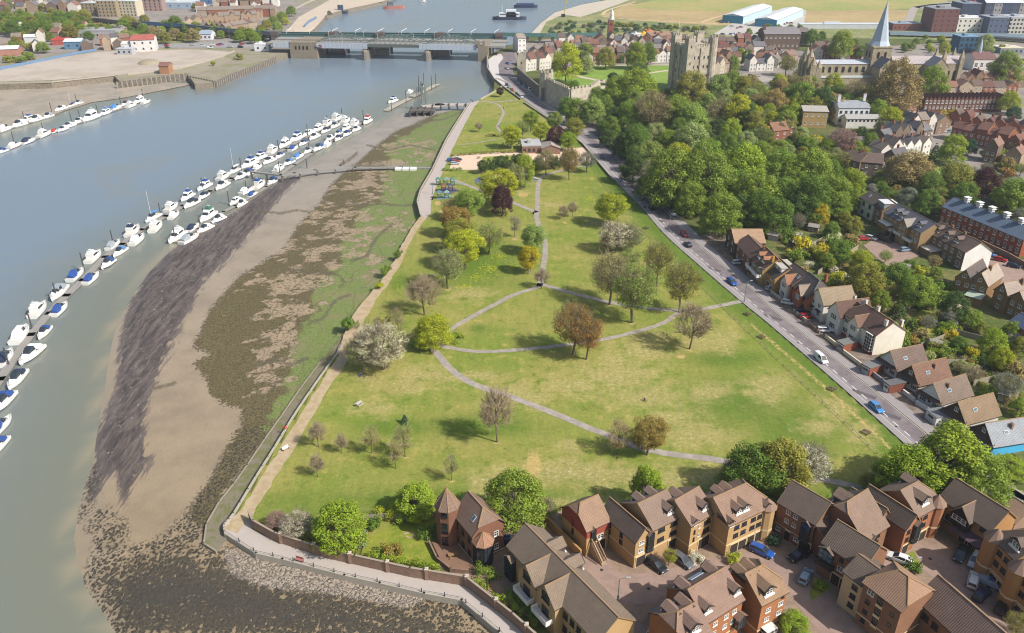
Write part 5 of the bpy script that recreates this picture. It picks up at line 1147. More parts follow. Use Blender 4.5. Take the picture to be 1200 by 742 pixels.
# ---- turret house
b_ = Bld('turret_house','brown brick house with an octagonal turret by the lower promenade',(531.5,600.4),(553.4,626.3),6.7, wall='#7d5947', roof='#7a665a', group=EG)
b_.wing(0, b_.L, 0,6.6,6.7,3.4,'x',0,2.2, z0=-1.5); b_.wins('f',3,[1.5,4.6], .9,1.2,'dark').wins('r',[.35,.75], [1.6,4.6], 1.0,1.2,'white').skylight(.72,.45)
b_.band(.2, c=M_white, h=.12)
tc = G(524.0,590.7,8.6); lc = b_.root.matrix_basis if False else None
inv = Matrix.Rotation(-b_.rz, 4,'Z') @ Matrix.Translation(-Vector(b_.root.location)); t0 = inv @ tc
mb = MB(); mb.lathe([(2.15,-2),(2.15,8.6)], 8, t0.x, t0.y, 0, PI/8); mb.build('turret_wall',[M_bw], b_.root, b_.wall)
mb = MB(); mb.lathe([(2.5,8.4),(2.45,8.6),(.02,12.3)], 8, t0.x, t0.y, 0, PI/8); mb.lathe([(.16,12.1),(.1,12.7),(0.0,12.9)], 6, t0.x, t0.y, 1)
for i in range(8):
    a = PI/8+i*PI/4; mb.bar((t0.x+2.45*math.cos(a), t0.y+2.45*math.sin(a),8.65),(t0.x, t0.y, 12.3), .14,.1,1)
mb.build('turret_roof',[M_rt, M_cap], b_.root, lin('#7a665a'))
for a in (-PI*.75-b_.rz+.25,-PI*.5-b_.rz+.05):
    for z, h in ((7.6,1.0),(4.6,2.2),(1.6,1.8)):
        o = link('window', WM['dark'], b_.root); r = 2.16*math.cos(PI/8); a2 = round(a/(PI/4))*(PI/4); o.location = (t0.x+r*math.cos(a2), t0.y+r*math.sin(a2), z); o.rotation_euler = (0,0, a2+PI/2); o.scale = (1.1,1, h)
t1 = inv @ G(566,633.6,5.0)
mb = MB(); mb.lathe([(1.75,-1.5),(1.75,5.0)], 8, t1.x, t1.y, 1, PI/8)
for i in range(16):
    a = PI/8+i*PI/8; r = 1.77 if i % 2 == 0 else 1.77*math.cos(PI/8); mb.bar((t1.x+r*math.cos(a), t1.y+r*math.sin(a),-1.5),(t1.x+r*math.cos(a), t1.y+r*math.sin(a),5), .1,.1,0)
for z in (0,1.2,2.4,3.7,4.9): mb.lathe([(1.84, z-.08),(1.84, z+.08)], 8, t1.x, t1.y, 0, PI/8)
mb.build('conservatory',[M_darkf, M_glass], b_.root)
mb = MB(); mb.lathe([(2.1,4.9),(2.05,5.05),(.02,7.0)], 8, t1.x, t1.y, 0, PI/8)
for i in range(8): a = PI/8+i*PI/4; mb.bar((t1.x+2.05*math.cos(a), t1.y+2.05*math.sin(a),5.08),(t1.x, t1.y, 7.0), .12,.1,1)
mb.build('conservatory_roof',[M_rt, M_cap], b_.root, lin('#94705c'))
mb = MB(); c0 = G(532,660); pl = [G(x, y) for x, y in [(506,636),(515,655),(530,668),(556,668),(552,645),(530,632),(520,640)]]; mb.prism([(p.x, p.y) for p in pl], -.5,.25); kind(mb.build('terrace',[mat('terrace_paving','#7d6250', .9,.2,.8)]),'structure')
simple_wall('low curved terrace wall round the turret house patio',[(503,638),(512,657),(528,670),(548,672)], .3,.9, M_brickw)
# ---- front row of the estate, two cross gables
b_ = Bld('terrace_house','long tan brick row with two arched gable windows beside the quay',(595.4,639),(700,751),6.5, wall=TAN, roof=RT, group=EG)
L = b_.L; b_.wing(0, L, 0,7.6,6.5,3.0)
s0 = 1/L
def along(b, px, py, z):
    inv = Matrix.Rotation(-b.rz, 4,'Z') @ Matrix.Translation(-Vector((b.root.location.x, b.root.location.y, 0))); p = inv @ G(px, py, z); return p
for (px, py) in ((624,673),(645.5,697)):
    p = along(b_, px, py, 6.5); b_.wing(p.x-2.6, p.x+2.6,-1.5,4.2,6.5,2.6,'y'); b_.put('arched_window', WM['dark'], 'f',2.6,6.7,2.0,1.8, out=.01); b_.wins('f',[.5], [3.6], 1.8,1.6,'dark').balcony('f', .5,2.6,4.2,1.4)
b_.wins('f',[.03,.075,.62,.68,.75,.82,.9], [1.6,4.6], 1.1,1.3,'dark',0); b_.bay('f', .055,2.2,.3,4.8,0,.9)
for t_ in (.24,.44): b_.W.append(b_.W[0]); b_.dormer(t_, .15,0,1.5,'b')
# ---- red tile-hung house over an undercroft
b_ = Bld('estate_house','estate house with red upper walls and an outside stair',(688,621.5),(714,609.5),6.2, wall=TAN, roof='#8a725f', group=EG)
b_.wing(0, b_.L, 0,7.6,6.2,3.2,'x',1.6,0); b_.wins('f',[.62], [3.3], 1.5,1.0,'white').wins('l',[.45], [4.9,3.0], .6,1.2,'dark').garage('f',[.62], 2.6,2.3).bay('f', .28,.9,3.2,5.6,0,.35).bay('r', .1,1.2,1.6,5.4,0,.5)
mb = MB(); mb.box(-.04, b_.L+.04,-.04,0.0,4.1,6.15); mb.box(-.04,0,0,7.64,4.1,6.15); mb.face([(-.042,7.6,6.1),(-.042,0,6.1),(-.042,2.2,7.9),(-.042,5.4,7.9)])
mb.build('tile_hanging',[mat('red_tile_hanging','#8f483c', .8,.15,2)], b_.root)
mb = MB()
for i in range(12): mb.box(1.0,2.0,-3.6+i*.3,-3.3+i*.3,0,.25+i*.25)
for x in (.9,2.0): mb.bar((x, -3.6,.9),(x, -.2,3.9), .1,.5)
mb.build('outside_stair',[mat('stair_concrete','#a18c74', .85,.15,1)], b_.root)
def estate(label, A, B, z, D, rise, wall, roof, kw={}, **k2):
    b = Bld('estate_house', label, A, B, z, wall=wall, roof=roof, group=EG); b.wing(0, b.L, 0, D, z, rise, **kw); return b
# ---- tan L-shaped house
b_ = estate('tan L-shaped estate house with a dark glazed bay between two parts',(766,620),(798.2,603.7),7.2,8.6,2.9, TAN, '#7d6b5f')
p = along(b_, 748.4,632.8,7.2); b_.wins('f',[.3,.75], [6.0,3.8], 1.6,.9,'dark').garage('f',[.8], 2.4).dormer(.72,.22).band(2.5).dormer(.3,.3,0,1,'b').dormer(.75,.3,0,1,'b')
b_.wing(p.x, -.2, p.y*0+0.0,9.5,6.4,2.3,'y', roof=RD); b_.wins('l',[.25,.6], [5.0,3.4], .8,1.0,'dark').wins('f',[.35], [5.4,3.6], 1.2,.8,'white').garage('f',[.4], 2.2).band(2.5); b_.bay('f', .86,1.3,2.6,6.6,1,.5)
# ---- tan gabled house
b_ = estate('tan gabled estate house over an open undercroft, one front dormer',(810.4,615),(837,598.8),7.5,8.4,2.9, TAN, '#826c5f')
b_.wins('f',[.72], [5.9,3.9], 1.7,1.0,'dark').garage('f',[.68], 3.0,2.4).dormer(.72,.2).band(2.3).wins('f',[.18], [5.2,3.5], .45,.9,'dark').wins('f',[.38], [5.9,3.9], .5,.8,'white').dormer(.4,.3,0,1.1,'b')
b_.put('small_gable', ME_dormer, 'f',1.0,7.0,.7,.8, color=b_.roof)
b_ = estate('wide tan estate house with paired front dormers and round corner',(854.8,615),(903,592.5),7.6,8.8,3.1, TAN, '#846d5e', dict(h1=3.2))
b_.wins('f',[.2,.38,.6,.76], [6.1,4.2], 1.2,.9,'dark').garage('f',[.2,.4,.62,.8], 1.9,2.2).dormer(.3,.2).dormer(.46,.2).band(2.5).dormer(.3,.3,0,1,'b').dormer(.5,.3,0,1,'b'); b_.put('small_gable', ME_dormer, 'f', b_.L*.93,7.1,.8,.9, color=b_.roof); b_.put('small_gable', ME_dormer, 'f', b_.L*.05,7.1,.7,.9, color=b_.roof)
mb = MB(); mb.lathe([(1.6,-.3),(1.6,7.4)], 10, b_.L-.2,.6,0); mb.lathe([(1.66,2.4),(1.66,2.8)], 10, b_.L-.2,.6,1); mb.lathe([(1.9,7.2),(0.02,9.0)], 10, b_.L-.2,.6,2); mb.build('corner_turret',[M_bw, M_cream, M_cone], b_.root, b_.wall)
# ---- brown detached
b_ = estate('brown brick estate house with one tall glazed bay and white verge',(912.6,587.5),(955.4,613.4),7.3,7.6,3.0, BRN, RD)
b_.wins('f',[.3,.5], [6.2,4.2], .9,.9,'white').wins('f',[.12,.62], [1.4], 1.0,.9,'white').door('f', .38,'#2c2320').bay('f', .82,1.7,2.2,6.4,0,.5).band(2.3, h=.15).garage('f',[.86], 2.3).band(2.3, h=.1); b_.wins('r',[.5], [6.5], .8,.8,'white')
# ---- big gable
b_ = estate('large brown estate house with a huge lit tiled roof slope',(1013.4,633.6),(1041,615),6.6,10.6,4.6, BRN, '#7c695c', dict(h0=1.5))
b_.bay('f', .35,1.3,2.4,6.0,0,.5).wins('f',[.12,.62], [5.6,3.8], 1.0,.9,'dark').garage('f',[.3,.7], 2.0,2.2).wins('l',[.35], [5.5], .8,.8,'dark'); b_.wing(b_.L*.85, b_.L*.85+4.0,1.5,8.5,6.6,2.4,'y', roof=RD); b_.bay('f', .4,1.2,2.2,6.0,1,.5); b_.W.append(b_.W[0]); b_.dormer(.5,.4,-1,1.6,'b')
b_.wing(-3.5,1.0,5.0,12.5,5.0,2.6,'x', roof=RD)
# ---- lit gabled with dark wing
b_ = estate('brown estate house with a large round-headed dormer at its lit end',(1076,604.5),(1102.6,589.6),7.4,8.4,3.0,'#98674a','#7d6b5e', dict(h1=2.4))
b_.wins('f',[.15,.4], [5.9,4.0], 1.2,.8,'dark').garage('f',[.2,.5], 2.0).dormer(.45,.22,-1,1.25).band(2.4).wins('f',[.8], [5.5,3.6], .5,1.0,'dark')
mb = MB(); mb.lathe([(1.5,-.3),(1.5,7.4)], 10, b_.L-.4,.5,0); mb.lathe([(1.56,2.3),(1.56,2.75)], 10, b_.L-.4,.5,1); mb.lathe([(1.8,7.3),(.02,9.2)], 10, b_.L-.4,.5,2); mb.build('corner_turret',[M_bw, M_cream, M_cone], b_.root, lin('#98674a'))
p = along(b_, 1060,615,7.0); b_.wing(p.x-.3,-.1,-.6,9,6.8,2.4,'y', roof=RD); b_.wins('f',[.3], [5.4,3.6], .9,.9,'dark').garage('f',[.35], 1.8).bay('f', .8,1.6,2.4,6.6,1,.6); b_.dormer(.8,.3,0,1.2,'b')
# ---- right courtyard row
b_ = estate('long tan row with a dark boarded dormer over the courtyard carports',(1101.8,582.3),(1161,621),6.2,7.4,3.1,'#a07a50', RD)
b_.wins('f',[.12,.32,.88], [5.2], 1.1,.9,'dark').wins('f',[.1,.26], [2.9], 1.2,1.7,'dark').band(2.2, h=.2).garage('f',[.62,.75,.9], 1.8,2.0)
b_.wing(b_.L*.5-1.9, b_.L*.5+1.9,-1.2,3.5,6.0,2.2,'y', z0=3.3, wall='#2f2926'); b_.wins('f',[.5], [5.2], 2.8,1.0,'white3'); b_.lean(b_.L*.42, b_.L*.98,-1.9,0,2.5,2.6,.9, roofm=mat('purple_canopy','#54434c', .7,.1,1), name='canopy')
b_ = estate('tan round-cornered block at the right edge with brick arches',(1163,628),(1190,655),8.6,8.0,3.0,'#a07a50', RD, dict(h0=3.2))
b_.wins('f',[.45,.75], [6.9,4.6], 1.1,1.0,'dark').dormer(.7,.25,-1,1.3).band(2.6).garage('f',[.5,.85], 1.7,2.2).wins('f',[.12], [6.9,5.0,3.4], .8,.9,'dark')
mb = MB(); mb.lathe([(1.7,-.3),(1.7,8.4)], 10,.3,.5,0); mb.lathe([(1.76,2.5),(1.76,2.95)], 10,.3,.5,1); mb.lathe([(2.0,8.3),(.02,10.4)], 10,.3,.5,2); mb.build('corner_turret',[M_bw, M_cream, M_cone], b_.root, lin('#a07a50'))
b_ = estate('tan round-cornered block at the lower right corner above parked cars',(1192,664),(1226,694),8.6,8.0,3.0,'#a07a50', RD, dict(h0=3.2))
b_.wins('f',[.4,.75], [6.9,4.6], 1.1,1.0,'dark').band(2.6).garage('f',[.5,.85], 1.7,2.2); mb = MB(); mb.lathe([(1.7,-.3),(1.7,8.4)], 10,.3,.5,0); mb.lathe([(1.76,2.5),(1.76,2.95)], 10,.3,.5,1); mb.lathe([(2.0,8.3),(.02,10.4)], 10,.3,.5,2); mb.build('corner_turret',[M_bw, M_cream, M_cone], b_.root, lin('#a07a50'))
b_ = estate('single-storey dark-trimmed gabled garage beside the lane',(1172,600),(1190,612),3.0,6.5,2.4,'#8a7464','#a08672')
# ---- central brown row and tower
b_ = estate('brown row with a wide glazed corner bay and arched garages',(964.6,635),(1012,665.5),7.2,7.4,3.0, BRN, RD)
b_.wins('f',[.5,.74], [5.9], .8,.8,'dark').wins('f',[.52], [4.0], 1.1,1.0,'white').bay('f', .16,2.6,4.3,6.4,0,.7, True, None, M_bglass).bay('f', .86,1.2,3.6,5.6,0,.5).garage('f',[.5,.72], 2.2,2.3).band(2.4, h=.2).balcony('f', .17,3.0,3.4,1.0,0, M_darkf)
b_ = Bld('estate_block','four-storey brown brick tower block with cream window strips',(1013,681.8),(1056.7,715),9.0,'apartment block', BRN, '#8e725e', EG)
b_.wing(0, b_.L, 0,8.2,9.0,2.8,'x',3.6,3.2); L = b_.L
b_.wins('f',[.22], [8.0], 1.2,1.1,'white').wins('f',[.2], [5.8,3.6,1.6], .8,.8,'dark').wins('f',[.48], [7.6,5.4,3.2], 1.0,1.2,'dark').wins('f',[.82], [6.8,4.6], .7,.7,'plain').band(2.2, h=.2)
mb = MB()
for z in (6.3,4.1,1.9): mb.box(L*.48-.6, L*.48+.6,-.045,-.005, z-.1, z+.75)
mb.build('cream_panels',[M_cream], b_.root)
b_.wing(-4.2,-.1,.8,7.5,7.4,2.0,'x', roof=RD, wall='#b9a482'); b_.wins('f',[.6], [5.8,3.8,1.8], 1.1,1.0,'dark')
b_ = estate('long dark tiled row running out of the bottom right corner',(1074,700),(1150,770),6.6,7.6,3.4, BRN, '#79655b'); b_.bay('f', .08,1.4,2.0,6,0,.6).wins('f',[.2,.35], [4.6], 1.2,1.2,'dark')
# ---- bottom centre blocks
b_ = estate('brown estate house at bottom centre with solar panel on its rear slope',(828.5,728.5),(871,701.5),8.6,8.6,3.2,'#9a6848','#826b5f')
b_.wins('f',[.25,.55,.78], [6.9,4.8], 1.0,.9,'white').dormer(.12,.2).dormer(.92,.2).band(2.6).dormer(.1,.35,0,1.1,'b').dormer(.85,.35,0,1.1,'b').bay('f', .92,1.8,3.4,5.6,0,1.0)
mb = MB(); mb.box(-1.4,1.4,-.6,.6,0,.1); o = mb.build('solar_panel',[mat('solar_glass','#9fb0bd', .2,.1,1)], b_.root); o.location = (b_.L*.5,8.6-8.6*.5*.45,8.6+3.2*.45+.1); o.rotation_euler = (-math.atan2(3.2,4.3),0,0)
b_ = estate('brown estate house with rear dormers at the bottom edge',(806,761),(835,744),8.2,8.4,3.0,'#9a6848','#826b5f', dict(h0=2.0)); b_.dormer(.5,.3,0,1.2).dormer(.35,.35,0,1.1,'b').dormer(.9,.35,0,1.1,'b').wins('f',[.3,.7], [6.6,4.6], 1,.9,'white')
b_ = estate('brown hip-ended estate house above a paved turning area',(893.4,707.7),(922.5,692.3),8.6,8.2,3.0,'#9c6a49','#89705a', dict(h1=2.6)); b_.dormer(.35,.15,0,1.25).wins('f',[.3,.8], [6.4,4.4], 1.1,.9,'white').wins('f',[.85], [7.8], .6,.6,'dark').bay('f', .35,2.2,1.5,3.0,0,1.4, False, M_white).band(2.4).dormer(.1,.35,0,1.0,'b').dormer(.45,.35,0,1.0,'b')
# ------------------------------------------------------------------ villas along the road
VG = 'villas along the main road'
def villa(label, A, B, z, D, rise, wall, roof, axis='x', wm=None, rm=None, **kw):
    b = Bld('villa', label, A, B, z, wall=wall, roof=roof, group=VG, wm=wm, rm=rm); b.wing(0, b.L, 0, D, z, rise, axis, **kw); return b
b_ = villa('uppermost dark-fronted villa with a light brown roof',(852,269),(862,284.5),5.6,10,2.6,'#5f4d42','#9b8068','y'); b_.wins('f',[.3,.7], [1.6,4.2], 1.1,1.2,'white').wins('r',[.3,.7], [4.2], .9,1,'white'); b_.lean(b_.L, b_.L+.2,0,9,0,.1,.01)
b_ = villa('brown brick villa with a dark tiled roof, second from the wood',(862.5,284),(880,303),5.4,8,2.6,'#7a5544','#5f4d47'); b_.wins('f',[.2,.55,.85], [4.3], .9,1,'white').wins('f',[.2,.85], [1.6], 1.3,1.2,'white').door('f', .5,'#39424f').chimney(b_.L-.5,4,8.1)
b_ = villa('ochre gabled villa with two orange-roofed dormers',(880,301),(894,316),5.6,9,3.4,'#a58a58','#664f47', rm=M_rt); b_.wins('f',[.3,.7], [1.5,4.3], 1.6,1.1,'white').balcony('f', .5,2.8, b_.L-.4,1.6).dormer(.3,.3,0,1.15).dormer(.66,.3,0,1.15).chimney(b_.L-.6,3.0,8.6,'#b98a3c'); b_.root.children[-1]
for ch in b_.root.children:
    if ch.name.startswith('dormer'): ch.color = lin('#94694f')
b_ = villa('tan brick villa with a flat-roofed grey box dormer',(896,314),(908.5,326),5.0,9,3.2,'#a98352','#544b49'); b_.wins('f',[.25,.75], [1.5,3.9], 1.6,1.1,'white').door('f', .5,'#2f6f52')
mb = MB(); mb.box(.8, b_.L-.6,2.0,6.5,5.6,7.7); mb.box(.6, b_.L-.4,1.8,6.7,7.7,7.85,1); mb.build('box_dormer',[M_white, mat('grey_felt','#a8a39c', .8,.1,1)], b_.root)
for u in (.3,.7): b_.put('window', WM['white'], 'f', u*b_.L, 6.8,1.5,1.0, out=-1.99)
b_ = villa('villa with white front gable and small orange roofs',(913,322),(928.5,334),5.4,9.5,3.6,'#a35f42','#5b4f4c'); b_.wins('f',[.75], [1.6,4.2], 1.6,1.2,'white').wins('f',[.25], [4.0], 1.0,1.2,'white').door('f', .2,'#ddd6c9').skylight(.85,.5)
b_.wing(b_.L*.4, b_.L*.4+3.6,-1.0,4,5.4,2.2,'y', wall='#cfc9bf', roof='#8f6651'); b_.wins('f',[.5], [1.5,4.3], 2.2,1.4,'white3')
b_ = villa('red-orange brick villa with a steep dark hipped roof',(930,335),(946.5,349),5.2,9,4.0,'#9c6149','#595150', h1=3.4, rm=M_rs); b_.wins('f',[.35,.75], [1.6,4.0], 1.6,1.2,'dark'); b_.wing(b_.L*.32, b_.L*.32+3.4,-.8,4,5.2,2.4,'y', roof='#8f8273'); b_.wins('f',[.5], [3.9], 1.8,1.3,'white').chimney(b_.L*.5,7.5,9)
b_ = villa('white gabled villa with a plain tan roof and dark awnings',(949.7,344),(966,357),5.6,10,3.4,'#cfcac0','#8a7b67','y', M_rn); b_.wins('f',[.25,.72], [1.6,4.2], 1.7,1.3,'white'); mb = MB()
for u in (.25,.72):
    for z in (2.6, ): mb.box(u*b_.L-1.1, u*b_.L+1.1,-.7,-.0, z, z+.25)
mb.build('awning',[M_darkf], b_.root)
b_ = villa('white gabled villa with dark leaded windows and brown roof',(971,361),(985,371.5),5.6,10,3.4,'#d2cdc6','#614c44','y', M_rn); b_.wins('f',[.5], [1.6,4.4], 2.6,1.5,'white3').chimney(b_.L-1,7,8.4,'#cfc8bd').chimney(1,7,8.0,'#cfc8bd')
b_ = villa('large cream villa pair with bay windows and red brick base',(990,368),(1027,392.5),6.2,9.5,3.2,'#d3cdc0','#5d4a43','x', M_rn, h1=0, h0=2.5); L = b_.L
b_.wing(L*.28, L*.28+3.6,-1.2,4.5,6.2,2.2,'y', roof='#70574b'); b_.wins('f',[.5], [1.9,4.8], 2.2,1.4,'white3'); b_.wins('f',[.1,.46,.86], [4.8], 1.6,1.3,'white3',0).wins('f',[.1,.86], [1.9], 1.9,1.4,'white3',0).door('f', .52,'#3b6b5c',0,.6)
mb = MB(); mb.box(-.06, L+.06,-.06,-.005,-.1,.9); mb.build('brick_plinth',[mat('red_plinth','#a2462f', .85,.1,1)], b_.root); b_.chimney(L-.7,3,8.6,'#d0cabf').chimney(L*.45,5.5,9.3,'#d0cabf').chimney(.8,5.5,9.0,'#d0cabf').chimney(L-.6,8,8,'#d0cabf'); b_.W.append(b_.W[0]); b_.bay('f', .86,2.4,.9,5.8,0,.7, False, M_white)
def bungalow(label, A, B, wall, roof, D, gab, rise=3.6, side=None, chim=None):
    b = Bld('bungalow', label, A, B, 3.0,'bungalow', wall, roof, VG, wm=M_rn); b.wing(0, b.L, 0, D, 3.0, rise, 'y', ov=.45)
    mb = MB(); L = b.L; mb.face([(0.05,-.03,3.05),(L-.05,-.03,3.05),(L/2,-.03,3.0+rise-.1)]); mb.build('front_gable',[mat('gable_'+gab.strip('#'), gab, .8,.1,1)], b.root)
    mb = MB(); mb.face([(-.2,-1.1,2.5),(L+.2,-1.1,2.5),(L+.2,-.04,3.1),(-.2,-.04,3.1)], 0,[(0,0),(L, 0),(L, 1.2),(0,1.2)]); mb.face([(-.2,-.04,3.0),(L+.2,-.04,3.0),(L+.2,-1.1,2.4),(-.2,-1.1,2.4)], 0); mb.build('porch_roof',[M_rt], b.root, lin('#5c4a42'))
    b.wins('f',[.22,.78], [1.4], 1.8,1.4,'white3').door('f', .5,'#d8d2c8').wins('f',[.5], [4.5], 1.0,1.0,'white').skylight(.35,.45)
    if chim: b.chimney(L*.68, D*chim, 5.3,'#8f7560', .8)
    return b
bungalow('white-gabled bungalow at the top of the five gabled bungalows',(1030,418),(1052,432.5),'#cfd0cc','#6d5d55',9.5,'#d2d0ca')
bungalow('bungalow with a red-brown roof and brown tiled gable',(1055,435.5),(1077.6,450),'#b8aea0','#745a4d',10,'#55473a',3.6, None, .6)
bungalow('white-gabled bungalow with pale blue window frames',(1078,456.5),(1104,472),'#cfd2d0','#74665b',10,'#d0d2cf',3.6, None, .35)
bungalow('bungalow with dark gable and a white skylight on tan roof',(1106,477.5),(1133,495),'#c2beb6','#7f6c57',10,'#4e4234')
b_ = bungalow('slate-roofed bungalow with a bright blue side wall',(1138,500),(1165.5,521.5),'#4aa3cf','#8b8f95',11,'#4b4238',3.4, None, .5)
for ch in b_.root.children:
    if ch.name.startswith('roof'): ch.data.materials[0] = M_rs
# small flat roofed garages in the front yards
def garage(label, A, B, D=5, h=2.4, wall='#8a5340', roof='#6f706e', doorc='#9fa0a0'):
    b = Bld('garage', label, A, B, h, 'garage', wall, roof); L = b.L; mb = MB(); mb.box(0, L, 0, D, -.1, h); mb.build('wall',[M_bw], b.root, b.wall); mb = MB(); mb.box(-.15, L+.15,-.15, D+.15, h, h+.15); mb.build('roof',[mat('felt_'+roof.strip('#'), roof, .85,.12,.8)], b.root); b.W.append((0, L, 0, D, h, 0,'x')); b.put('garage_door', door_mesh(doorc),'f', L/2,0, min(2.3, L-.5),2.0, out=.005); return b
garage('flat-roofed brick garage below the large cream villa pair',(981,399.5),(989,404.5)); garage('flat-roofed garage with red side beside the first bungalow',(1010.5,426.5),(1020,432)); garage('small dark-roofed garage with a white door between bungalows',(1036,447),(1043,452),5,2.4,'#7a4a3c','#5f6061','#d5d3ce')
garage('curved white-walled garage by the fourth bungalow',(1086,480),(1098,490),4.5,2.2,'#cbc8c2','#707274','#b9b6b0')
# ------------------------------------------------------------------ middle terrace behind the gardens
MG = 'terrace above the gardens'
def mid(label, A, B, z, D, rise, wall, roof, axis='x', name='terrace_house', **kw):
    b = Bld(name, label, A, B, z, wall=wall, roof=roof, group=MG, rm=kw.pop('rm', None), wm=kw.pop('wm', None)); b.wing(0, b.L, 0, D, z, rise, axis, **kw); return b
b_ = mid('white end house of the upper terrace with a dark slate roof',(1008.6,231),(1024.5,240),6.4,8,2.6,'#c9cac8','#5c5551', wm=M_rn, rm=M_rs); b_.wins('f',[.3,.75], [1.6,4.8], 1.4,1.4,'dark').skylight(.3,.5)
b_ = mid('terrace house with a large grey-white box dormer',(1026,241),(1034,247),6.2,9,2.8,'#8a6f58','#6a4f45'); b_.wins('f',[.5], [1.6,4.4], 1.6,1.4,'white'); mb = MB(); mb.box(.4, b_.L-.4,.6,5.5,6.3,8.6); mb.box(.2, b_.L-.2,.4,5.7,8.6,8.75,1); mb.build('box_dormer',[mat('grey_cladding','#8a949c', .6,.1,1), mat('white_felt','#bfc1c2', .8,.1,1)], b_.root)
b_ = mid('long tan brick block with slate roof and white dormers',(1036.4,249),(1079.5,272.5),7.4,9.5,3.0,'#937b5a','#5d5e66', rm=M_rs); L = b_.L
b_.wins('f',[.06,.2,.34,.46,.8,.93], [6.4], .9,.8,'white').wins('f',[.3,.8,.92], [3.9], 1.2,1.6,'white').dormer(.22,.3,0,1.1).dormer(.36,.3,0,1.1).dormer(.84,.3,0,1.1).balcony('f', .17,2.9, L*.34,1.6).balcony('f', .5,2.9, L*.2,1.2).balcony('f', .75,2.6, L*.2,1.2).garage('f',[.2,.35,.55,.72], 2.2,2.3)
b_.wing(L*.5, L*.5+4.6,-1.2,5,7.4,2.2,'y', roof='#8b847c'); b_.wins('f',[.3,.7], [6.4,3.9], 1.0,1.2,'white')
b_.lean(.5, L*.3,-2.2,0,2.9,4.6,.3, roofm=MATS['white_felt'], name='glazed_extension')
b_ = mid('brown brick terrace with steep dormers and a long low extension',(1086,271),(1121,290),6.2,9,3.2,'#7d6750','#6c5c55'); L = b_.L; b_.wins('f',[.1,.3,.5,.7,.9], [1.6,4.6], 1.2,1.5,'tall').dormer(.2,.3,0,1.2).dormer(.55,.3,0,1.2).dormer(.85,.3,0,1.2).lean(0, L*.6,-4,0,-.2,2.4,.4, roofm=MATS['grey_felt']).chimney(L*.4,4.5,9.1).chimney(L*.8,4.5,9.1)
b_ = mid('end terrace house with a tall blank white gable wall',(1121.5,289.5),(1131.5,295.5),6.6,9.5,3.2,'#7d6552','#6f5f57'); b_.wins('f',[.5], [1.6,4.8], 2.0,1.8,'white3'); L = b_.L
mb = MB(); mb.face([(L+.03,0,-.2),(L+.03,9.5,-.2),(L+.03,9.5,6.6),(L+.03,4.75,9.75),(L+.03,0,6.6)]); mb.build('white_gable',[M_rn], b_.root, lin('#dcdbda'))
b_ = mid('long red brick terrace with a slate-grey roof and silver cowls',(1104.8,241.6),(1200,281),6.2,9.5,3.0,'#8f503d','#5f6d80', rm=M_rm); L = b_.L
n_ = 14; b_.wins('f',[(i+.5)/n_ for i in range(0, n_, 2)], [4.9], 1.0,1.1,'white').wins('f',[(i+.5)/n_ for i in range(1, n_, 2)], [4.7,1.8], 1.2,1.9,'white').wins('f',[(i+.5)/n_ for i in range(0, n_, 2)], [1.8], 1.1,1.4,'white')
q = MB(); q.box(-.7,.7,-.7,.7,0,1.1); q.box(-1.0,1.0,-1.0,1.0,1.1,1.35,1); q.box(-.8,.8,-.8,.8,1.35,1.9,0); q.box(-1.05,1.05,-1.05,1.05,1.9,2.05,1); cow = q.mesh('roof_cowl',[mat('zinc_cowl','#c9ccd0', .4,.08,1), M_white])
for px, py in [(1131.8,236),(1147,241.5),(1163.5,247),(1179.6,254),(1196.5,261)]:
    p = along(b_, px, py, 9.4); o = link('roof_cowl', cow, b_.root); o.location = (p.x, 4.9,8.9)
b_ = Bld('gabled_house','tan brick house with paired gables and a conservatory behind',(1120.5,321),(1168,335),6.8, wall='#85694b', roof='#86786b', group=MG); L = b_.L
for i, (u0, u1, y0, rf) in enumerate([(.0,.42,0,'#5f5754'),(.36,.8,.4,'#9b8f83')]):
    b_.wing(L*u0, L*u1, y0,12,6.0,3.2,'y', roof=rf, rm=None) if False else b_.wing(L*u0, L*u1, y0,12,6.0,3.2,'y', roof=rf); b_.wins('f',[.25,.75], [1.6,4.3], 1.1,1.2,'white').wins('f',[.5], [7.0], 1.1,1.1,'white')
b_.lean(L*.42, L*.8,-3,.3,0,2.4,.7, roofm=mat('pale_green_glass','#a3b0a0', .3,.1,1), name='conservatory').chimney(L*.6,6,8.8)
b_ = Bld('gabled_house','tan brick gabled house at the right edge above the shrubs',(1166,337),(1196,352),6.4, wall='#85694b', roof='#978a80', group=MG); L = b_.L
b_.wing(0, L*.55,0,12,6.0,3.2,'y'); b_.wins('f',[.5], [1.6,4.4,7.0], 1.2,1.2,'white').chimney(L*.35,6,8.6); b_.wing(L*.5, L*1.2,.6,12,5.6,3.0,'y'); b_.wins('f',[.3,.7], [1.6,4.3], 1.2,1.2,'white')
b_ = Bld('gabled_house','house with a blue-grey lean-to at the right edge',(1184,376),(1215,394),4.4, wall='#9a6a4a', roof='#56637a', group=MG); b_.wing(0, b_.L, 0,6,4.4,2.2); b_.wins('f',[.2,.6], [1.6], 1.8,1.3,'white3')
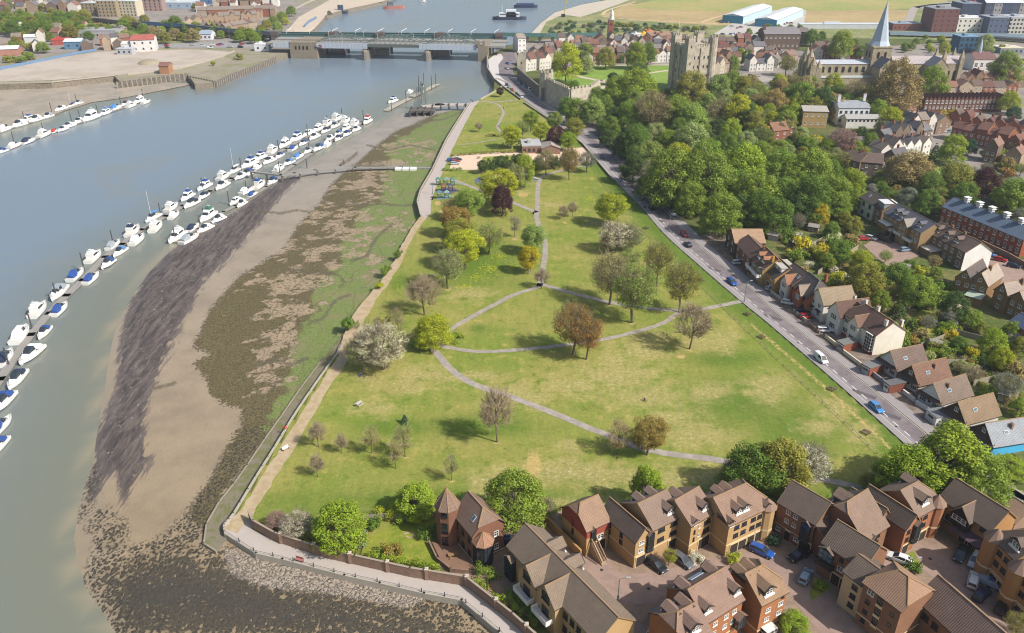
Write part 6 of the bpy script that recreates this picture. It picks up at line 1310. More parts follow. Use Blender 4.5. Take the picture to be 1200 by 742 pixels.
# ------------------------------------------------------------------ castle
M_stone = mat('castle_stone','#b3ab9b', .9,.3,.35, col2='#978e7f', bmp=.15); M_stone2 = mat('cathedral_stone','#a1957e', .9,.25,.4, col2='#897d68', bmp=.1)
M_lead = mat('lead_roof','#a3b0be', .5,.12,.3); M_dk = mat('dark_opening','#262320', .8,.1,1)
def openings(parent, name, spec, frame=None, w_=1.0):
    for (loc, rz, w, h) in spec:
        mb = MB(); mb.box(-w/2, w/2,-.05,0,0, h*.75,0); mb.lathe([(w/2,0),(0,0)], 8) if False else None
        pts_ = [(w/2*math.cos(t*PI/6),-.05, h*.75+w/2*math.sin(t*PI/6)) for t in range(7)]
        mb.face(pts_[::-1][::-1], 0)
        o = mb.build(name, [M_dk], parent); o.location = loc; o.rotation_euler = (0,0, rz)
def crenel(mb, x0, x1, y0, y1, z, h=1.3, t=.6, st=1.6, m=0):
    for (a, b, fx) in ((x0, x1,0),(y0, y1,1)):
        n_ = max(2, int((b-a)/st))
        for i in range(n_):
            u0 = a+(b-a)*i/n_; u1 = u0+(b-a)/n_*.6
            if fx == 0:
                mb.box(u0, u1, y0, y0+t, z, z+h, m); mb.box(u0, u1, y1-t, y1, z, z+h, m)
            else:
                mb.box(x0, x0+t, u0, u1, z, z+h, m); mb.box(x1-t, x1, u0, u1, z, z+h, m)
kc = G(808,106.5)
root = thing('castle_keep','tall square stone castle keep with corner turrets','castle', kc, R(20))
S2 = 9.4; mb = MB(); mb.box(-S2, S2,-S2, S2,0,28.5); crenel(mb, -S2, S2,-S2, S2,28.5)
mb.box(-.9,.9,-S2-.6,-S2,0,27.5); mb.box(-S2-.6,-S2,-.9,.9,0,27.5); mb.build('wall',[M_stone], root)
for (x, y) in ((-1,-1),(-1,1),(1,1)):
    mb = MB(); c = (x*(S2-1.4), y*(S2-1.4)); mb.box(c[0]-2.4, c[0]+2.4, c[1]-2.4, c[1]+2.4,0,33.5); crenel(mb, c[0]-2.4, c[0]+2.4, c[1]-2.4, c[1]+2.4,33.5,1.5); mb.build('corner_turret',[M_stone], root)
mb = MB(); mb.lathe([(3.1,0),(2.9,33.5),(2.3,33.5),(2.3,30)], 14, S2-1.2,-S2+1.2)
for i in range(7): a = i*2*PI/7; mb.box(-.5,.5,-.3,.3,33.5,35,0, Matrix.Translation((S2-1.2+2.6*math.cos(a),-S2+1.2+2.6*math.sin(a),0)) @ Matrix.Rotation(a+PI/2,4,'Z'))
mb.build('round_turret',[M_stone], root)
openings(root, 'window',[((x, -S2-.01, z),0,.9,1.9) for z in (10,15.5,21) for x in (-4.6,-1.9,2.2,5.0)]+[((-S2-.01, y, z),-PI/2,.9,1.9) for z in (12,20) for y in (-4,4)]+[((-S2+1.4,-S2-1.02, z),0,.7,1.6) for z in (18,28)])
root2 = thing('flagpole','white flagpole on the castle keep turret','flagpole',(kc.x-9.5, kc.y+4,33.5)); mb = MB(); mb.tube((0,0,0),(0,0,10), .16,.1,6); mb.lathe([(.0,10),(.2,10.15),(0,10.3)], 6); mb.build('pole',[M_white], root2)
# curtain wall with crenels and its battered base on the road side
cw = [G(*p) for p in [(609,88),(620,92),(632,100),(641,104),(650,108)]]
simple_wall('high dark revetment wall beside the castle gardens on the road',[(607,92),(620,104),(636,118)], 1.0,7, mat('dark_revetment','#6d675e', .9,.3,.4, bmp=.1), .1,'castle_wall')
root = thing('castle_wall','crenellated castle curtain wall with a round buttressed end','wall', G(650,118)); o0 = root.location
pl = [G(x, y)-o0 for x, y in [(640,116),(652,124),(668,132),(690,128),(700,120)]]
mb = MB()
for a, b in zip(pl, pl[1:]):
    d = b-a; M = Matrix.Translation(a) @ Matrix.Rotation(math.atan2(d.y, d.x),4,'Z'); Lw = d.length
    h = 13
    vs = [(-.6,-2.6,0),(Lw+.6,-2.6,0),(Lw+.6,-.9, h),(-.6,-.9, h),(-.6,1.2,0),(Lw+.6,1.2,0),(Lw+.6,.9, h),(-.6,.9, h)]
    vs = [M @ Vector(q) for q in vs]
    for f_ in ((0,1,2,3),(5,4,7,6),(3,2,6,7),(1,5,6,2),(4,0,3,7)): mb.face([vs[i] for i in f_])
    for i in range(int(Lw/2.6)): mb.box(i*2.6, i*2.6+1.5,-.9,-.2, h, h+1.3,0, M)
mb.build('wall',[M_stone], root)
mb = MB(); mb.lathe([(4.6,0),(4.0,16),(3.2,16),(3.2,14)], 10, pl[0].x, pl[0].y)
for i in range(9): a = i*2*PI/9; mb.box(-.7,.7,-.4,.4,16,17.2,0, Matrix.Translation((pl[0].x+3.6*math.cos(a), pl[0].y+3.6*math.sin(a),0)) @ Matrix.Rotation(a+PI/2,4,'Z'))
mb.build('wall_tower',[M_stone], root)
root = thing('gatehouse_tower','stone castle bastion beside the top of the road','tower', G(611,90)); mb = MB(); mb.box(-3,3,-3,3,0,15); crenel(mb, -3,3,-3,3,15); mb.build('wall',[M_stone], root); openings(root, 'window',[((0,-3.01,9),0,.7,1.6)])
# ------------------------------------------------------------------ cathedral
ca = G(1000,104); root = thing('cathedral','stone cathedral with a pale central spire and long nave','cathedral', ca, R(2)); CR = root
kx = 1/scl(1000,104)
def X_(px): return (px-1000)*kx
def cwing(nm, x0, x1, y0, y1, e, r, axis='x', rf='#a9aeb6', h0=0, h1=0):
    b = Bld.__new__(Bld); b.root = CR; b.W = []; b.wall = (1,1,1,1); b.roof = lin(rf); b.rm = M_rm; b.wm = M_stone2; b.L = x1-x0
    b.wing(x0, x1, y0, y1, e, r, axis, h0, h1, cap=False, ov=.2, rn=nm+'_roof', wn=nm+'_wall'); return b
cwing('nave', X_(953), X_(1017),0,9,15.5,2.0); cwing('aisle', X_(953), X_(1017),-5,-.1,8,.8, rf='#9fa6a4')
openings(CR, 'window',[((X_(960+i*7.9),-.06,10.3),0,1.9,3.6) for i in range(7)])
tx = X_(1025); mb = MB(); mb.box(tx-6, tx+6,-1,11,0,26); mb.box(tx-6.3, tx+6.3,-1.3,11.3,25.2,26.2); mb.build('central_tower',[M_stone2], CR)
openings(CR, 'window',[((tx+d, -1.06,19),0,1.6,4.2) for d in (-2.2,2.2)]+[((tx-6.06,5+d, 19),-PI/2,1.6,4.2) for d in (-2.2,2.2)])
mb = MB(); mb.lathe([(6.4,26.2),(5.0,29),(.05,52.5)], 8, tx, 5,0, PI/8); mb.tube((tx, 5,52),(tx, 5,54), .15,.1,4); mb.build('spire',[M_lead], CR)
cwing('south_transept', tx-5, tx+5,-13,-.9,15,5.5,'y','#6e7078'); openings(CR, 'window',[((tx+d, -13.06,6),0,1.3,5) for d in (-2.2,0,2.2)])
cwing('choir', X_(1042), X_(1122),0,10,15.5,4.0, rf='#a59b9c'); cwing('choir_aisle', X_(1042), X_(1080),-5,-.1,8,1.2, rf='#8e8f92')
c2 = X_(1087); cwing('east_transept', c2-5.5, c2+5.5,-11,-.1,15,5.5,'y','#84868d'); openings(CR, 'window',[((c2+d, -11.06,8),0,1.4,4.5) for d in (-3,0,3)]+[((c2+d, -11.06,2),0,1.2,3.5) for d in (-3,0,3)])
openings(CR, 'window',[((X_(1102+i*7),-.06,5),0,1.6,7) for i in range(3)])
for x in (X_(1100), X_(1121)):
    for y in (0,10):
        mb = MB(); mb.box(x-1.2, x+1.2, y-1.2, y+1.2,0,19); mb.lathe([(1.6,19),(0.05,24)], 4, x, y, 0, PI/4); mb.build('pinnacle',[M_stone2], CR)
for x, y, h in ((X_(944),-5,21),(X_(944),1,25),(X_(944),8,25),(X_(944),13,21),(X_(951),-5,19)):
    mb = MB(); mb.box(x-1.8, x+1.8, y-1.8, y+1.8,0, h-5); mb.lathe([(2.2, h-5),(.05, h)], 8, x, y, 0, PI/8); mb.build('west_turret',[M_stone2], CR)
mb = MB(); mb.box(X_(944)-1, X_(953),-4,12,0,13); mb.face([(X_(944)-1,-2,13),(X_(944)-1,10,13),(X_(944)-1,4,18)][::-1]); mb.build('west_front',[M_stone2], CR)
# ------------------------------------------------------------------ bridges
bw = Vector((1,0,0)); A_ = G(322,68, WATER_Z); B_ = G(579,72, WATER_Z); d = B_-A_; rz = math.atan2(d.y, d.x); Lb = d.length
root = thing('road_bridge','steel road bridge with arched trusses and white sheeted sides','bridge', A_, rz); k = Lb/257
def xb(px): return (px-322)*k
DZ = 11.5
mb = MB(); mb.box(-6, Lb+8,0,15, DZ-1.2, DZ); mb.box(-6, Lb+8,22,34, DZ-1.2, DZ); mb.build('deck',[mat('bridge_deck','#8a8884', .9,.15,.3)], root)
shm = mat('white_sheeting','#aab3be', .6,.12,.4)
for x0, x1 in ((322,343),(371,433),(493,559)):
    mb = MB(); mb.box(xb(x0), xb(x1),-.5,-.1, DZ-3.4, DZ+.8)
    for i in range(int((xb(x1)-xb(x0))/3)): mb.box(xb(x0)+i*3, xb(x0)+i*3+.15,-.6,-.5, DZ-4.4, DZ+.4,1)
    mb.build('sheeting',[shm, mat('sheet_seam','#8f959e', .6,.1,1)], root)
mb = MB(); mb.box(xb(433), xb(493),-.3,0, DZ-2.0, DZ+.2); mb.build('girder',[mat('dark_steel','#5b605c', .6,.2,.5)], root)
M_truss = mat('grey_truss','#68736f', .6,.15,.4)
for sp_, (x0, x1) in enumerate(((372,430),(430,500),(500,560))):
    for y in (.2,14.5):
        mb = MB(); a, b = xb(x0), xb(x1); N = 12; pr = None
        for i in range(N+1):
            t = i/N; x = a+(b-a)*t; z = DZ+.8+4.6*(4*t*(1-t)); 
            mb.bar((x, y, DZ),(x, y, z), .25)
            if pr: mb.bar(pr, (x, y, z), .5,.6); mb.bar((pr[0], y, DZ),(x, y, z), .2); mb.bar((pr[0], y, z*.5+DZ*.5+.2),(x, y, z*.5+DZ*.5+.2), .2)
            pr = (x, y, z)
        mb.build('truss',[M_truss], root)
    mb = MB(); a, b = xb(x0), xb(x1)
    for i in range(2,11): t = i/12; x = a+(b-a)*t; z = DZ+.8+4.6*(4*t*(1-t)); mb.bar((x, .2, z),(x, 14.5, z), .25)
    mb.build('bracing',[M_truss], root)
mb = MB(); mb.box(xb(378), xb(398),19,34,-2, DZ-1.3); mb.build('pier',[mat('painted_shade_stone','#4f5054', .9,.2,.3)], root)  # no real pier: dark block added to stand for shade under the left span
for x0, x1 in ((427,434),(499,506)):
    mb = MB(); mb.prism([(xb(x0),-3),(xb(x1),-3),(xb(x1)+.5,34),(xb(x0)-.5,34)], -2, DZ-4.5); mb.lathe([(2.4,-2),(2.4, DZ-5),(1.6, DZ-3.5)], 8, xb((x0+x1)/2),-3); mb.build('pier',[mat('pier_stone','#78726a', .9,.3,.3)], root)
    mb = MB(); mb.box(xb(x1+1), xb(x1+17),20,34,-2, DZ-1.3); mb.build('pier',[mat('painted_shade_stone','#5a5a5c', .9,.2,.3)], root)  # rear pier, the shade below the span put into its darker colour
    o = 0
mb = MB(); mb.box(xb(342), xb(374),-1,36,-2, DZ+.1); mb.box(xb(342), xb(374),-1.4,-1,-2, DZ-6); crenel(mb, xb(342), xb(374),-1,14, DZ, 1.2); mb.build('abutment',[mat('abutment_stone','#83796a', .9,.3,.3)], root)
openings(root, 'niche',[((xb(349+i*4.5),-1.06, DZ-4.6),0,1.3,3) for i in range(4)])
mb = MB(); mb.box(xb(561), xb(573),-2,36,-2, DZ+.1); mb.box(xb(560), xb(563),-2,1, DZ, DZ+4); mb.box(xb(566), xb(569),-2,1, DZ, DZ+4); mb.build('abutment',[mat('abutment_stone','#83796a', .9,.3,.3)], root)
lm = MB(); lm.tube((0,0,0),(0,0,7), .12,.08,5); lm.bar((0,0,7),(1.6,0,7.5), .1); lm.box(1.2,2.2,-.15,.15,7.45,7.6); lme = lm.mesh('lamp_post',[M_white])
for i in range(9): o = link('lamp_post', lme, root); o.location = (xb(380+i*21),8 if i % 2 else 20, DZ); o.rotation_euler = (0,0, i*PI)
A2 = G(318,47,2); B2 = G(588,49,2); d = B2-A2; Lr = d.length
root = thing('railway_bridge','long green-grey railway girder bridge behind the road bridge','bridge', A2, math.atan2(d.y, d.x)); root.location.z = WATER_Z; k2 = Lr/270
M_teal = mat('green_girder','#4a6664', .6,.15,.3); M_teal2 = mat('dark_teal','#2f4450', .6,.15,.3)
mb = MB(); mb.box(-4, Lr+4,0,10,7.5,8.5); mb.build('deck',[M_teal2], root)
for y in (0,10):
    mb = MB(); mb.box(0, Lr, y-.3, y+.3,6.5,11); mb.box(0, Lr, y-.6, y+.6,11,11.4)
    for i in range(int(Lr/4)): mb.box(i*4, i*4+.3, y-.5, y+.5,6.5,11)
    mb.build('girder',[M_teal], root)
for px in (323,390,446,516,585):
    mb = MB(); x = (px-318)*k2; mb.box(x-3, x+3,-2,12,0,12); mb.box(x-3.4, x+3.4,-2.4,0,10,13); mb.build('pier',[mat('pier_brick','#5c5350', .9,.2,.3)], root)
for i in range(10):
    x = 14+i*(Lr-20)/9; mb = MB(); mb.bar((x, 0,11),(x, 0,14), .25); mb.bar((x, 0,14),(x+3.5,6,15.5), .3); mb.bar((x+3.5,6,15.5),(x+3.5,10,11), .25); mb.build('gantry',[M_white], root)
def viaduct(label, pix, h, w_=9, colr='#3f5f86', arches=True, z=0):
    pts_ = [G(x, y, z) for x, y in pix]; c = pts_[0]; root = thing('railway_viaduct', label, 'viaduct', c)
    mb = MB(); wall_along(mb, [p-c for p in pts_], w_, h-1.6, h); mb.build('deck',[mat('track_bed','#6a6461', .9,.2,.2)], root)
    mb = MB(); off = [p-c+Vector((0,-w_/2-.2,0)) for p in pts_]; wall_along(mb, off, .4, h-2.0, h+1.2); mb.build('parapet',[mat('via_'+colr.strip('#'), colr, .6,.15,.2)], root)
    mb = MB(); mb.box(-1.2,1.2,-w_/2+.1, w_/2-.1,-.5, h-1.5); me = mb.mesh('pier',[mat('pier_brick','#5c5350', .9,.2,.3)])
    for p in resample([p-c for p in pts_], 11):
        if arches: link('pier', me, root).location = (p.x, p.y, 0)
    return root
viaduct('blue-sided railway viaduct approaching the bridge',[(170,35),(215,38),(270,44),(322,48)], 7)
viaduct('brown railway viaduct left of the blue viaduct',[(84,26),(120,30),(170,36)], 6,8,'#6c5d52')
viaduct('green railway viaduct behind the old town roofs',[(588,49),(640,50),(700,49)], 7,8,'#4f7472')
viaduct('pale railway line behind the cathedral',[(1040,42),(1110,44),(1220,46)], 3.5,9,'#8fa3b5')
viaduct('grey railway line at the right edge behind the town',[(1150,46),(1230,52)], 3,8,'#9aa6b2', False)
simple_wall('blue hoarding strip beside the far sandy flat',[(357,32),(362,27),(371,22)], .3,2.5, MATS['blue_hoarding'], None, 'hoarding','fence'); simple_wall('pale quay coping on the far bank beyond the bridges',[(345,12),(358,5),(370,0)], .5,2, M_parapet, None, 'river_wall')
# ------------------------------------------------------------------ town houses
RC = ['#74544a','#654740','#80604f','#6b696c','#75706d','#7e736a','#65564f','#80655a','#5c5b60']; WC = ['#c9c4ba','#a79682','#8a5b48','#968370','#d2cec6','#86705e','#d5d1cb','#73655a','#b3aa98']
RN = {'#74544a': 'red-brown','#654740': 'dark red','#80604f': 'russet','#6b696c': 'slate','#75706d': 'grey-brown','#7e736a': 'pale brown','#65564f': 'dark brown','#80655a': 'orange-brown','#5c5b60': 'dark slate'}
WNM = {'#c9c4ba': 'cream','#a79682': 'buff','#8a5b48': 'red brick','#968370': 'tan brick','#d2cec6': 'white','#86705e': 'brown brick','#d5d1cb': 'pale','#73655a': 'dark brick','#b3aa98': 'yellowish'}
SH = {}
def small_meshes(v_):
    "a few terraced house shapes, shared by all the small far houses"
    if v_ in SH: return SH[v_]
    b = Bld('tmp','x',(600,371),(610,371),0); REG.pop(); w_ = [6,5.2,7.5,9][v_ % 4]; e = [6.5,8.2,5.6,6.2][v_ % 4]; ax = 'y' if v_ >= 4 else 'x'
    b.wing(0, w_, 0,9, e, [2.6,3.0,2.8,3.2][v_ % 4], ax, cap=False, ov=.2); ch = list(b.root.children); ms = {c.name.split('.')[0]: c.data for c in ch}
    for c in ch: bpy.data.objects.remove(c)
    bpy.data.objects.remove(b.root); SH[v_] = (ms['wall'], ms['roof'], w_, e, ax); return SH[v_]
hr = random.Random(21)
def small_house(loc, rz, place, v_=None, wc=None, rc=None, name='town_house', group=None, sc_=1.0, det=True):
    v_ = hr.randrange(8) if v_ is None else v_; wm_, rm_, w_, e, ax = small_meshes(v_); wc = wc or hr.choice(WC); rc = rc or hr.choice(RC)
    ro = thing(name, '%s house, %s roof, %s' % (WNM.get(wc, 'pale'), RN.get(rc, 'grey'), place),'house', loc, rz, group or 'houses '+place); ro.scale = (sc_,)*3
    link('wall', wm_, ro, lin(wc)); link('roof', rm_, ro, lin(rc))
    if det:
        nw = 2
        for z in (1.6,4.4):
            for u in (.28,.72): o = link('window', WM['one' if hr.random() < .5 else 'white'], ro); o.location = (u*w_, -.01, z); o.scale = (1.0,1,1.3)
        o = link('chimney', ME_chim, ro, lin('#8a5b48')); o.location = (.5 if ax == 'x' else w_/2,4.5, e+2.9)
    return w_*sc_
def row(place, pix, z=0, sc_=1.0, gap=0.0, wc=None, rc=None, v=None, det=True, skip=0):
    pts_ = [G(x, y, z) for x, y in pix]
    for a, b in zip(pts_, pts_[1:]):
        d = b-a; L = d.length; rz = math.atan2(d.y, d.x); t = 0
        while t < L-3:
            p = a+d*(t/L); off = hr.uniform(-.6,.6)
            if hr.random() < skip: t += 7; continue
            t += small_house((p.x-math.sin(rz)*off, p.y+math.cos(rz)*off, z), rz, place, hr.choice(v) if v else None, hr.choice(wc) if wc else None, hr.choice(rc) if rc else None, sc_=sc_, det=det)+gap
GRY = ['#6b696c','#75706d','#5c5b60','#7e736a']; RED = ['#74544a','#654740','#80604f','#80655a','#65564f']
row('behind the castle lawn',[(614,78),(650,75),(700,75),(790,73)], det=True)
row('second street behind castle lawn',[(622,70),(700,67),(785,65)], det=True); row('third street behind castle lawn',[(640,63),(720,60),(790,60)], det=False); row('old town edge by the scrubland',[(655,56),(730,54),(800,55)], det=False, gap=2, skip=.2)
row('beside the castle bastion',[(613,84),(632,82),(650,80)], v=[5,1,4], wc=['#8a5b48','#73655a','#c9c4ba'])
row('in the street right of the keep',[(836,88),(860,84)], det=True); row('crowded lane right of keep',[(838,79),(870,76)], rc=RED); row('second lane right of keep',[(840,72),(885,70),(925,76)], rc=RED+GRY); row('third lane right of keep',[(835,64),(895,64)], det=False); row('at the back right of the keep',[(838,57),(890,56)], det=False, gap=1)
row('white-fronted street before the cathedral',[(878,84),(906,83)], wc=['#d2cec6','#d5d1cb'], rc=GRY); row('street left of the cathedral',[(885,77),(905,79),(915,72)], wc=['#d2cec6','#c9c4ba'])
row('behind the cathedral nave',[(950,69),(1010,69)], rc=RED, wc=['#c9c4ba','#8a5b48']); row('in the second row behind the nave',[(955,62),(1008,62)], rc=RED, det=False)
row('red cluster beyond brick terrace',[(1108,113),(1190,112)], rc=RED, wc=['#8a5b48','#a79682']); row('back of the red cluster',[(1118,104),(1196,103)], rc=RED, wc=['#8a5b48','#86705e']); row('beside the choir of the cathedral',[(1095,110),(1110,110)], rc=['#80604f'], wc=['#968370'], v=[2])
row('farther red terrace at right',[(1108,152),(1160,160),(1204,164)], rc=['#654740','#65564f'], wc=['#8a5b48'], v=[4,5]); row('nearer red terrace at right',[(1112,164),(1150,172),(1204,184)], rc=['#654740','#74544a'], wc=['#8a5b48'], v=[0,4,1]); row('orange-roofed group at right edge',[(1150,190),(1206,200)], rc=['#80655a','#7e736a'], gap=4)
row('in the white gabled cottage row',[(1030,192),(1050,190),(1088,181)], wc=['#d2cec6','#d5d1cb'], rc=GRY+['#7e736a'], v=[5,4]); row('behind the white gabled cottages',[(1036,176),(1062,172),(1090,166)], wc=['#c9c4ba','#73655a'], rc=GRY, v=[5,0]); row('yard beyond the cottages',[(1066,160),(1108,156)], wc=['#c9c4ba','#86705e'], rc=GRY); row('low dark-roofed buildings by the wood',[(985,200),(1006,206),(1030,208)], wc=['#73655a'], rc=['#75706d','#65564f'], v=[3], gap=1)
small_house(G(1033,196), R(-60),'with a black gable beside the cottages',4,'#73655a','#5c5b60'); small_house(G(905,168), R(20),'half hidden by trees below the castle',3,'#8a5b48','#80604f'); small_house(G(918,158), R(10),'at the edge of the castle trees',0,'#8a5b48','#74544a'); small_house(G(1053,142), R(5),'beside the big golden tree',3,'#b3aa98','#80604f'); small_house(G(737,118), R(10),'peeping out of the wood below the castle lawn',0,'#8a5b48','#74544a'); small_house(G(803,122), R(5),'long roof in the wood below the keep',3,'#86705e','#65564f')
WBr = 'far bank town'
for yy, x0, x1 in ((4,0,95),(7,0,100),(11,0,98),(15,0,95),(2,100,190),(3,260,320),(8,250,330),(14,230,300)):
    row(WBr, [(x0, yy),(x1, yy-.5)], gap=3, det=False, sc_=1.2, skip=.2)
row('far bank yards',[(4,52),(50,50)], gap=5, det=False, skip=.3); row('far bank yards',[(4,64),(60,60)], gap=9, det=False, skip=.3); row('beside the blue shed',[(60,46),(78,47)], gap=2, det=False); row('behind the storage units',[(96,60),(146,58)], gap=2, det=False, skip=.2); row('beyond the factory roof',[(60,40),(140,41)], gap=5, det=False, skip=.4); row('near the left viaduct',[(0,38),(62,33)], gap=6, det=False, skip=.3); row('behind the white red-roofed house',[(118,54),(152,52)], gap=1, det=False, wc=['#d2cec6','#8a5b48'])
row('in the buff riverside flats',[(142,44),(150,42)], det=False); row('buff housing beyond viaduct',[(212,33),(232,31)], det=True, wc=['#968370','#a79682'], rc=['#7e736a','#75706d']); row('brown housing beyond viaduct',[(235,38),(262,40),(300,34)], det=True, wc=['#968370','#86705e'], rc=['#7e736a','#65564f'], v=[4,0]); row('long brown far bank terrace',[(232,22),(300,20),(322,20)], det=False, wc=['#8a5b48','#968370'], rc=['#7e736a'], v=[1]); row('second brown far bank terrace',[(238,30),(300,27)], det=False, wc=['#968370'], rc=['#7e736a'], v=[5,1]); row('terrace by far sandy flat',[(300,24),(322,14)], wc=['#968370'], rc=['#74544a'], det=False, v=[4])
# ---- landmarks of the far town, each with windows
def block(name, label, cx, base, wpx, depth, h, wall, roofc, cols=5, rows_=3, rz=0, cat='building', pitch=0, rt='#8d8f92', win='dark', ww=1.3, wh=1.3, side=0, wm=None):
    s_ = scl(cx, base); L = wpx/s_; c = G(cx-wpx/2, base); b = Bld.__new__(Bld); b.root = thing(name, label, cat, c, rz); b.root['at'] = G(cx, base); b.W = []; b.wall = lin(wall); b.roof = lin(rt); b.rm = M_rm; b.wm = wm or M_rn; b.L = L
    if pitch: b.wing(0, L, 0, depth, h, pitch, 'x', min(3, L*.2) if pitch > 2.6 else 0, min(3, L*.2) if pitch > 2.6 else 0, cap=False)
    else:
        mb = MB(); mb.box(0, L, 0, depth, -.3, h); mb.build('wall',[b.wm], b.root, b.wall); mb = MB(); mb.box(-.2, L+.2,-.2, depth+.2, h, h+.5); mb.box(L*.3, L*.5, depth*.3, depth*.6, h+.5, h+2); mb.build('roof',[mat('flat_'+roofc.strip('#'), roofc, .8,.12,.3)], b.root); b.W.append((0, L, 0, depth, h, 0,'x'))
    fh = h/rows_ if rows_ else 1
    if cols: b.wins('f', cols, [fh*(i+.5) for i in range(rows_)], ww, wh, win)
    if side: b.wins('l', side, [fh*(i+.5) for i in range(rows_)], ww, wh, win)
    return b
M_ind = M_rn
for cx, by, lb in ((856,26.5,'left'),(894,31,'right')):
    b_ = Bld('warehouse','long pale warehouse with a blue end wall, %s of two' % lb, (cx-10, by),(cx+6, by),0,'warehouse','#a9c0c8','#c9ccce', wm=M_rn, rm=M_rs); b_.root.rotation_euler = (0,0, R(-31)); b_.L = 21; b_.wing(0,21,0,105,7,2.0,'y', cap=False)
    mb = MB(); mb.box(.2,20.8,-.3,-.02,0,6.9); mb.build('end_wall',[mat('blue_cladding','#2b7a99', .6,.1,.4)], b_.root)
block('office_block','large dark brick cube block beyond the railway',1105,38,29,24,20,'#6f4a48','#7f8288',4,5,0,'office block',0, win='plain', ww=1.2, wh=1.4, wm=M_bw)
block('apartment_block','white stepped modern block beyond the railway',1137,38,34,22,12,'#d0cdc6','#c8c9c8',6,3,0,'apartment block',0)
block('office_block','blue-grey modern block left of the white grid block',1168,40,24,20,14,'#56617a','#8b9099',4,3,0,'office block',0, win='plain')
block('apartment_block','pale block with a grid of round-edged windows at the right edge',1194,40,30,22,14,'#b7b3b2','#a8aab0',7,4,0,'apartment block',0, win='plain', ww=1.7, wh=1.7)
block('apartment_block','dark blue block behind the white stepped block',1136,20,22,24,13,'#39445c','#7b8290',4,3,0,'apartment block',0)
block('apartment_block','pink roofed far block at the top right',1146,14,14,30,14,'#b5625c','#c27a72',3,3,0,'apartment block',0)
for i in range(6): block('gabled_block','grey zigzag-roofed far building',1157+i*10,20,9.5,20,14,['#4a5068','#8e8a92','#3f4a66'][i % 3], '#9a9ca4',2,3,0,'building',4.5,'#c0c4cc')
block('station_building','low dark brick building beside the railway',1062,36,33,14,6,'#7b504a','#8f9aa8',6,1,0,'building',0, wm=M_bw); block('station_canopy','long white station canopy behind the cathedral',985,34,95,9,4,'#b4b9be','#bcc3ca',0,1,0,'station canopy',0)
block('glass_building','blue glass building by the railway',1133,62,22,14,12,'#355a74','#6f8ea6',4,3,0,'office block',0, win='plain', ww=2, wh=2); block('showroom','flat pale-roofed building near the right edge',1185,63,27,14,4,'#7f8890','#c6bda6',5,1,0,'shop',0)
b_ = block('spired_chapel','white arcaded building with a dark hipped roof and spire',1152,83,26,16,8,'#cfc9c4','#8a5a4a',4,1,0,'chapel',4,'#6f5450','white',2.2,3.5); mb = MB(); mb.lathe([(1.4,11),(1.4,14),(.05,22)], 8, b_.L*.4,8); mb.build('spirelet',[M_lead], b_.root)
b_ = block('school_building','large dark hipped hall with chimneys behind the street',915,58,42,20,12,'#66584e','#7d7a7a',8,2,0,'hall',4.5,'#7a7678','white'); b_.chimney(1,6,16,'#6a5348',2.0)
b_ = block('tudor_house','dark half-timbered gabled house left of the cathedral front',941,52,10,12,10,'#3f3836','#6c6462',2,2,0,'house',3,'#6c6462')
b_ = block('clock_turret','brick clock turret with a white lantern above the old town',715,50,6,6,18,'#8a5b48','#8f8478',1,3,0,'clock tower',0, wm=M_bw); mb = MB(); mb.lathe([(2.2,18),(1.6,21),(1.6,23),(.05,27)], 8,3,3); mb.build('lantern',[M_white], b_.root)
block('townhouse','pale blue painted house behind the castle lawn',727,73,9,9,9,'#a9c4cc','#8b8d90',2,3,0,'house',2.4,'#6b696c','white'); block('townhouse','white gable-ended house at the bridge approach',612,62,10,12,11,'#cfcfcc','#8b8d90',2,3, R(20),'house',3,'#8c8378','white')
block('white_marquee','yellow-topped marquee roof beyond the old town',757,44,9,8,3,'#c9a83c','#d0ab2e',0,1, R(18),'marquee',0); block('white_marquee','orange-topped marquee roof beyond the old town',763,41,7,8,3,'#c78a3c','#cf7a2a',0,1, R(18),'marquee',0); block('shed','long white shed beyond the old town',748,45,10,8,3,'#cfcfcc','#cfd0d0',0,1, R(18),'shed',0); block('supermarket','wide flat brown-roofed building left of the keep',775,51,26,26,6,'#9c8672','#9a7a66',5,1,0,'building',0)
# long brick terrace of twenty gables
s_ = scl(1130,128); c0 = G(1081,132.5); c1 = G(1173,131.5)
b_ = Bld('gabled_terrace','long dark brick terrace with twenty small gables and white windows',(1081,132.5),(1173,131.5),0, wall='#654740', roof='#6d4a44', group=None)
L = b_.L; mb = MB(); mb.box(0, L, 0,8,-.3,7.6); n_ = 20; w_ = L/n_
for i in range(n_): mb.face([(i*w_, -.01,7.6),((i+1)*w_, -.01,7.6),((i+.5)*w_, -.01,9.9)])
mb.build('wall',[M_bw], b_.root, b_.wall); b_.W.append((0, L, 0,8,7.6,0,'x'))
for i in range(n_):
    mb = MB()
    for sg in (-1,1):
        q = [((i+.5)*w_, -.25,10),((i+.5)*w_, 8,10),((i+.5+sg*.5)*w_, 8,7.6),((i+.5+sg*.5)*w_, -.25,7.6)]
        mb.face(q if sg > 0 else q[::-1], 0,[(p[1], p[2]) for p in q])
    mb.build('roof',[M_rt], b_.root, b_.roof)
b_.wins('f',[(i+.5)/n_ for i in range(n_)], [3.1,6.2], 1.1,1.7,'white')
for i in range(0, n_, 3): b_.chimney((i+.5)*w_, 5.5,10.4)
simple_wall('brick boundary wall below the long brick terrace',[(1060,146),(1110,150),(1150,146)], .4,2, M_brickw, .05)
for i in range(5): garage('white lock-up garage, %s in the row below the brick terrace' % ordw(i+1),(1106+i*15.5,150.5-.3*i),(1119.5+i*15.5,150-.3*i),6,2.6,'#b7b3a8','#9d9890','#6b7f8c')
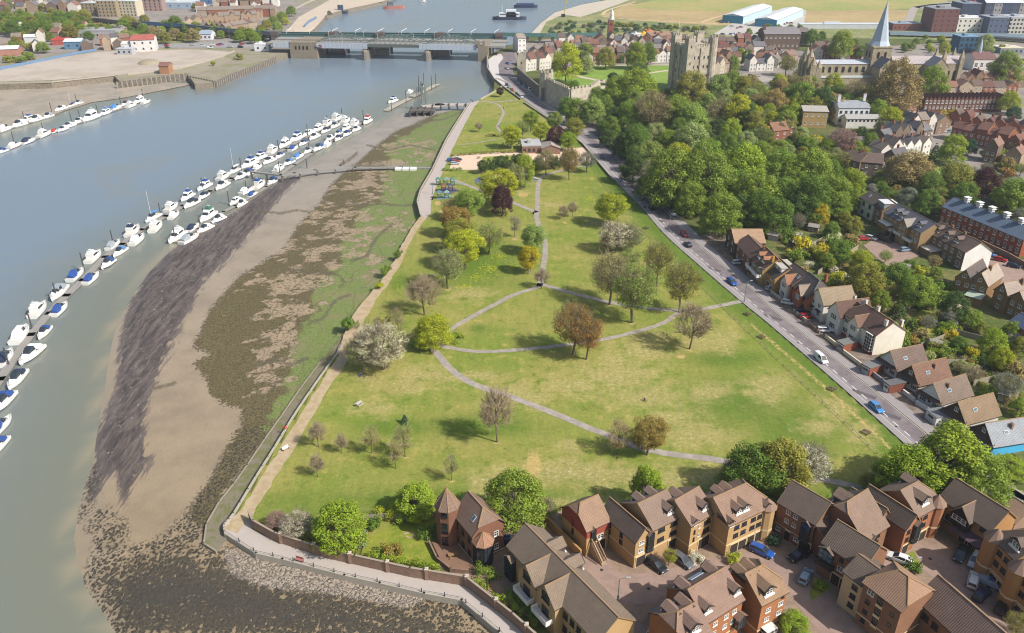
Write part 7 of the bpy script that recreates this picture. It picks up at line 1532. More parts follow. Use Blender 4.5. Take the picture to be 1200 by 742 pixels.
# mansion and villa below the cathedral
b_ = block('mansion','white mansion with tall chimneys and a long lower wing',998,146,36,12,9,'#c9ccd0','#8b8d90',6,2,0,'mansion',2.8,'#8b8f96','dark'); b_.chimney(1,5,13,'#c9ccd0',1.6).chimney(b_.L-2,5,13.5,'#c9ccd0',1.6); b_.wing(2, b_.L+6,-8,-.2,5,1.6,'x', roof='#9c9a97', wall='#d2cfca'); b_.wins('f',10,[4.0], 1.0,.8,'dark')
b_ = block('villa','tan square villa with a pale grey flat-hipped roof',953,149,28,14,8.5,'#a68d60','#9f9d98',4,2, R(-6),'villa',1.6,'#9f9a93','white', wm=M_bw)
block('bungalow','low slate bungalow beside the red parked car',1010,178,30,12,3.4,'#7d6f66','#7b7672',3,1, R(-8),'bungalow',2.8,'#6f6966'); block('bungalow','low grey bungalow with rooflights in the trees',1022,206,26,12,3.2,'#8f8378','#8f8a86',3,1, R(-8),'bungalow',2.8,'#857a74')
# west bank landmarks
block('apartment_block','ochre and blue flats, left of the riverside apartment group',108,18,22,14,12,'#8f8168','#b9bcc0',5,4,0,'apartment block',0); block('apartment_block','tall flats with a white stair tower in the riverside group',127,20,22,14,16,'#94866e','#c3c8cc',5,5,0,'apartment block',0); block('apartment_block','cream and pale blue flats at the end of the riverside group',150,19,26,14,15,'#bbb29e','#c3c8cc',6,5, R(-8),'apartment block',0); block('apartment_block','pink and tan gabled flats right of the riverside group',180,13,22,12,12,'#98807a','#a9a49c',4,4,0,'apartment block',2.6,'#9a7a74')
b_ = block('warehouse_house','white riverside building with a red tiled roof',168,61,26,16,9,'#cfccca','#9c5a50',3,2, R(14),'building',3.2,'#9c5a50','dark'); b_.lean(-8,0,2,14,-.2,6,.8, name='annex')
block('shed','blue industrial shed with a white roof near the far bank',86,58,20,12,6,'#5f7f9c','#c6ccd0',2,1, R(6),'industrial shed',1.8,'#c3c9cc'); block('shed','long grey factory roof on the far bank',108,46,58,20,7,'#a2a0a4','#98989c',12,1,0,'factory',0); block('shed','white mono-pitch workshop among the far yards',36,51,14,10,5,'#b9bcbf','#c9ced2',0,1, R(18),'workshop',1.8,'#d0d2d4'); block('shed','long red-roofed workshop on the far bank',70,53,18,10,4,'#a0524a','#b4483f',0,1, R(12),'workshop',0); block('shed','white-roofed works building at the left edge',8,66,24,14,5,'#a3776a','#c3cbd0',0,1, R(14),'workshop',1.8,'#cdd2d6')
block('shed','row of grey storage units below the red-roofed building',146,64,18,8,4,'#a5a8ae','#aeb2b8',3,1,0,'storage shed',0); block('quay_hut','small brick hut on the timber quay',193,87,11,8,5.5,'#a0785c','#7c5a50',0,1,0,'hut',2.2,'#7d5a52', wm=M_bw); block('pavilion','small white hipped building by the viaduct',241,47,14,12,5,'#c9ccd2','#8f9aa8',3,1,0,'building',2.7,'#8d99a8'); block('site_cabin','white site cabin at the bridge approach',307,60,17,7,5,'#cdd2d8','#d2d6da',2,1,0,'site cabin',0)
block('commercial_unit','pale retail unit at the top of the far bank',205,10,40,30,6,'#8fa0b4','#b7bcc0',4,1,0,'shop',0); block('commercial_unit','blue retail unit at the top of the far bank',240,5,20,24,6,'#4f719c','#a7b0ba',2,1,0,'shop',0)
b_ = block('public_building','low flat-roofed brick building beside the gravel car park',623,180,22,12,3.4,'#86695a','#a5a5a4',4,1, R(3),'building',0, wm=M_bw); b_.wing(b_.L+.3, b_.L+9,-2,10,3.0,1.6,'y', roof='#9a9188')
# ------------------------------------------------------------------ boats
def paint_mat(name, rough=.35, coat=.5):
    m, n, l, b = nodes(name); l.new(n.new('ShaderNodeObjectInfo').outputs['Color'], b.inputs['Base Color']); b.inputs['Roughness'].default_value = rough; b.inputs['Coat Weight'].default_value = coat; b.inputs['Coat Roughness'].default_value = .1; return m
M_paint = paint_mat('vehicle_paint'); M_canvas = paint_mat('canvas', .8,0)
M_gel = mat('white_gelcoat','#dcdcda', .3,.04,2, spec=.5); M_deck = mat('boat_deck','#c2bdb2', .7,.08,2); M_boot = paint_mat('hull_stripe', .4,.2)
def loft(mb, secs, m=0, close=True, caps=True):
    n_ = len(secs[0])
    for a, b in zip(secs, secs[1:]):
        for i in range(n_ if close else n_-1):
            j = (i+1) % n_; mb.face([a[i], a[j], b[j], b[i]], m(i) if callable(m) else m)
    if caps: mb.face(secs[0][::-1], m(0) if callable(m) else m); mb.face(secs[-1], m(0) if callable(m) else m)
def hull_mesh(L, W, H):
    mb = MB(); secs = []
    for i in range(13):
        t = i/12; x = -L/2+L*t; w = W/2*(1-max(0,(t-.45)/.55)**2.2)*(.93+.07*min(1, t*4)); w = max(w, .02); sh = H*(1+.35*t*t); kz = -.35+.35*max(0,(t-.8)/.2)
        secs.append([(x, 0, kz),(x+.0,-w*.72, kz+.22),(x+.35*t, -w*.96,.25+.15*t),(x+.5*t, -w, sh),(x+.5*t, -w*.9, sh+.06),(x+.5*t, w*.9, sh+.06),(x+.5*t, w, sh),(x+.35*t, w*.96,.25+.15*t),(x, w*.72, kz+.22)])
    loft(mb, secs, lambda i: 1 if i in (1,7) else (2 if i == 4 else 0)); return mb.mesh('hull',[M_gel, M_boot, M_deck])
def loft_cabin(name, prof, mats, mfun):
    mb = MB(); secs = [[(x0,-w0, z0),(x0+sl*0,-w1, z1),(x0, w1, z1),(x0, w0, z0)] for (x0, w0, w1, z0, z1, sl) in prof]
    loft(mb, secs, mfun); return mb.mesh(name, mats)
def boat_proto(L, W, H, style):
    root = bpy.data.objects.new('boat', None); COL.objects.link(root); root['category'] = 'boat'; ks = [link('hull', hull_mesh(L, W, H), root)]
    d = H+.1; k = L/9
    ks.append(link('cabin', loft_cabin('cabin',[(-.6*k, W*.36, W*.33, d, d+.95,0),(1.2*k, W*.36, W*.32, d, d+.9,0),(3.0*k, W*.22, W*.16, d+.1, d+.45,0),(3.7*k, W*.08, W*.04, d+.2, d+.32,0)], [M_gel], 0), root))
    ks.append(link('windscreen', loft_cabin('windscreen',[(-.5*k, W*.385, W*.30, d+.75, d+1.5,0),(.7*k, W*.375, W*.27, d+.75, d+1.38,0),(2.0*k, W*.31, W*.2, d+.62, d+.80,0)], [M_glass], 0), root))
    if style in ('cruiser','covered'):
        x1 = -.5*k if style == 'cruiser' else 1.2*k
        ks.append(link('canopy', loft_cabin('canopy',[(-L*.40, W*.34, W*.26, d-.1, d+.6,0),(-1.9*k, W*.38, W*.27, d-.05, d+1.45,0),(x1, W*.34, W*.24, d+.8, d+1.55,0)], [M_canvas], 0), root))
    if style == 'fly':
        ks.append(link('flybridge', loft_cabin('flybridge',[(-2.8*k, W*.38, W*.36, d, d+1.75,0),(.2*k, W*.38, W*.34, d, d+1.85,0),(.9*k, W*.34, W*.28, d+.9, d+1.5,0)], [M_gel], 0), root))
        ks.append(link('side_window', loft_cabin('side_window',[(-2.2*k, W*.41, W*.39, d+.85, d+1.4,0),(.1*k, W*.41, W*.39, d+.85, d+1.4,0)], [M_glass], 0), root))
        ks.append(link('canopy', loft_cabin('canopy',[(-2.2*k, W*.3, W*.26, d+1.8, d+2.5,0),(-.5*k, W*.3, W*.24, d+1.8, d+2.55,0)], [M_canvas], 0), root))
        mb = MB(); mb.tube((-1.6*k, 0, d+2.5),(-1.6*k, 0, d+3.7), .05,.03,5); mb.box(-1.75*k, -1.45*k, -.6,.6, d+3.0, d+3.08); ks.append(link('mast', mb.mesh('mast',[M_white]), root))
    mb = MB(); pr = None
    for i in range(9):
        t = .55+.45*i/8; w = W/2*(1-max(0,(t-.45)/.55)**2.2)*.92; x = -L/2+L*t+.5*t
        for s_ in (-1,1):
            mb.tube((x, s_*w, H*(1+.35*t*t)),(x, s_*w, H*(1+.35*t*t)+.55), .02,.02,3)
        if pr:
            for s_ in (-1,1): mb.tube((pr[0], s_*pr[1], pr[2]+.55),(x, s_*w, H*(1+.35*t*t)+.55), .025,.025,3)
        pr = (x, w, H*(1+.35*t*t))
    ks.append(link('rail', mb.mesh('rail',[mat('steel_rail','#b8babd', .3,.05,1,.6)]), root))
    if style == 'sail':
        mb = MB(); mb.tube((.8,0, d),(.8,0, d+10), .08,.05,5); mb.tube((.8,0, d+1.4),(-3,0, d+1.5), .07,.07,5); ks.append(link('mast', mb.mesh('mast',[M_white]), root))
        ks.append(link('canopy', loft_cabin('canopy',[(-3.4,.25,.1, d+1.3, d+1.8,0),(.6,.3,.1, d+1.3, d+2.0,0)], [M_canvas], 0), root))
    proto(root, *ks); PB.append((root, ks)); return root
PB = []
BP = {'c': boat_proto(8.6,3.0,.95,'cruiser'),'v': boat_proto(9.0,3.1,1.0,'covered'),'f': boat_proto(10.2,3.5,1.15,'fly'),'s': boat_proto(8.6,2.7,.8,'sail'),'d': boat_proto(6.4,2.3,.7,'cruiser')}
BD = {'c': 'white motor cruiser with %s canopy','v': 'white cruiser under a full %s cover','f': 'white flybridge cruiser with %s top','s': 'sailing yacht with %s boom cover','d': 'small white motorboat with %s canopy'}
CC = {'b': ('#27498a','blue'),'w': ('#d0d2d4','white'),'n': ('#22304a','navy'),'g': ('#8f979f','grey'),'l': ('#4a7ab4','bright blue'),'r': ('#a83a3a','red'),'k': ('#2f6b56','green')}
SC = {'n': '#22304a','w': '#b8bcc0','b': '#2456a0','r': '#a83030'}
brnd = random.Random(9)
def boats(place, lst, ang, grp):
    for (px, py, ty, cc, sc2, *r) in lst:
        p = G(px, py, WATER_Z+1.0); c, cn = CC[cc]; a = ang+brnd.uniform(-.12,.12)+(PI if brnd.random() < .25 else 0)
        o = spawn(BP[ty], (p.x, p.y, WATER_Z), a, (r[0] if r else 1)*brnd.uniform(.88,1.12),(BD[ty] % cn)+' '+place, 'boat', grp, lin(c),('canopy',))
        for ch in o.children:
            if ch.name.startswith('hull'): ch.color = lin(SC[sc2])
def ang_of(a, b, z=WATER_Z): d = G(*a, z)-G(*b, z); return math.atan2(d.y, d.x)
aN = ang_of((36,393),(97,330)); aM = ang_of((97,330),(215,240)); aF = ang_of((215,240),(292,199)); aU = ang_of((292,199),(390,146))
boats("outside the near long pontoon", [(-4,522,'c','b','w'),(6,418,'c','n','n',1.05),(24,391,'v','w','w',1.15),(45,362,'f','w','w'),(68,342,'v','g','w',1.1)], aN, 'boats outside the long pontoon')
boats("inside the near long pontoon", [(1,497,'c','b','w'),(3,470,'c','b','n',1.08),(19,443,'c','n','w'),(36,414,'c','w','n',1.12),(51,388,'c','b','w', .95),(70,361,'c','b','b',1.05)], aN, 'boats inside the long pontoon')
boats("outside the long pontoon's middle", [(89,321,'c','b','w'),(110,300,'f','w','w'),(133,286,'c','g','w'),(156,270,'f','n','w'),(179,254,'s','l','w'),(201,242,'f','w','w')], aM, 'boats outside the long pontoon')
boats("inside the long pontoon's middle", [(107,325,'c','b','w',1.1),(126,308,'d','b','n',1.2),(140,294,'c','l','w'),(161,280,'c','w','w',1.1),(183,265,'f','w','n'),(204,251,'c','w','w')], aM, 'boats inside the long pontoon')
boats("outside the long pontoon's far half", [(219,230,'f','b','w'),(239,218,'f','b','w'),(262,206,'f','w','w'),(275,199,'s','w','w'),(292,192,'f','b','w')], aF, 'boats outside the long pontoon')
boats("inside the long pontoon's far half", [(224,238,'c','n','w',1.1),(238,229,'c','n','n'),(260,217,'c','w','w',1.15),(282,206,'c','w','b')], aF, 'boats inside the long pontoon')
boats("outermost beyond the walkway", [(304,184,'f','b','w'),(320,176,'f','w','w'),(333,169,'f','w','w'),(347,162,'f','b','w',1.1),(361,156,'v','w','w',1.1),(372,151,'f','w','w'),(384,144.5,'f','g','w'),(395,138.5,'f','w','w')], aU, 'boats beyond the walkway')
boats("second line beyond the walkway", [(290,203,'c','b','w'),(302,195,'c','w','r'),(315,188,'c','w','w'),(327,182,'c','b','w'),(344,173,'c','b','w',1.1),(355,167,'c','b','w'),(368,160,'c','w','w'),(381,152.5,'c','n','w'),(392,147,'c','g','w'),(405,141,'f','w','w',1.15)], aU, 'boats beyond the walkway')
boats("innermost beyond the walkway", [(327,197,'v','w','w'),(338,190,'c','l','b'),(350,182.5,'c','l','w'),(361,176,'c','g','w'),(373,173,'c','b','b',1.1),(384,169,'d','w','w',1.2),(386,162,'c','w','w'),(396,156,'c','l','w'),(396,162,'d','n','w',1.2),(405,150,'f','w','w'),(406,156.5,'c','b','b'),(416,144.5,'f','w','w'),(417,151,'c','w','w'),(430,142,'f','r','r')], aU, 'boats beyond the walkway')
boats("beside the dark mud", [(304,216,'f','b','w'),(319,212,'d','b','w',1.2),(289,223,'c','w','w'),(296,227,'d','b','b'),(276,235,'v','w','w'),(283,238,'d','w','w'),(256,256,'d','w','b',1.1),(243,253,'f','k','w'),(240,267,'c','w','w'),(226,266,'c','n','w'),(222,279,'c','g','n'),(207,277,'f','w','w')], aF, 'boats beside the mud')
aW = ang_of((0,177),(165,118))
boats("afloat along the far bank", [(0,177,'c','b','w'),(17,170,'c','w','r',1.15),(33,165,'c','n','b',1.15),(52,157,'f','w','n',1.2),(64,153,'d','r','b'),(73,151,'c','w','b'),(80,147,'c','w','w',1.1),(92,142,'d','w','w',1.2),(106,138,'f','w','w',1.3),(123,132,'f','l','b',1.1),(136,126,'c','l','b',1.2),(147,122,'d','r','b',1.2),(154,123,'f','w','w'),(163,118,'f','w','w'),(171,119,'c','w','w')], aW, 'boats along the far bank')
boats('on the far bank mud',[(6,151,'d','w','w',1.5),(22,146,'d','w','w',1.5),(32,140,'f','b','w'),(42,140,'d','w','w',1.4),(56,136,'d','g','w',1.4),(71,127,'c','w','b',1.2),(84,123,'s','b','w', .8),(92,120,'d','g','w')], aW, 'boats on the far bank')
boats('moored at the long pier pontoon',[(460,118,'f','b','w'),(481,107,'c','w','w',1.1),(495,100,'d','n','w')], ang_of((453,129),(510,98)),'boats at the pier')
boats('alone on the open river beyond the bridges',[(495,1.5,'c','w','w')], 0, None)
for r_, ks in PB:
    for k_ in ks: bpy.data.objects.remove(k_)
    bpy.data.objects.remove(r_)
# ---- pontoons, piles and jetties
M_pont = mat('pontoon_planks','#8c8883', .85,.2,1.2)
def pontoon(label, pix, w_=2.0, m_=None):
    pts_ = [G(x, y, WATER_Z+.5) for x, y in pix]; c = pts_[len(pts_)//2]; ro = thing('pontoon', label, 'pontoon',(c.x, c.y, WATER_Z)); q = [Vector((p.x-c.x, p.y-c.y, 0)) for p in pts_]
    mb = MB(); wall_along(mb, q, w_, .35,.55); mb.build('decking',[m_ or M_pont], ro); mb = MB(); wall_along(mb, q, w_*.8,-.4,.34); mb.build('float',[mat('pontoon_float','#5d5c5e', .8,.2,1)], ro)
    return ro
pontoon('long near boat pontoon with cruisers on both sides',[(-14,466),(0,444),(36,392),(58,367),(78,346),(97,328),(123,301),(143,286),(166,269),(194,253),(215,241),(246,224),(271,209),(291,199),(300,192)], 2.4)
pontoon('outer boat pontoon beyond the walkway',[(296,197),(312,186),(335,174),(356,162),(380,149.5),(398,141)]); pontoon('inner boat pontoon beside the mud',[(205,283),(214,276),(232,268),(250,257),(262,248),(276,241),(296,229),(312,219),(330,206)], 1.6)
pontoon('inner boat pontoon beyond the walkway',[(330,203),(345,193),(366,179),(390,164),(412,151),(424,144)], 1.6); pontoon('near boat pontoon along the far bank',[(-5,178),(33,166),(66,153),(98,142),(130,131),(165,119)], 1.8); pontoon('second boat pontoon on the far bank mud',[(-5,155),(23,147),(56,137),(75,129),(92,122)], 1.6)
pl_ = [(3,407,11,429),(31,367,38,386),(62,331,67,350),(95,296,99,317),(129,270,133,286),(186,238,188,250),(235,208,238,223),(203,266,206,283),(236,243,239,255),(267,223.5,269,240),(282,185,283,199),(297,204,298,221),(288,211,289,224),(325,164,327,178),(359,146,361,160),(382,135,384,147),(400,127,401,137),(425,129,426,140),(361,164,362,176),(327,189,328,203),(362,186,360,198),(402,187,403,196),(26,130,28,138),(58,120,61,132),(87,110,90,120),(112,122,115,134),(140,113,142,124),(14,154,16,165),(49,143,51,154),(82,132,84,142),(93,128,94,140),(166,104,168,115),(459,117,459,130),(476,106,476,120),(490,88,491,108),(496,85,497,104),(506,89,506,106),(511,86,511,104)]
for i, (x0, y0, x1, y1) in enumerate(pl_):
    p = G(x1, y1, WATER_Z); s_ = scl(x1, y1); h = (y1-y0)/(s_*(cp-(y1-371)/F*sp))
    pc = 'beside the long near pontoon' if (x1 < 150 and y1 > 240) else 'in the middle of the long near pontoon' if (x1 < 275 and y1 > 199) else 'along the far bank' if y1 < 170 and x1 < 200 else 'at the pier' if x1 > 440 else 'among the boats round the walkway'
    mb = MB(); mb.tube((0,0,-1.5),(0,0, h), .22,.2,8); mb.tube((0,0, h),(0,0, h+.25), .2,.02,8); o = mb.build('mooring_pile',[mat('tarred_pile','#4d4a4b', .7,.2,1)]); o.location = (p.x, p.y, WATER_Z); tag(o, 'dark mooring pile '+pc, 'mooring pile','mooring piles '+pc)
ro = thing('walkway','long pale footbridge walkway crossing the marsh to the pontoons','footbridge', G(416,196,-.8)); wk = [G(x, y, -.8)-ro.location for x, y in [(294,201),(329,205),(345,203),(369,199.5),(416,196.5),(470,196),(508,197)]]
mb = MB(); wall_along(mb, wk, 1.4,0,.15); mb.build('decking',[mat('walkway_boards','#8f8b85', .85,.15,1)], ro)
mb = MB(); 
for s_ in (-.65,.65): wall_along(mb, [p+Vector((0, s_, 0)) for p in wk], .06,.9,1.0); wall_along(mb, [p+Vector((0, s_, 0)) for p in wk], .08,-.5,.1)
mb.build('handrail',[mat('galvanised','#8d9092', .5,.1,1)], ro)
for p in resample(wk, 8): mb = MB(); mb.box(p.x-.2, p.x+.2, p.y-.8, p.y+.8,-4,0); mb.build('trestle',[M_pile], ro)
simple_wall('broken timber groyne on the mud beyond the walkway',[(400,195),(410,189),(419,181)], .3,1.6, M_pile, None, 'groyne','groyne',-3)
mb = MB(); bl = G(476,199,-1.5)
for i in range(3): mb.box(-5+i*3.4,-2+i*3.4,-1.5,1.5,0,.9)
o = mb.build('boat_cradle',[M_gel]); o.location = bl; tag(o, 'pale wooden cradles beside the marsh walkway','boat cradle')
# pier
ro = thing('pier','old timber pier with a steel lattice gangway tower','pier', G(520,125,-1)); o_ = ro.location
pr = [G(x, y, -1)-o_ for x, y in [(546,124),(515,124),(500,126)]]; mb = MB(); wall_along(mb, pr, 6,0,.8); mb.build('deck',[M_conc], ro)
hd = G(494,130,-1)-o_; mb = MB(); mb.box(hd.x-7, hd.x+8, hd.y-5, hd.y+5,-.2,.9); mb.build('pier_head',[mat('pier_timber','#5d564f', .9,.2,1)], ro)
for p in resample(pr, 5)+[hd+Vector((x, y, 0)) for x in (-6,-2,2,6) for y in (-4.6,4.6)]: mb = MB(); mb.box(p.x-.35, p.x+.35, p.y-.35-(2.8 if p.z == 0 and abs(p.y) < 20 else 0), p.y+.35,-4,1.6); mb.build('pile',[MATS['tarred_pile']], ro)
mb = MB(); t0 = G(500,122,0)-o_; t1 = G(495,103, WATER_Z)-o_
for s_ in (-1,1):
    a = t0+Vector((s_*1.2,0,2)); b = t1+Vector((s_*1.2,0,1.5)); mb.bar(a, b, .25); mb.bar(a+Vector((0,0,1.6)), b+Vector((0,0,1.6)), .25)
    for i in range(9): t = i/8; mb.bar(a+(b-a)*t, a+(b-a)*min(1, t+.125)+Vector((0,0,1.6)), .14)
mb.build('gangway',[M_truss], ro)
mb = MB(); tp = t0+Vector((-2,2,0))
for sx in (-1.4,1.4):
    for sy in (-1.4,1.4): mb.bar(tp+Vector((sx, sy, 0)), tp+Vector((sx*.5, sy*.5,13)), .22)
for z in range(1,12,2): 
    for sg in (-1,1): mb.bar(tp+Vector((-1.3*sg, -1.3, z)), tp+Vector((1.3*sg, -1.3, z+2)), .14); mb.bar(tp+Vector((-1.3,-1.3*sg, z)), tp+Vector((-1.3,1.3*sg, z+2)), .14)
mb.build('lattice_tower',[M_truss], ro)
pontoon('long floating landing stage of the timber pier',[(453,129),(482,114),(512,99)], 3.6, M_parapet)
# ships beyond the bridge
def ship(label, px, py, Lm, W, col_, sup, ang=0, name='ship', cat='ship'):
    p = G(px, py, WATER_Z); ro = thing(name, label, cat, (p.x, p.y, WATER_Z), ang); mb = MB(); secs = []
    for i in range(9):
        t = i/8; x = -Lm/2+Lm*t; w = W/2*(1-max(0, abs(t-.5)-.34)/.16*.75) if abs(t-.5) > .34 else W/2; secs.append([(x, -w*.8,-.8),(x, -w, 3),(x, w, 3),(x, w*.8,-.8)])
    loft(mb, secs); mb.build('hull',[mat('hull_'+col_.strip('#'), col_, .6,.2,.3)], ro)
    for j, (x0, x1, h, c) in enumerate(sup): mb = MB(); mb.box(x0*Lm, x1*Lm, -W*.35, W*.35,3.01,3+h); mb.box(x0*Lm+1, x1*Lm-1,-W*.36, W*.36,3+h*.55,3+h*.75,1); mb.build('superstructure',[mat('sup_'+c.strip('#'), c, .5,.1,.5), M_glass], ro)
    mb = MB(); mb.tube((sup[0][0]*Lm+3,0,3+sup[0][2]),(sup[0][0]*Lm+3,0,3+sup[0][2]+8), .25,.15,5); mb.build('mast',[M_white], ro)
ship('dark ship with white upper decks moored beyond the bridges',597,23,36,10,'#3b3f52',[(-.3,.3,4,'#c9ccd0'),(-.1,.2,7,'#d4d6d8')], 0); ship('long dark barge at the top of the river',616,9,28,8,'#2f3a58',[(-.4,.35,2,'#3c4a70')], 0,'barge','barge'); ship('rusty red low barge on the river beyond the bridges',462,10,25,7,'#a8705f',[(-.3,-.05,5,'#5d6670')], R(20),'barge','barge'); ship('small dark workboat near the far sandy flat',401,16,14,7,'#3a4450',[(-.3,.1,6,'#3c4c66')], 0,'workboat','workboat')
p = G(660,20,0); mb = MB(); ro = thing('crane','thin yellow crane on the far shore','crane', p); mb.bar((0,0,0),(5,0,26), .8); mb.bar((5,0,26),(14,0,30), .5); mb.bar((0,0,8),(10,0,28), .3); mb.build('jib',[mat('crane_yellow','#b3a544', .6,.1,.5)], ro); mb = MB(); mb.box(-2,2,-1.5,1.5,0,3); mb.build('cab',[M_darkf], ro)
# ------------------------------------------------------------------ cars
def car_proto(L=4.3, W=1.76, H=1.46, style='hatch'):
    root = bpy.data.objects.new('car', None); COL.objects.link(root); root['category'] = 'car'
    P_ = {'hatch': dict(b=[(-.5,.62,.86),(-.47,.30,.94),(-.2,.27,.98),(.1,.27,.98),(.2,.27,.95),(.42,.30,.80),(.5,.42,.66)], c=[(-.46,.92,.98),(-.40,.92,1.38),(-.2,.92, H),(.06,.92, H-.03),(.26,.92,.95)]),
          'estate': dict(b=[(-.5,.5,.88),(-.48,.30,.95),(-.2,.27,.98),(.1,.27,.98),(.2,.27,.95),(.43,.30,.82),(.5,.42,.66)], c=[(-.49,.93,.97),(-.45,.93,1.42),(-.2,.93, H+.04),(.04,.93, H),(.24,.93,.95)]),
          'van': dict(b=[(-.5,.35,1.0),(-.48,.30,1.05),(-.2,.27,1.08),(.1,.27,1.08),(.25,.27,1.05),(.45,.30,.9),(.5,.42,.7)], c=[(-.495,1.0,1.06),(-.48,1.0,1.85),(-.1,1.0,1.9),(.15,1.0,1.82),(.34,1.0,1.04)])}[style]
    mb = MB(); secs = []
    for t, z0, z1 in P_['b']:
        w = W/2*(1-.12*(abs(t)/.5)**4); x = t*L; secs.append([(x, -w*.93, z0),(x, -w, (z0+z1)*.5),(x, -w*.93, z1),(x, w*.93, z1),(x, w, (z0+z1)*.5),(x, w*.93, z0)])
    loft(mb, secs)
    body = mb.mesh('body',[M_paint])
    mb = MB(); secs = []
    for t, z0, z1 in P_['c']: w = W/2*.86; k = .80 if z1 > 1.2 else .93; x = t*L; secs.append([(x, -w, z0-.03),(x, -w*k, z1),(x, w*k, z1),(x, w, z0-.03)])
    loft(mb, secs); glass = mb.mesh('windows',[M_glass if style != 'van' else M_glass])
    mb = MB(); c = P_['c'][1:-1]; w = W/2*.86*.83; xa, xb_ = c[0][0]*L, c[-1][0]*L; pz = [(q[0]*L, q[2]) for q in c]
    secs = [[(x, -w, z-.01),(x, -w*.9, z+.035),(x, w*.9, z+.035),(x, w, z-.01)] for x, z in pz]; loft(mb, secs)
    for s_ in (-1,1):
        for x in ((xa+xb_)/2, ): mb.bar((x-.1, s_*W/2*.86*.99,.96),(x-.05, s_*w*1.0, pz[1][1]), .09,.03)
        if style == 'van': mb.face([(xa, s_*(W/2*.87),1.05),(xa+L*.42, s_*(W/2*.87),1.05),(xa+L*.42, s_*w*1.02,1.88),(xa, s_*w*1.02,1.85)][::s_])
        mb.bar((pz[-1][0], s_*w, pz[-1][1]),(P_['c'][-1][0]*L, s_*W/2*.82, P_['c'][-1][2]), .07,.05); mb.bar((pz[0][0], s_*w, pz[0][1]),(P_['c'][0][0]*L, s_*W/2*.84, P_['c'][0][2]), .1,.06)
    roof = mb.mesh('roof',[M_paint])
    ks = [link('body', body, root), link('windows', glass, root), link('roof', roof, root)]
    mb = MB()
    for a in range(12):
        pass
    mb = MB(); mb.tube((0,-.11,0),(0,.11,0), .32,.32,12,0); mb.tube((0,-.12,0),(0,.12,0), .19,.19,8,1); wme = mb.mesh('wheel',[mat('tyre','#242424', .9,.1,3), mat('alloy','#a6a8aa', .35,.05,2,.7)])
    for x in (-.30*L, .31*L):
        for s_ in (-1,1): o = link('wheel', wme, root); o.location = (x, s_*(W/2-.10), .32); ks.append(o)
    mb = MB(); mb.box(-.06,.06,-.2,.2,-.07,.07); hl = mb.mesh('headlight',[mat('lamp_glass','#d8d8d0', .2,.02,2)]); mb = MB(); mb.box(-.05,.05,-.16,.16,-.1,.1); tl = mb.mesh('tail_light',[mat('red_lens','#9c1c1c', .3,.02,2)])
    for s_ in (-1,1):
        o = link('headlight', hl, root); o.location = (L*.475, s_*W*.34,.66); ks.append(o); o = link('tail_light', tl, root); o.location = (-L*.485, s_*W*.37,.80); ks.append(o)
    mb = MB(); mb.box(-.08,.08,-.01,.01,-.06,.06)
    proto(root, *ks); PC.append((root, ks)); return root
PC = []
CP = {'h': car_proto(),'e': car_proto(4.6,1.82,1.52,'estate'),'v': car_proto(4.6,1.85,1.85,'van')}
CCol = dict(white='#d4d5d6', blue='#1c4f9a', dark='#20262c', navy='#14233c', red='#a11c24', silver='#a5abb0', black='#121315', lightblue='#3f82c0', teal='#2a6f8c', grey='#5b6066', steel='#7e95a8')
def car(px, py, ang, ty, col_, label, group=None, z=.0):
    p = G(px, py, z+.7); name = 'parked_car'; o = spawn(CP[ty], (p.x, p.y, z), R(ang), None, label, 'van' if ty == 'v' else 'car', group, lin(CCol[col_]),('body','roof')); return o
def rdang(px, py): 
    p = G(px, py); i = min(range(len(Lp)-1), key=lambda i: (Lp[i]-p).length); d = Lp[i+1]-Lp[i]; return math.degrees(math.atan2(d.y, d.x))
for (x, y, ty, c, lb, fl) in [(962,420,'v','white','white van driving down the main road',0),(1027,477,'h','lightblue','bright blue car lowest on the main road',0),(858,330,'e','blue','dark blue car passing the end of the park path',0),(806,286,'h','navy','navy car just below the red car on the road',180),(802,274,'h','red','red car driving on the main road',0),(789,250,'e','white','white car on the road by the wood',0),(763,243,'h','dark','dark car on the road opposite the wood',180),(706,184,'h','dark','dark car at the shaded bend by the junction',0),
        (594,99,'h','navy','dark car parked topmost beside the upper park wall',0),(597,101.5,'h','silver','silver car parked beside the upper park wall',0),(600,105,'h','red','red car parked beside the upper park wall',0),(605.6,110,'h','navy','dark blue car above the parked white van',0),(611,113,'v','white','white van parked beside the upper park wall',0),(605,94.5,'h','steel','grey-blue car parked below the castle bastion',0),(610,98,'h','navy','dark car parked under the revetment wall',0),(615,101,'h','lightblue','bright blue car parked under the revetment wall',0),(621,105,'v','white','white van parked under the castle wall',0),(634.5,116,'h','lightblue','blue car parked alone under the castle wall',0),(595,74,'h','blue','blue car beside the bridge approach',0),(594,80,'h','silver','silver car on the bridge approach',0)]:
    car(x, y, rdang(x, y)+fl, ty, c, lb, None, .0)
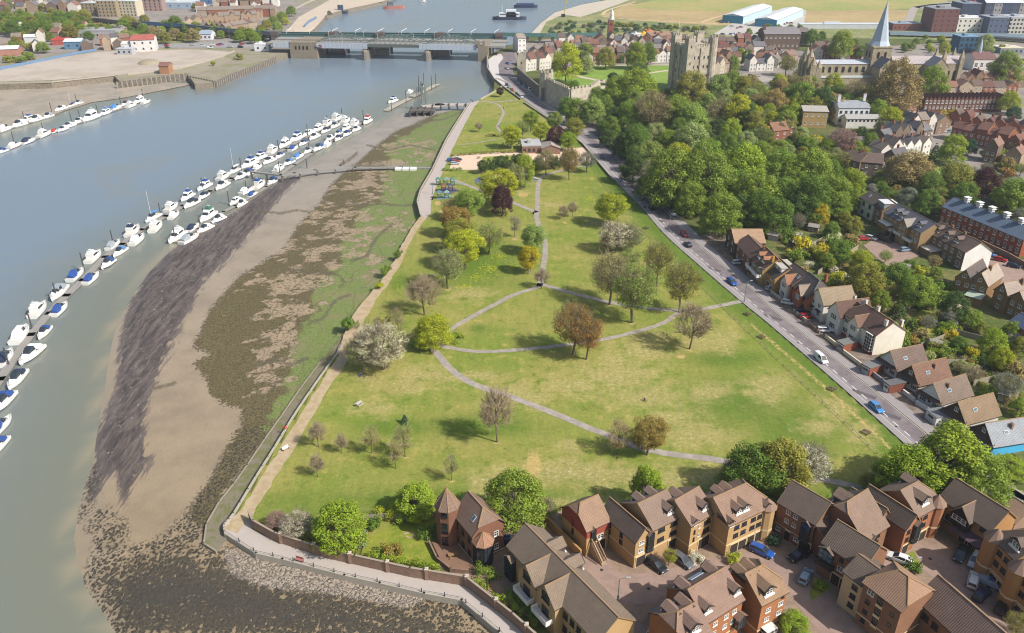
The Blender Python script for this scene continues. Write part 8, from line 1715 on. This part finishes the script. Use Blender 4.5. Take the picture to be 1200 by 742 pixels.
for (x, y, a, ty, c, lb) in [(866,307,10,'e','white','white car on the drive of the upper villas'),(905,337,25,'e','silver','silver car on the drive beside a yellow shrub'),(924,354,-25,'h','white','white hatchback in front of the red-orange villa'),(940,364,5,'e','navy','dark blue car before the tan-roofed white villa'),(945,370,5,'h','red','red car half behind a wall before the white villa'),(967,386,0,'e','white','white car on the forecourt of the white gabled villa'),(1103,492,40,'h','silver','silver car in shadow beside the slate-roofed bungalow'),
        (1012,279,5,'h','red','dark red car in the upper terrace court'),(1021,278.5,-50,'h','silver','silver car in the upper terrace court'),(1028,277.5,-50,'h','black','black car in the upper terrace court'),(1039,281,-50,'v','dark','dark van under the terrace balcony'),(1061,292,15,'h','steel','pale blue car behind the small tree in the court'),(1159.5,298,-35,'h','lightblue','blue car beside the blank white gable'),(1172,303.5,-35,'h','red','crimson car below the red brick terrace'),(1188,311,-35,'h','navy','dark navy car below the red brick terrace'),
        (769,661,-52,'e','dark','dark estate car by the tan L-shaped house'),(800,656,-52,'e','grey','dark grey car right of the small yellow-green tree'),(893,645,-38,'e','blue','royal blue car on the semicircular brick drive'),(936,650,-150,'e','black','black car nosing out of the brown house garage'),(944,675,55,'h','steel','pale silver-blue car at the estate junction'),(1054,654,145,'e','white','white car beside the courtyard grass bed'),(1126,649,-130,'e','dark','dark car under the purple canopy'),(1143,656,-130,'e','silver','silver car beside the purple canopy'),(1141,679,55,'e','white','white estate car in the middle of the courtyard'),(1151,696,38,'e','navy','dark blue car beside the covered trailer'),(1174,710,50,'h','black','black hatchback near the lower right corner'),(1191,719,50,'e','dark','dark car nearest the lower right corner'),(1166,678,45,'h','blue','blue car inside the arched undercroft'),
        (1183,584,-40,'e','teal','teal car parked in the lane by the trees'),(1199,595,-40,'h','white','white car at the right edge of the lane'),(779,717,15,'h','lightblue','bright blue car in the shade of the bottom centre house'),(767,737,60,'h','white','white car at the bottom edge beside a house'),(597,633,10,'e','navy','dark blue car behind the turret house'),(976,76*0+185,0,'h','red','red car parked among the trees below the mansion'),(992,183,0,'h','lightblue','blue car parked beside the low slate bungalow'),(1059,147,10,'h','white','white car in the yard beside the golden tree'),(1160,146,0,'h','silver','silver car at the end of the lock-up garages'),(1189,142,0,'h','dark','dark car right of the lock-up garages'),(536,186.5,15,'h','navy','navy car in the gravel car park'),(534,188.5,15,'h','red','red car in the gravel car park'),(533,191,15,'h','silver','beige car in the gravel car park'),(529,187,15,'h','blue','blue car in the gravel car park'),
        (880,88,0,'h','dark','dark car in the street by the white-fronted houses'),(888,88.5,0,'h','silver','silver car in the street by the white-fronted houses')]:
    car(x, y, a, ty, c, lb, None, .02)
cr = random.Random(4)
for i in range(26): car(cr.uniform(845,935), cr.uniform(26,33) if i % 2 else cr.uniform(38,43), cr.choice([0,90]), cr.choice('hev'), cr.choice(['white','silver','dark','red','blue','navy']),'small vehicle in the yard beside the blue-ended warehouses','vehicles in the industrial yard')
for i in range(18): car(cr.uniform(190,330), cr.uniform(51,56),0, cr.choice('hev'), cr.choice(['white','silver','dark','red','blue']),'vehicle on the far bank road by the viaduct','vehicles on the far bank road')
for i in range(14): car(cr.uniform(350,560), cr.choice([53.0,54.2]),0, cr.choice('hev'), cr.choice(['white','silver','dark','red','blue']),'vehicle crossing the road bridge','vehicles on the bridge',5.0)
for i in range(16): car(cr.uniform(1130,1200), cr.uniform(64,74),0, cr.choice('he'), cr.choice(['white','silver','dark','red']),'car in the parking area near the spired chapel','cars near the spired chapel')
for r_, ks in PC:
    for k_ in ks: bpy.data.objects.remove(k_)
    bpy.data.objects.remove(r_)
# covered trailer
p = G(1163,687); mb = MB(); loft(mb, [[(x, -w, .5),(x, -w*.9, h),(x, w*.9, h),(x, w, .5)] for x, w, h in ((-2.6,.7,.9),(-1.5,1.0,1.2),(1.2,1.0,1.3),(2.8,.4,1.0))]); ro = thing('boat_trailer','silver covered boat on a trailer between two blue cars','boat trailer', p, R(-40)); mb.build('cover',[mat('silver_cover','#9aa3b0', .5,.1,1)], ro); mb = MB(); mb.bar((-2.4,0,.4),(3.6,0,.4), .12); mb.tube((-.5,-.9,.3),(-.5,-.7,.3), .3,.3,10); mb.tube((-.5,.7,.3),(-.5,.9,.3), .3,.3,10); mb.build('chassis',[M_darkf], ro)
# ------------------------------------------------------------------ street furniture, benches, people
M_dm = MATS['dark_metal']
def lamp(px, py, h, label, rz=0, z=0):
    ro = thing('street_lamp', label, 'street lamp', G(px, py, z), rz); mb = MB(); mb.tube((0,0,0),(0,0, h), .11,.07,6); mb.tube((0,0,0),(0,0,1.2), .16,.15,6); mb.tube((0,0, h),(1.3,0, h+.35), .05,.05,5); mb.build('post',[mat('lamp_post_grey','#6f7370', .6,.1,1)], ro); mb = MB(); mb.box(1.1,1.9,-.15,.15, h+.3, h+.42); mb.build('lamp_head',[mat('lamp_head','#9da0a0', .5,.05,1)], ro)
for x, y, lb in [(872,354,'tall street lamp where the park path meets the road'),(784,272,'tall street lamp beside the road opposite the white blossom tree'),(727,214,'street lamp at the park edge near the curved wall'),(1000,470,'street lamp on the park side above the blue car') ][:3]: lamp(x, y, 6.5, lb, R(20))
lamp(794.5,252,5,'street lamp at the edge of the wood'); lamp(893,336,6,'street lamp in front of the ochre gabled villa', R(160)); lamp(724,704,5,'estate street lamp beside the yellow shrub'); lamp(702,127,6,'street lamp on the castle side of the road'); lamp(613,176,8,'white mast beside the flat-roofed public building'); lamp(1063,670,3,'short dark lamp post by the courtyard entrance'); lamp(507,228,5,'promenade lamp post above the bend'); lamp(1187,720,4,'lamp post between the cars at lower right') if False else None
def picnic(px, py, label, rz=0, c='#6a5a4a'):
    ro = thing('picnic_table', label, 'picnic table', G(px, py), rz); m_ = mat('bench_'+c.strip('#'), c, .85,.15,2); mb = MB()
    for i in range(5): mb.box(-.9,.9,-.36+i*.15,-.24+i*.15,.72,.76)
    mb.build('tabletop',[m_], ro)
    for s_ in (-1,1): mb = MB(); mb.box(-.9,.9, s_*.72-.13, s_*.72+.13,.42,.46); mb.build('bench_seat',[m_], ro)
    for x in (-.65,.65): mb = MB(); mb.bar((x, -.7,0),(x, -.15,.72), .07); mb.bar((x, .7,0),(x, .15,.72), .07); mb.bar((x, -.75,.40),(x, .75,.40), .07); mb.build('leg',[m_], ro)
picnic(421,475,'pale picnic table alone on the lower left lawn', R(60),'#b5b0a8')
for x, y, lb in [(975.5,457,'dark picnic table on the dirt track above the white van'),(1015.5,508,'dark picnic table lowest on the dirt track'),(876.5,369,'dark picnic table just below the path end by the road'),(893,396,'dark picnic table second below the path end'),(757.5,268,'dark picnic table near the knee rail by the blossom trees'),(821.5,330,'dark picnic table beside the knee rail above the path end')]: picnic(x, y, lb, R(-50))
picnic(506.5,322,'light bench table under the beige-green tree',0,'#a59a8a') if False else picnic(507,324,'light picnic table beside the beige-green tree',0,'#a59a8a')
def bench(px, py, label, rz=0, c='#8a8378'):
    ro = thing('park_bench', label, 'bench', G(px, py), rz); m_ = mat('bench_'+c.strip('#'), c, .85,.15,2); mb = MB(); mb.box(-.8,.8,-.25,.2,.42,.47); mb.build('seat',[m_], ro); mb = MB(); mb.box(-.8,.8,.2,.26,.5,.95); mb.build('backrest',[m_], ro)
    for x in (-.7,.7): mb = MB(); mb.box(x-.04, x+.04,-.22,.24,0,.42); mb.build('leg',[M_dm], ro)
bench(335,527,'white bench beside the sandy path', R(50),'#c9c9c4'); bench(351,658,'reddish bench on the lower promenade', R(-20),'#9a5f5a') ; bench(586,134,'bench beside the curved north path', R(90)); bench(561,186,'small bench by the car park hedge',0) ; bench(585,148,'bench at the lower end of the curved north path', R(80))
def bin_(px, py, label, c='#23282a'):
    ro = thing('litter_bin', label, 'litter bin', G(px, py)); mb = MB(); mb.lathe([(.28,0),(.32,.9),(.30,.95)], 10); mb.lathe([(.3,.95),(0.0,1.1)], 10,0,0,0); mb.build('bin_body',[mat('bin_'+c.strip('#'), c, .5,.1,2)], ro); mb = MB(); mb.box(-.15,.15,-.33,-.28,.7,.85); mb.build('slot',[M_dk], ro)
bin_(493,405,'black litter bin where the paths meet below the lime tree'); bin_(625,251,'black litter bin at the upper path junction'); bin_(755.5,244,'dark bin at the kerb beside the dark car'); bin_(507,234,'dark bin beside the promenade bend')
# red lifebuoy post and blue-white things
ro = thing('lifebuoy_stand','red lifebuoy stand on the wall beside the sandy path','lifebuoy stand', G(335,506)); mb = MB(); mb.box(-.06,.06,-.06,.06,0,1.5); mb.build('post',[M_white], ro); mb = MB(); mb.lathe([(.28,-.08),(.42,-.08),(.42,.08),(.28,.08),(.28,-.08)], 14); o = mb.build('lifebuoy',[mat('lifebuoy_red','#c2321f', .5,.05,1)], ro); o.location = (0,-.15,1.3); o.rotation_euler = (PI/2,0,0)
# playground
def climbing(px, py, label, cols, n_=3, name='climbing_frame'):
    ro = thing(name, label, 'play equipment', G(px, py)); c = [mat('play_'+q.strip('#'), q, .5,.08,1) for q in cols]
    for i in range(n_):
        mb = MB(); x = (i-(n_-1)/2)*3.0
        for sx in (-.8,.8):
            for sy in (-.8,.8): mb.tube((x+sx, sy, 0),(x+sx, sy, 2.8), .08,.08,5)
        mb.build('post',[c[0]], ro); mb = MB(); mb.box(x-.8, x+.8,-.8,.8,1.3,1.4); mb.build('platform',[c[1]], ro)
        mb = MB(); mb.face([(x-1.1,-1.1,2.7),(x+1.1,-1.1,2.7),(x, 0,3.6)]); mb.face([(x+1.1,-1.1,2.7),(x+1.1,1.1,2.7),(x, 0,3.6)]); mb.face([(x+1.1,1.1,2.7),(x-1.1,1.1,2.7),(x, 0,3.6)]); mb.face([(x-1.1,1.1,2.7),(x-1.1,-1.1,2.7),(x, 0,3.6)]); mb.build('canopy',[c[2 if i % 2 else 1]], ro)
    mb = MB(); mb.bar((n_*1.5-.6,0,1.3),(n_*1.5+2.2,0,.2), .8,.08); mb.build('slide',[c[2]], ro)
climbing(522,217,'green and turquoise climbing frame by the promenade',['#4a6a5a','#4a7a70','#6a8a80']); climbing(524,224,'dark climbing frame with a red roof on the playground',['#4a4658','#7a4a4a','#4a4a6a'], 2); climbing(519,232.5,'turquoise play unit on the lower playground mat',['#4f7880','#4f7880','#7a9498'], 2); climbing(570,210.5,'blue play unit on the round blue surface',['#2c4f9c','#2c4f9c','#3f66b4'], 1); climbing(619,211,'pale grey skate equipment beside the central path',['#9aa0a6','#8a9096','#aab0b6'], 2,'skate_ramp'); climbing(566,233,'low dark and red play frame left of the purple tree',['#4a2f30','#8a3a34','#33363c'], 2)
# people
M_skin = mat('skin','#b98f76', .6,.05,3)
def person(px, py, label, top='#2a2f3a', leg='#23252b', sit=False, rz=0, z=0, hair='#3a2c22'):
    ro = thing('person', label, 'person', G(px, py, z), rz); hp = Vector((0,0,.46 if not sit else .16)); 
    bm_ = bmesh.new(); lay = bm_.verts.layers.skin.verify()
    if not sit: J = {'pel': (0,0,.92,.14),'chest': (0,0,1.28,.16),'neck': (0,0,1.48,.06),'head': (0,-.01,1.60,.095),'top': (0,0,1.70,.08),'kl': (-.10,-.08,.48,.075),'fl': (-.11,-.18,.06,.05),'tl': (-.11,-.32,.03,.04),'kr': (.10,.06,.48,.075),'fr': (.11,.22,.08,.05),'tr': (.11,.10,.03,.04),'sl': (-.19,0,1.40,.07),'el': (-.25,.06,1.14,.05),'hl': (-.26,-.04,.90,.04),'sr': (.19,0,1.40,.07),'er': (.25,-.04,1.14,.05),'hr': (.26,-.18,.94,.04)}
    else: J = {'pel': (0,0,.16,.15),'chest': (0,.08,.52,.16),'neck': (0,.06,.72,.06),'head': (0,.03,.84,.095),'top': (0,.03,.94,.08),'kl': (-.14,-.42,.34,.075),'fl': (-.13,-.75,.08,.05),'tl': (-.13,-.9,.08,.04),'kr': (.14,-.40,.34,.075),'fr': (.15,-.72,.08,.05),'tr': (.15,-.87,.08,.04),'sl': (-.19,.06,.64,.07),'el': (-.27,-.1,.42,.05),'hl': (-.2,-.34,.36,.04),'sr': (.19,.06,.64,.07),'er': (.27,-.1,.42,.05),'hr': (.2,-.34,.36,.04)}
    E = [('pel','chest'),('chest','neck'),('neck','head'),('head','top'),('pel','kl'),('kl','fl'),('fl','tl'),('pel','kr'),('kr','fr'),('fr','tr'),('chest','sl'),('sl','el'),('el','hl'),('chest','sr'),('sr','er'),('er','hr')]
    V = {}
    for k_, q in J.items(): v_ = bm_.verts.new(q[:3]); v_[lay].radius = (q[3], q[3]); V[k_] = v_
    V['pel'][lay].use_root = True
    for a, b in E: bm_.edges.new((V[a], V[b]))
    me = bpy.data.meshes.new('body'); bm_.to_mesh(me); bm_.free(); o = link('tmpbody', me); o.modifiers.new('s','SKIN'); q = o.modifiers.new('u','SUBSURF'); q.levels = 1; q.render_levels = 1
    dg = bpy.context.evaluated_depsgraph_get(); dg.update(); me2 = bpy.data.meshes.new_from_object(o.evaluated_get(dg)); bpy.data.objects.remove(o); me2.name = 'body'
    me2.materials.clear()
    for m_ in (M_skin, mat('cloth_'+top.strip('#'), top, .85,.1,3), mat('cloth_'+leg.strip('#'), leg, .85,.1,3), mat('hair_'+hair.strip('#'), hair, .8,.1,3)): me2.materials.append(m_)
    hz = J['head'][2]
    for f_ in me2.polygons:
        c = f_.center
        f_.material_index = 3 if c.z > hz+.05 or (c.z > hz-.03 and c.y > J['head'][1]+.03) else 0 if c.z > J['neck'][2]-.02 or (c-Vector(J['hl'][:3])).length < .07 or (c-Vector(J['hr'][:3])).length < .07 else 2 if (c.z < J['pel'][2]+.02 and abs(c.x) < .2) else 1
    link('body', me2, ro)
person(755,469.5,'person in dark clothes sitting on the open lawn','#22252c','#2b2d33', True, R(20)); person(422.5,440.5,'person in blue sitting on the grass below the white blossom tree','#2a4f8c','#2a3a5c', True); person(636,511,'person walking','#222222') if False else None
person(552,119,'person in dark coat near the pier entrance','#22242a', z=.02); person(554,120,'person in grey beside the pier entrance','#565a60', z=.02); person(590,128,'person in dark clothes on the curved north path','#26282e', rz=1); person(563,185,'person in a light top beside the car park hedge','#b5b8bd') if False else None
person(563,202,'person in pale clothes behind the round blue play surface','#c2c4c8'); person(524,213,'person in blue by the playground path','#2f5c9c')
# extra picnic blanket
# bird bath ring, patio table in turret garden
picnic(531,653,'wooden table on the turret house patio', R(20),'#8a6e4c')
o = kind(ribbon('garden_ring',[(474,626),(480,624),(486,627),(481,630),(475,628)], .35, M_sandp, .04,0,4),'structure')
# paved patios and beds in the villa gardens
pr_ = random.Random(8)
for i in range(26):
    x, y = pr_.uniform(930,1170), pr_.uniform(285,440)
    if not inpoly(x, y, GARD): continue
    c = G(x, y); a = R(-32+pr_.uniform(-15,15)); w_, h_ = pr_.uniform(1.5,4), pr_.uniform(1.5,5); q = [c+Vector((math.cos(a)*u*w_-math.sin(a)*v_*h_, math.sin(a)*u*w_+math.cos(a)*v_*h_, 0)) for u, v_ in ((-.5,-.5),(.5,-.5),(.5,.5),(-.5,.5))]
    sheet('garden_patio', q, mat(*[('pale_patio','#a89f92', .9,.2,.6),('brown_bed','#6e5c48', .95,.3,.8),('red_patio','#8a6b5a', .9,.2,.8)][i % 3]), .05+i*.002, world=True)
for i, (pl, lb) in enumerate([([(930,300),(965,282)], 'panel fence between the two uppermost villa gardens'),([(958,322),(1005,292)], 'panel fence behind the red-orange villa'),([(1000,350),(1045,318)], 'panel fence behind the white gabled villa'),([(1040,378),(1090,345)], 'panel fence behind the large cream villa'),([(1078,408),(1120,392),(1150,400)], 'panel fence behind the second bungalow'),([(1105,428),(1165,425)], 'panel fence behind the third bungalow'),([(1140,452),(1190,440)], 'panel fence behind the bungalow with a skylight')]): simple_wall(lb, pl, .12,1.6, MATS['weathered_wood'], None, 'garden_fence','fence')
# small garden sheds and clutter in villa gardens
for i, (x, y, c, lb) in enumerate([(1094,407,'#2f7f9c','small blue garden shed behind the first bungalow'),(1174,466,'#a9a79c','pale greenhouse shed behind the slate-roofed bungalow'),(934,287,'#8f8578','grey garden shed behind the ochre villa'),(905,278,'#a5a098','pale flat-roofed shed behind the upper villas'),(952,268,'#8f7c6c','brown-roofed shed at the edge of the wood'),(1058,316,'#9a958c','grey shed below the long tan block'),(1186,397,'#9c9a90','pale shed by the right-hand conservatory'),(1110,455,'#8f8a82','low grey extension behind the third bungalow')]):
    block('garden_shed', lb, x, y+3,11,2.6,2.1, c, '#8d8a84',1,1, R(-30),'shed', .8,'#8f8b84','white', .6,.6)
# ------------------------------------------------------------------ haze
m = bpy.data.materials.new('haze'); m.use_nodes = True; nn = m.node_tree.nodes; nn.remove(nn['Principled BSDF'])
pv = nn.new('ShaderNodeVolumePrincipled'); pv.inputs['Color'].default_value = (.80,.88,1,1); pv.inputs['Density'].default_value = HAZE; pv.inputs['Anisotropy'].default_value = .2
m.node_tree.links.new(pv.outputs[0], nn['Material Output'].inputs['Volume'])
if HAZE > 0:
    mb = MB(); mb.box(-1450,1450,-30,1560,-8,125); kind(mb.build('haze',[m]),'stuff')
finish_labels()
for o in bpy.data.objects:
    if 'grp' in o:
        if 'group' not in o and o['grp']: o['group'] = 'plants '+o['grp']
        del o['grp']
bpy.context.view_layer.update()
print('objects', len(bpy.data.objects),'things', len(REG))
for o in REG:
    if len(o['label'].split()) > 16 or len(o['label'].split()) < 4: print('LEN', o['label'])
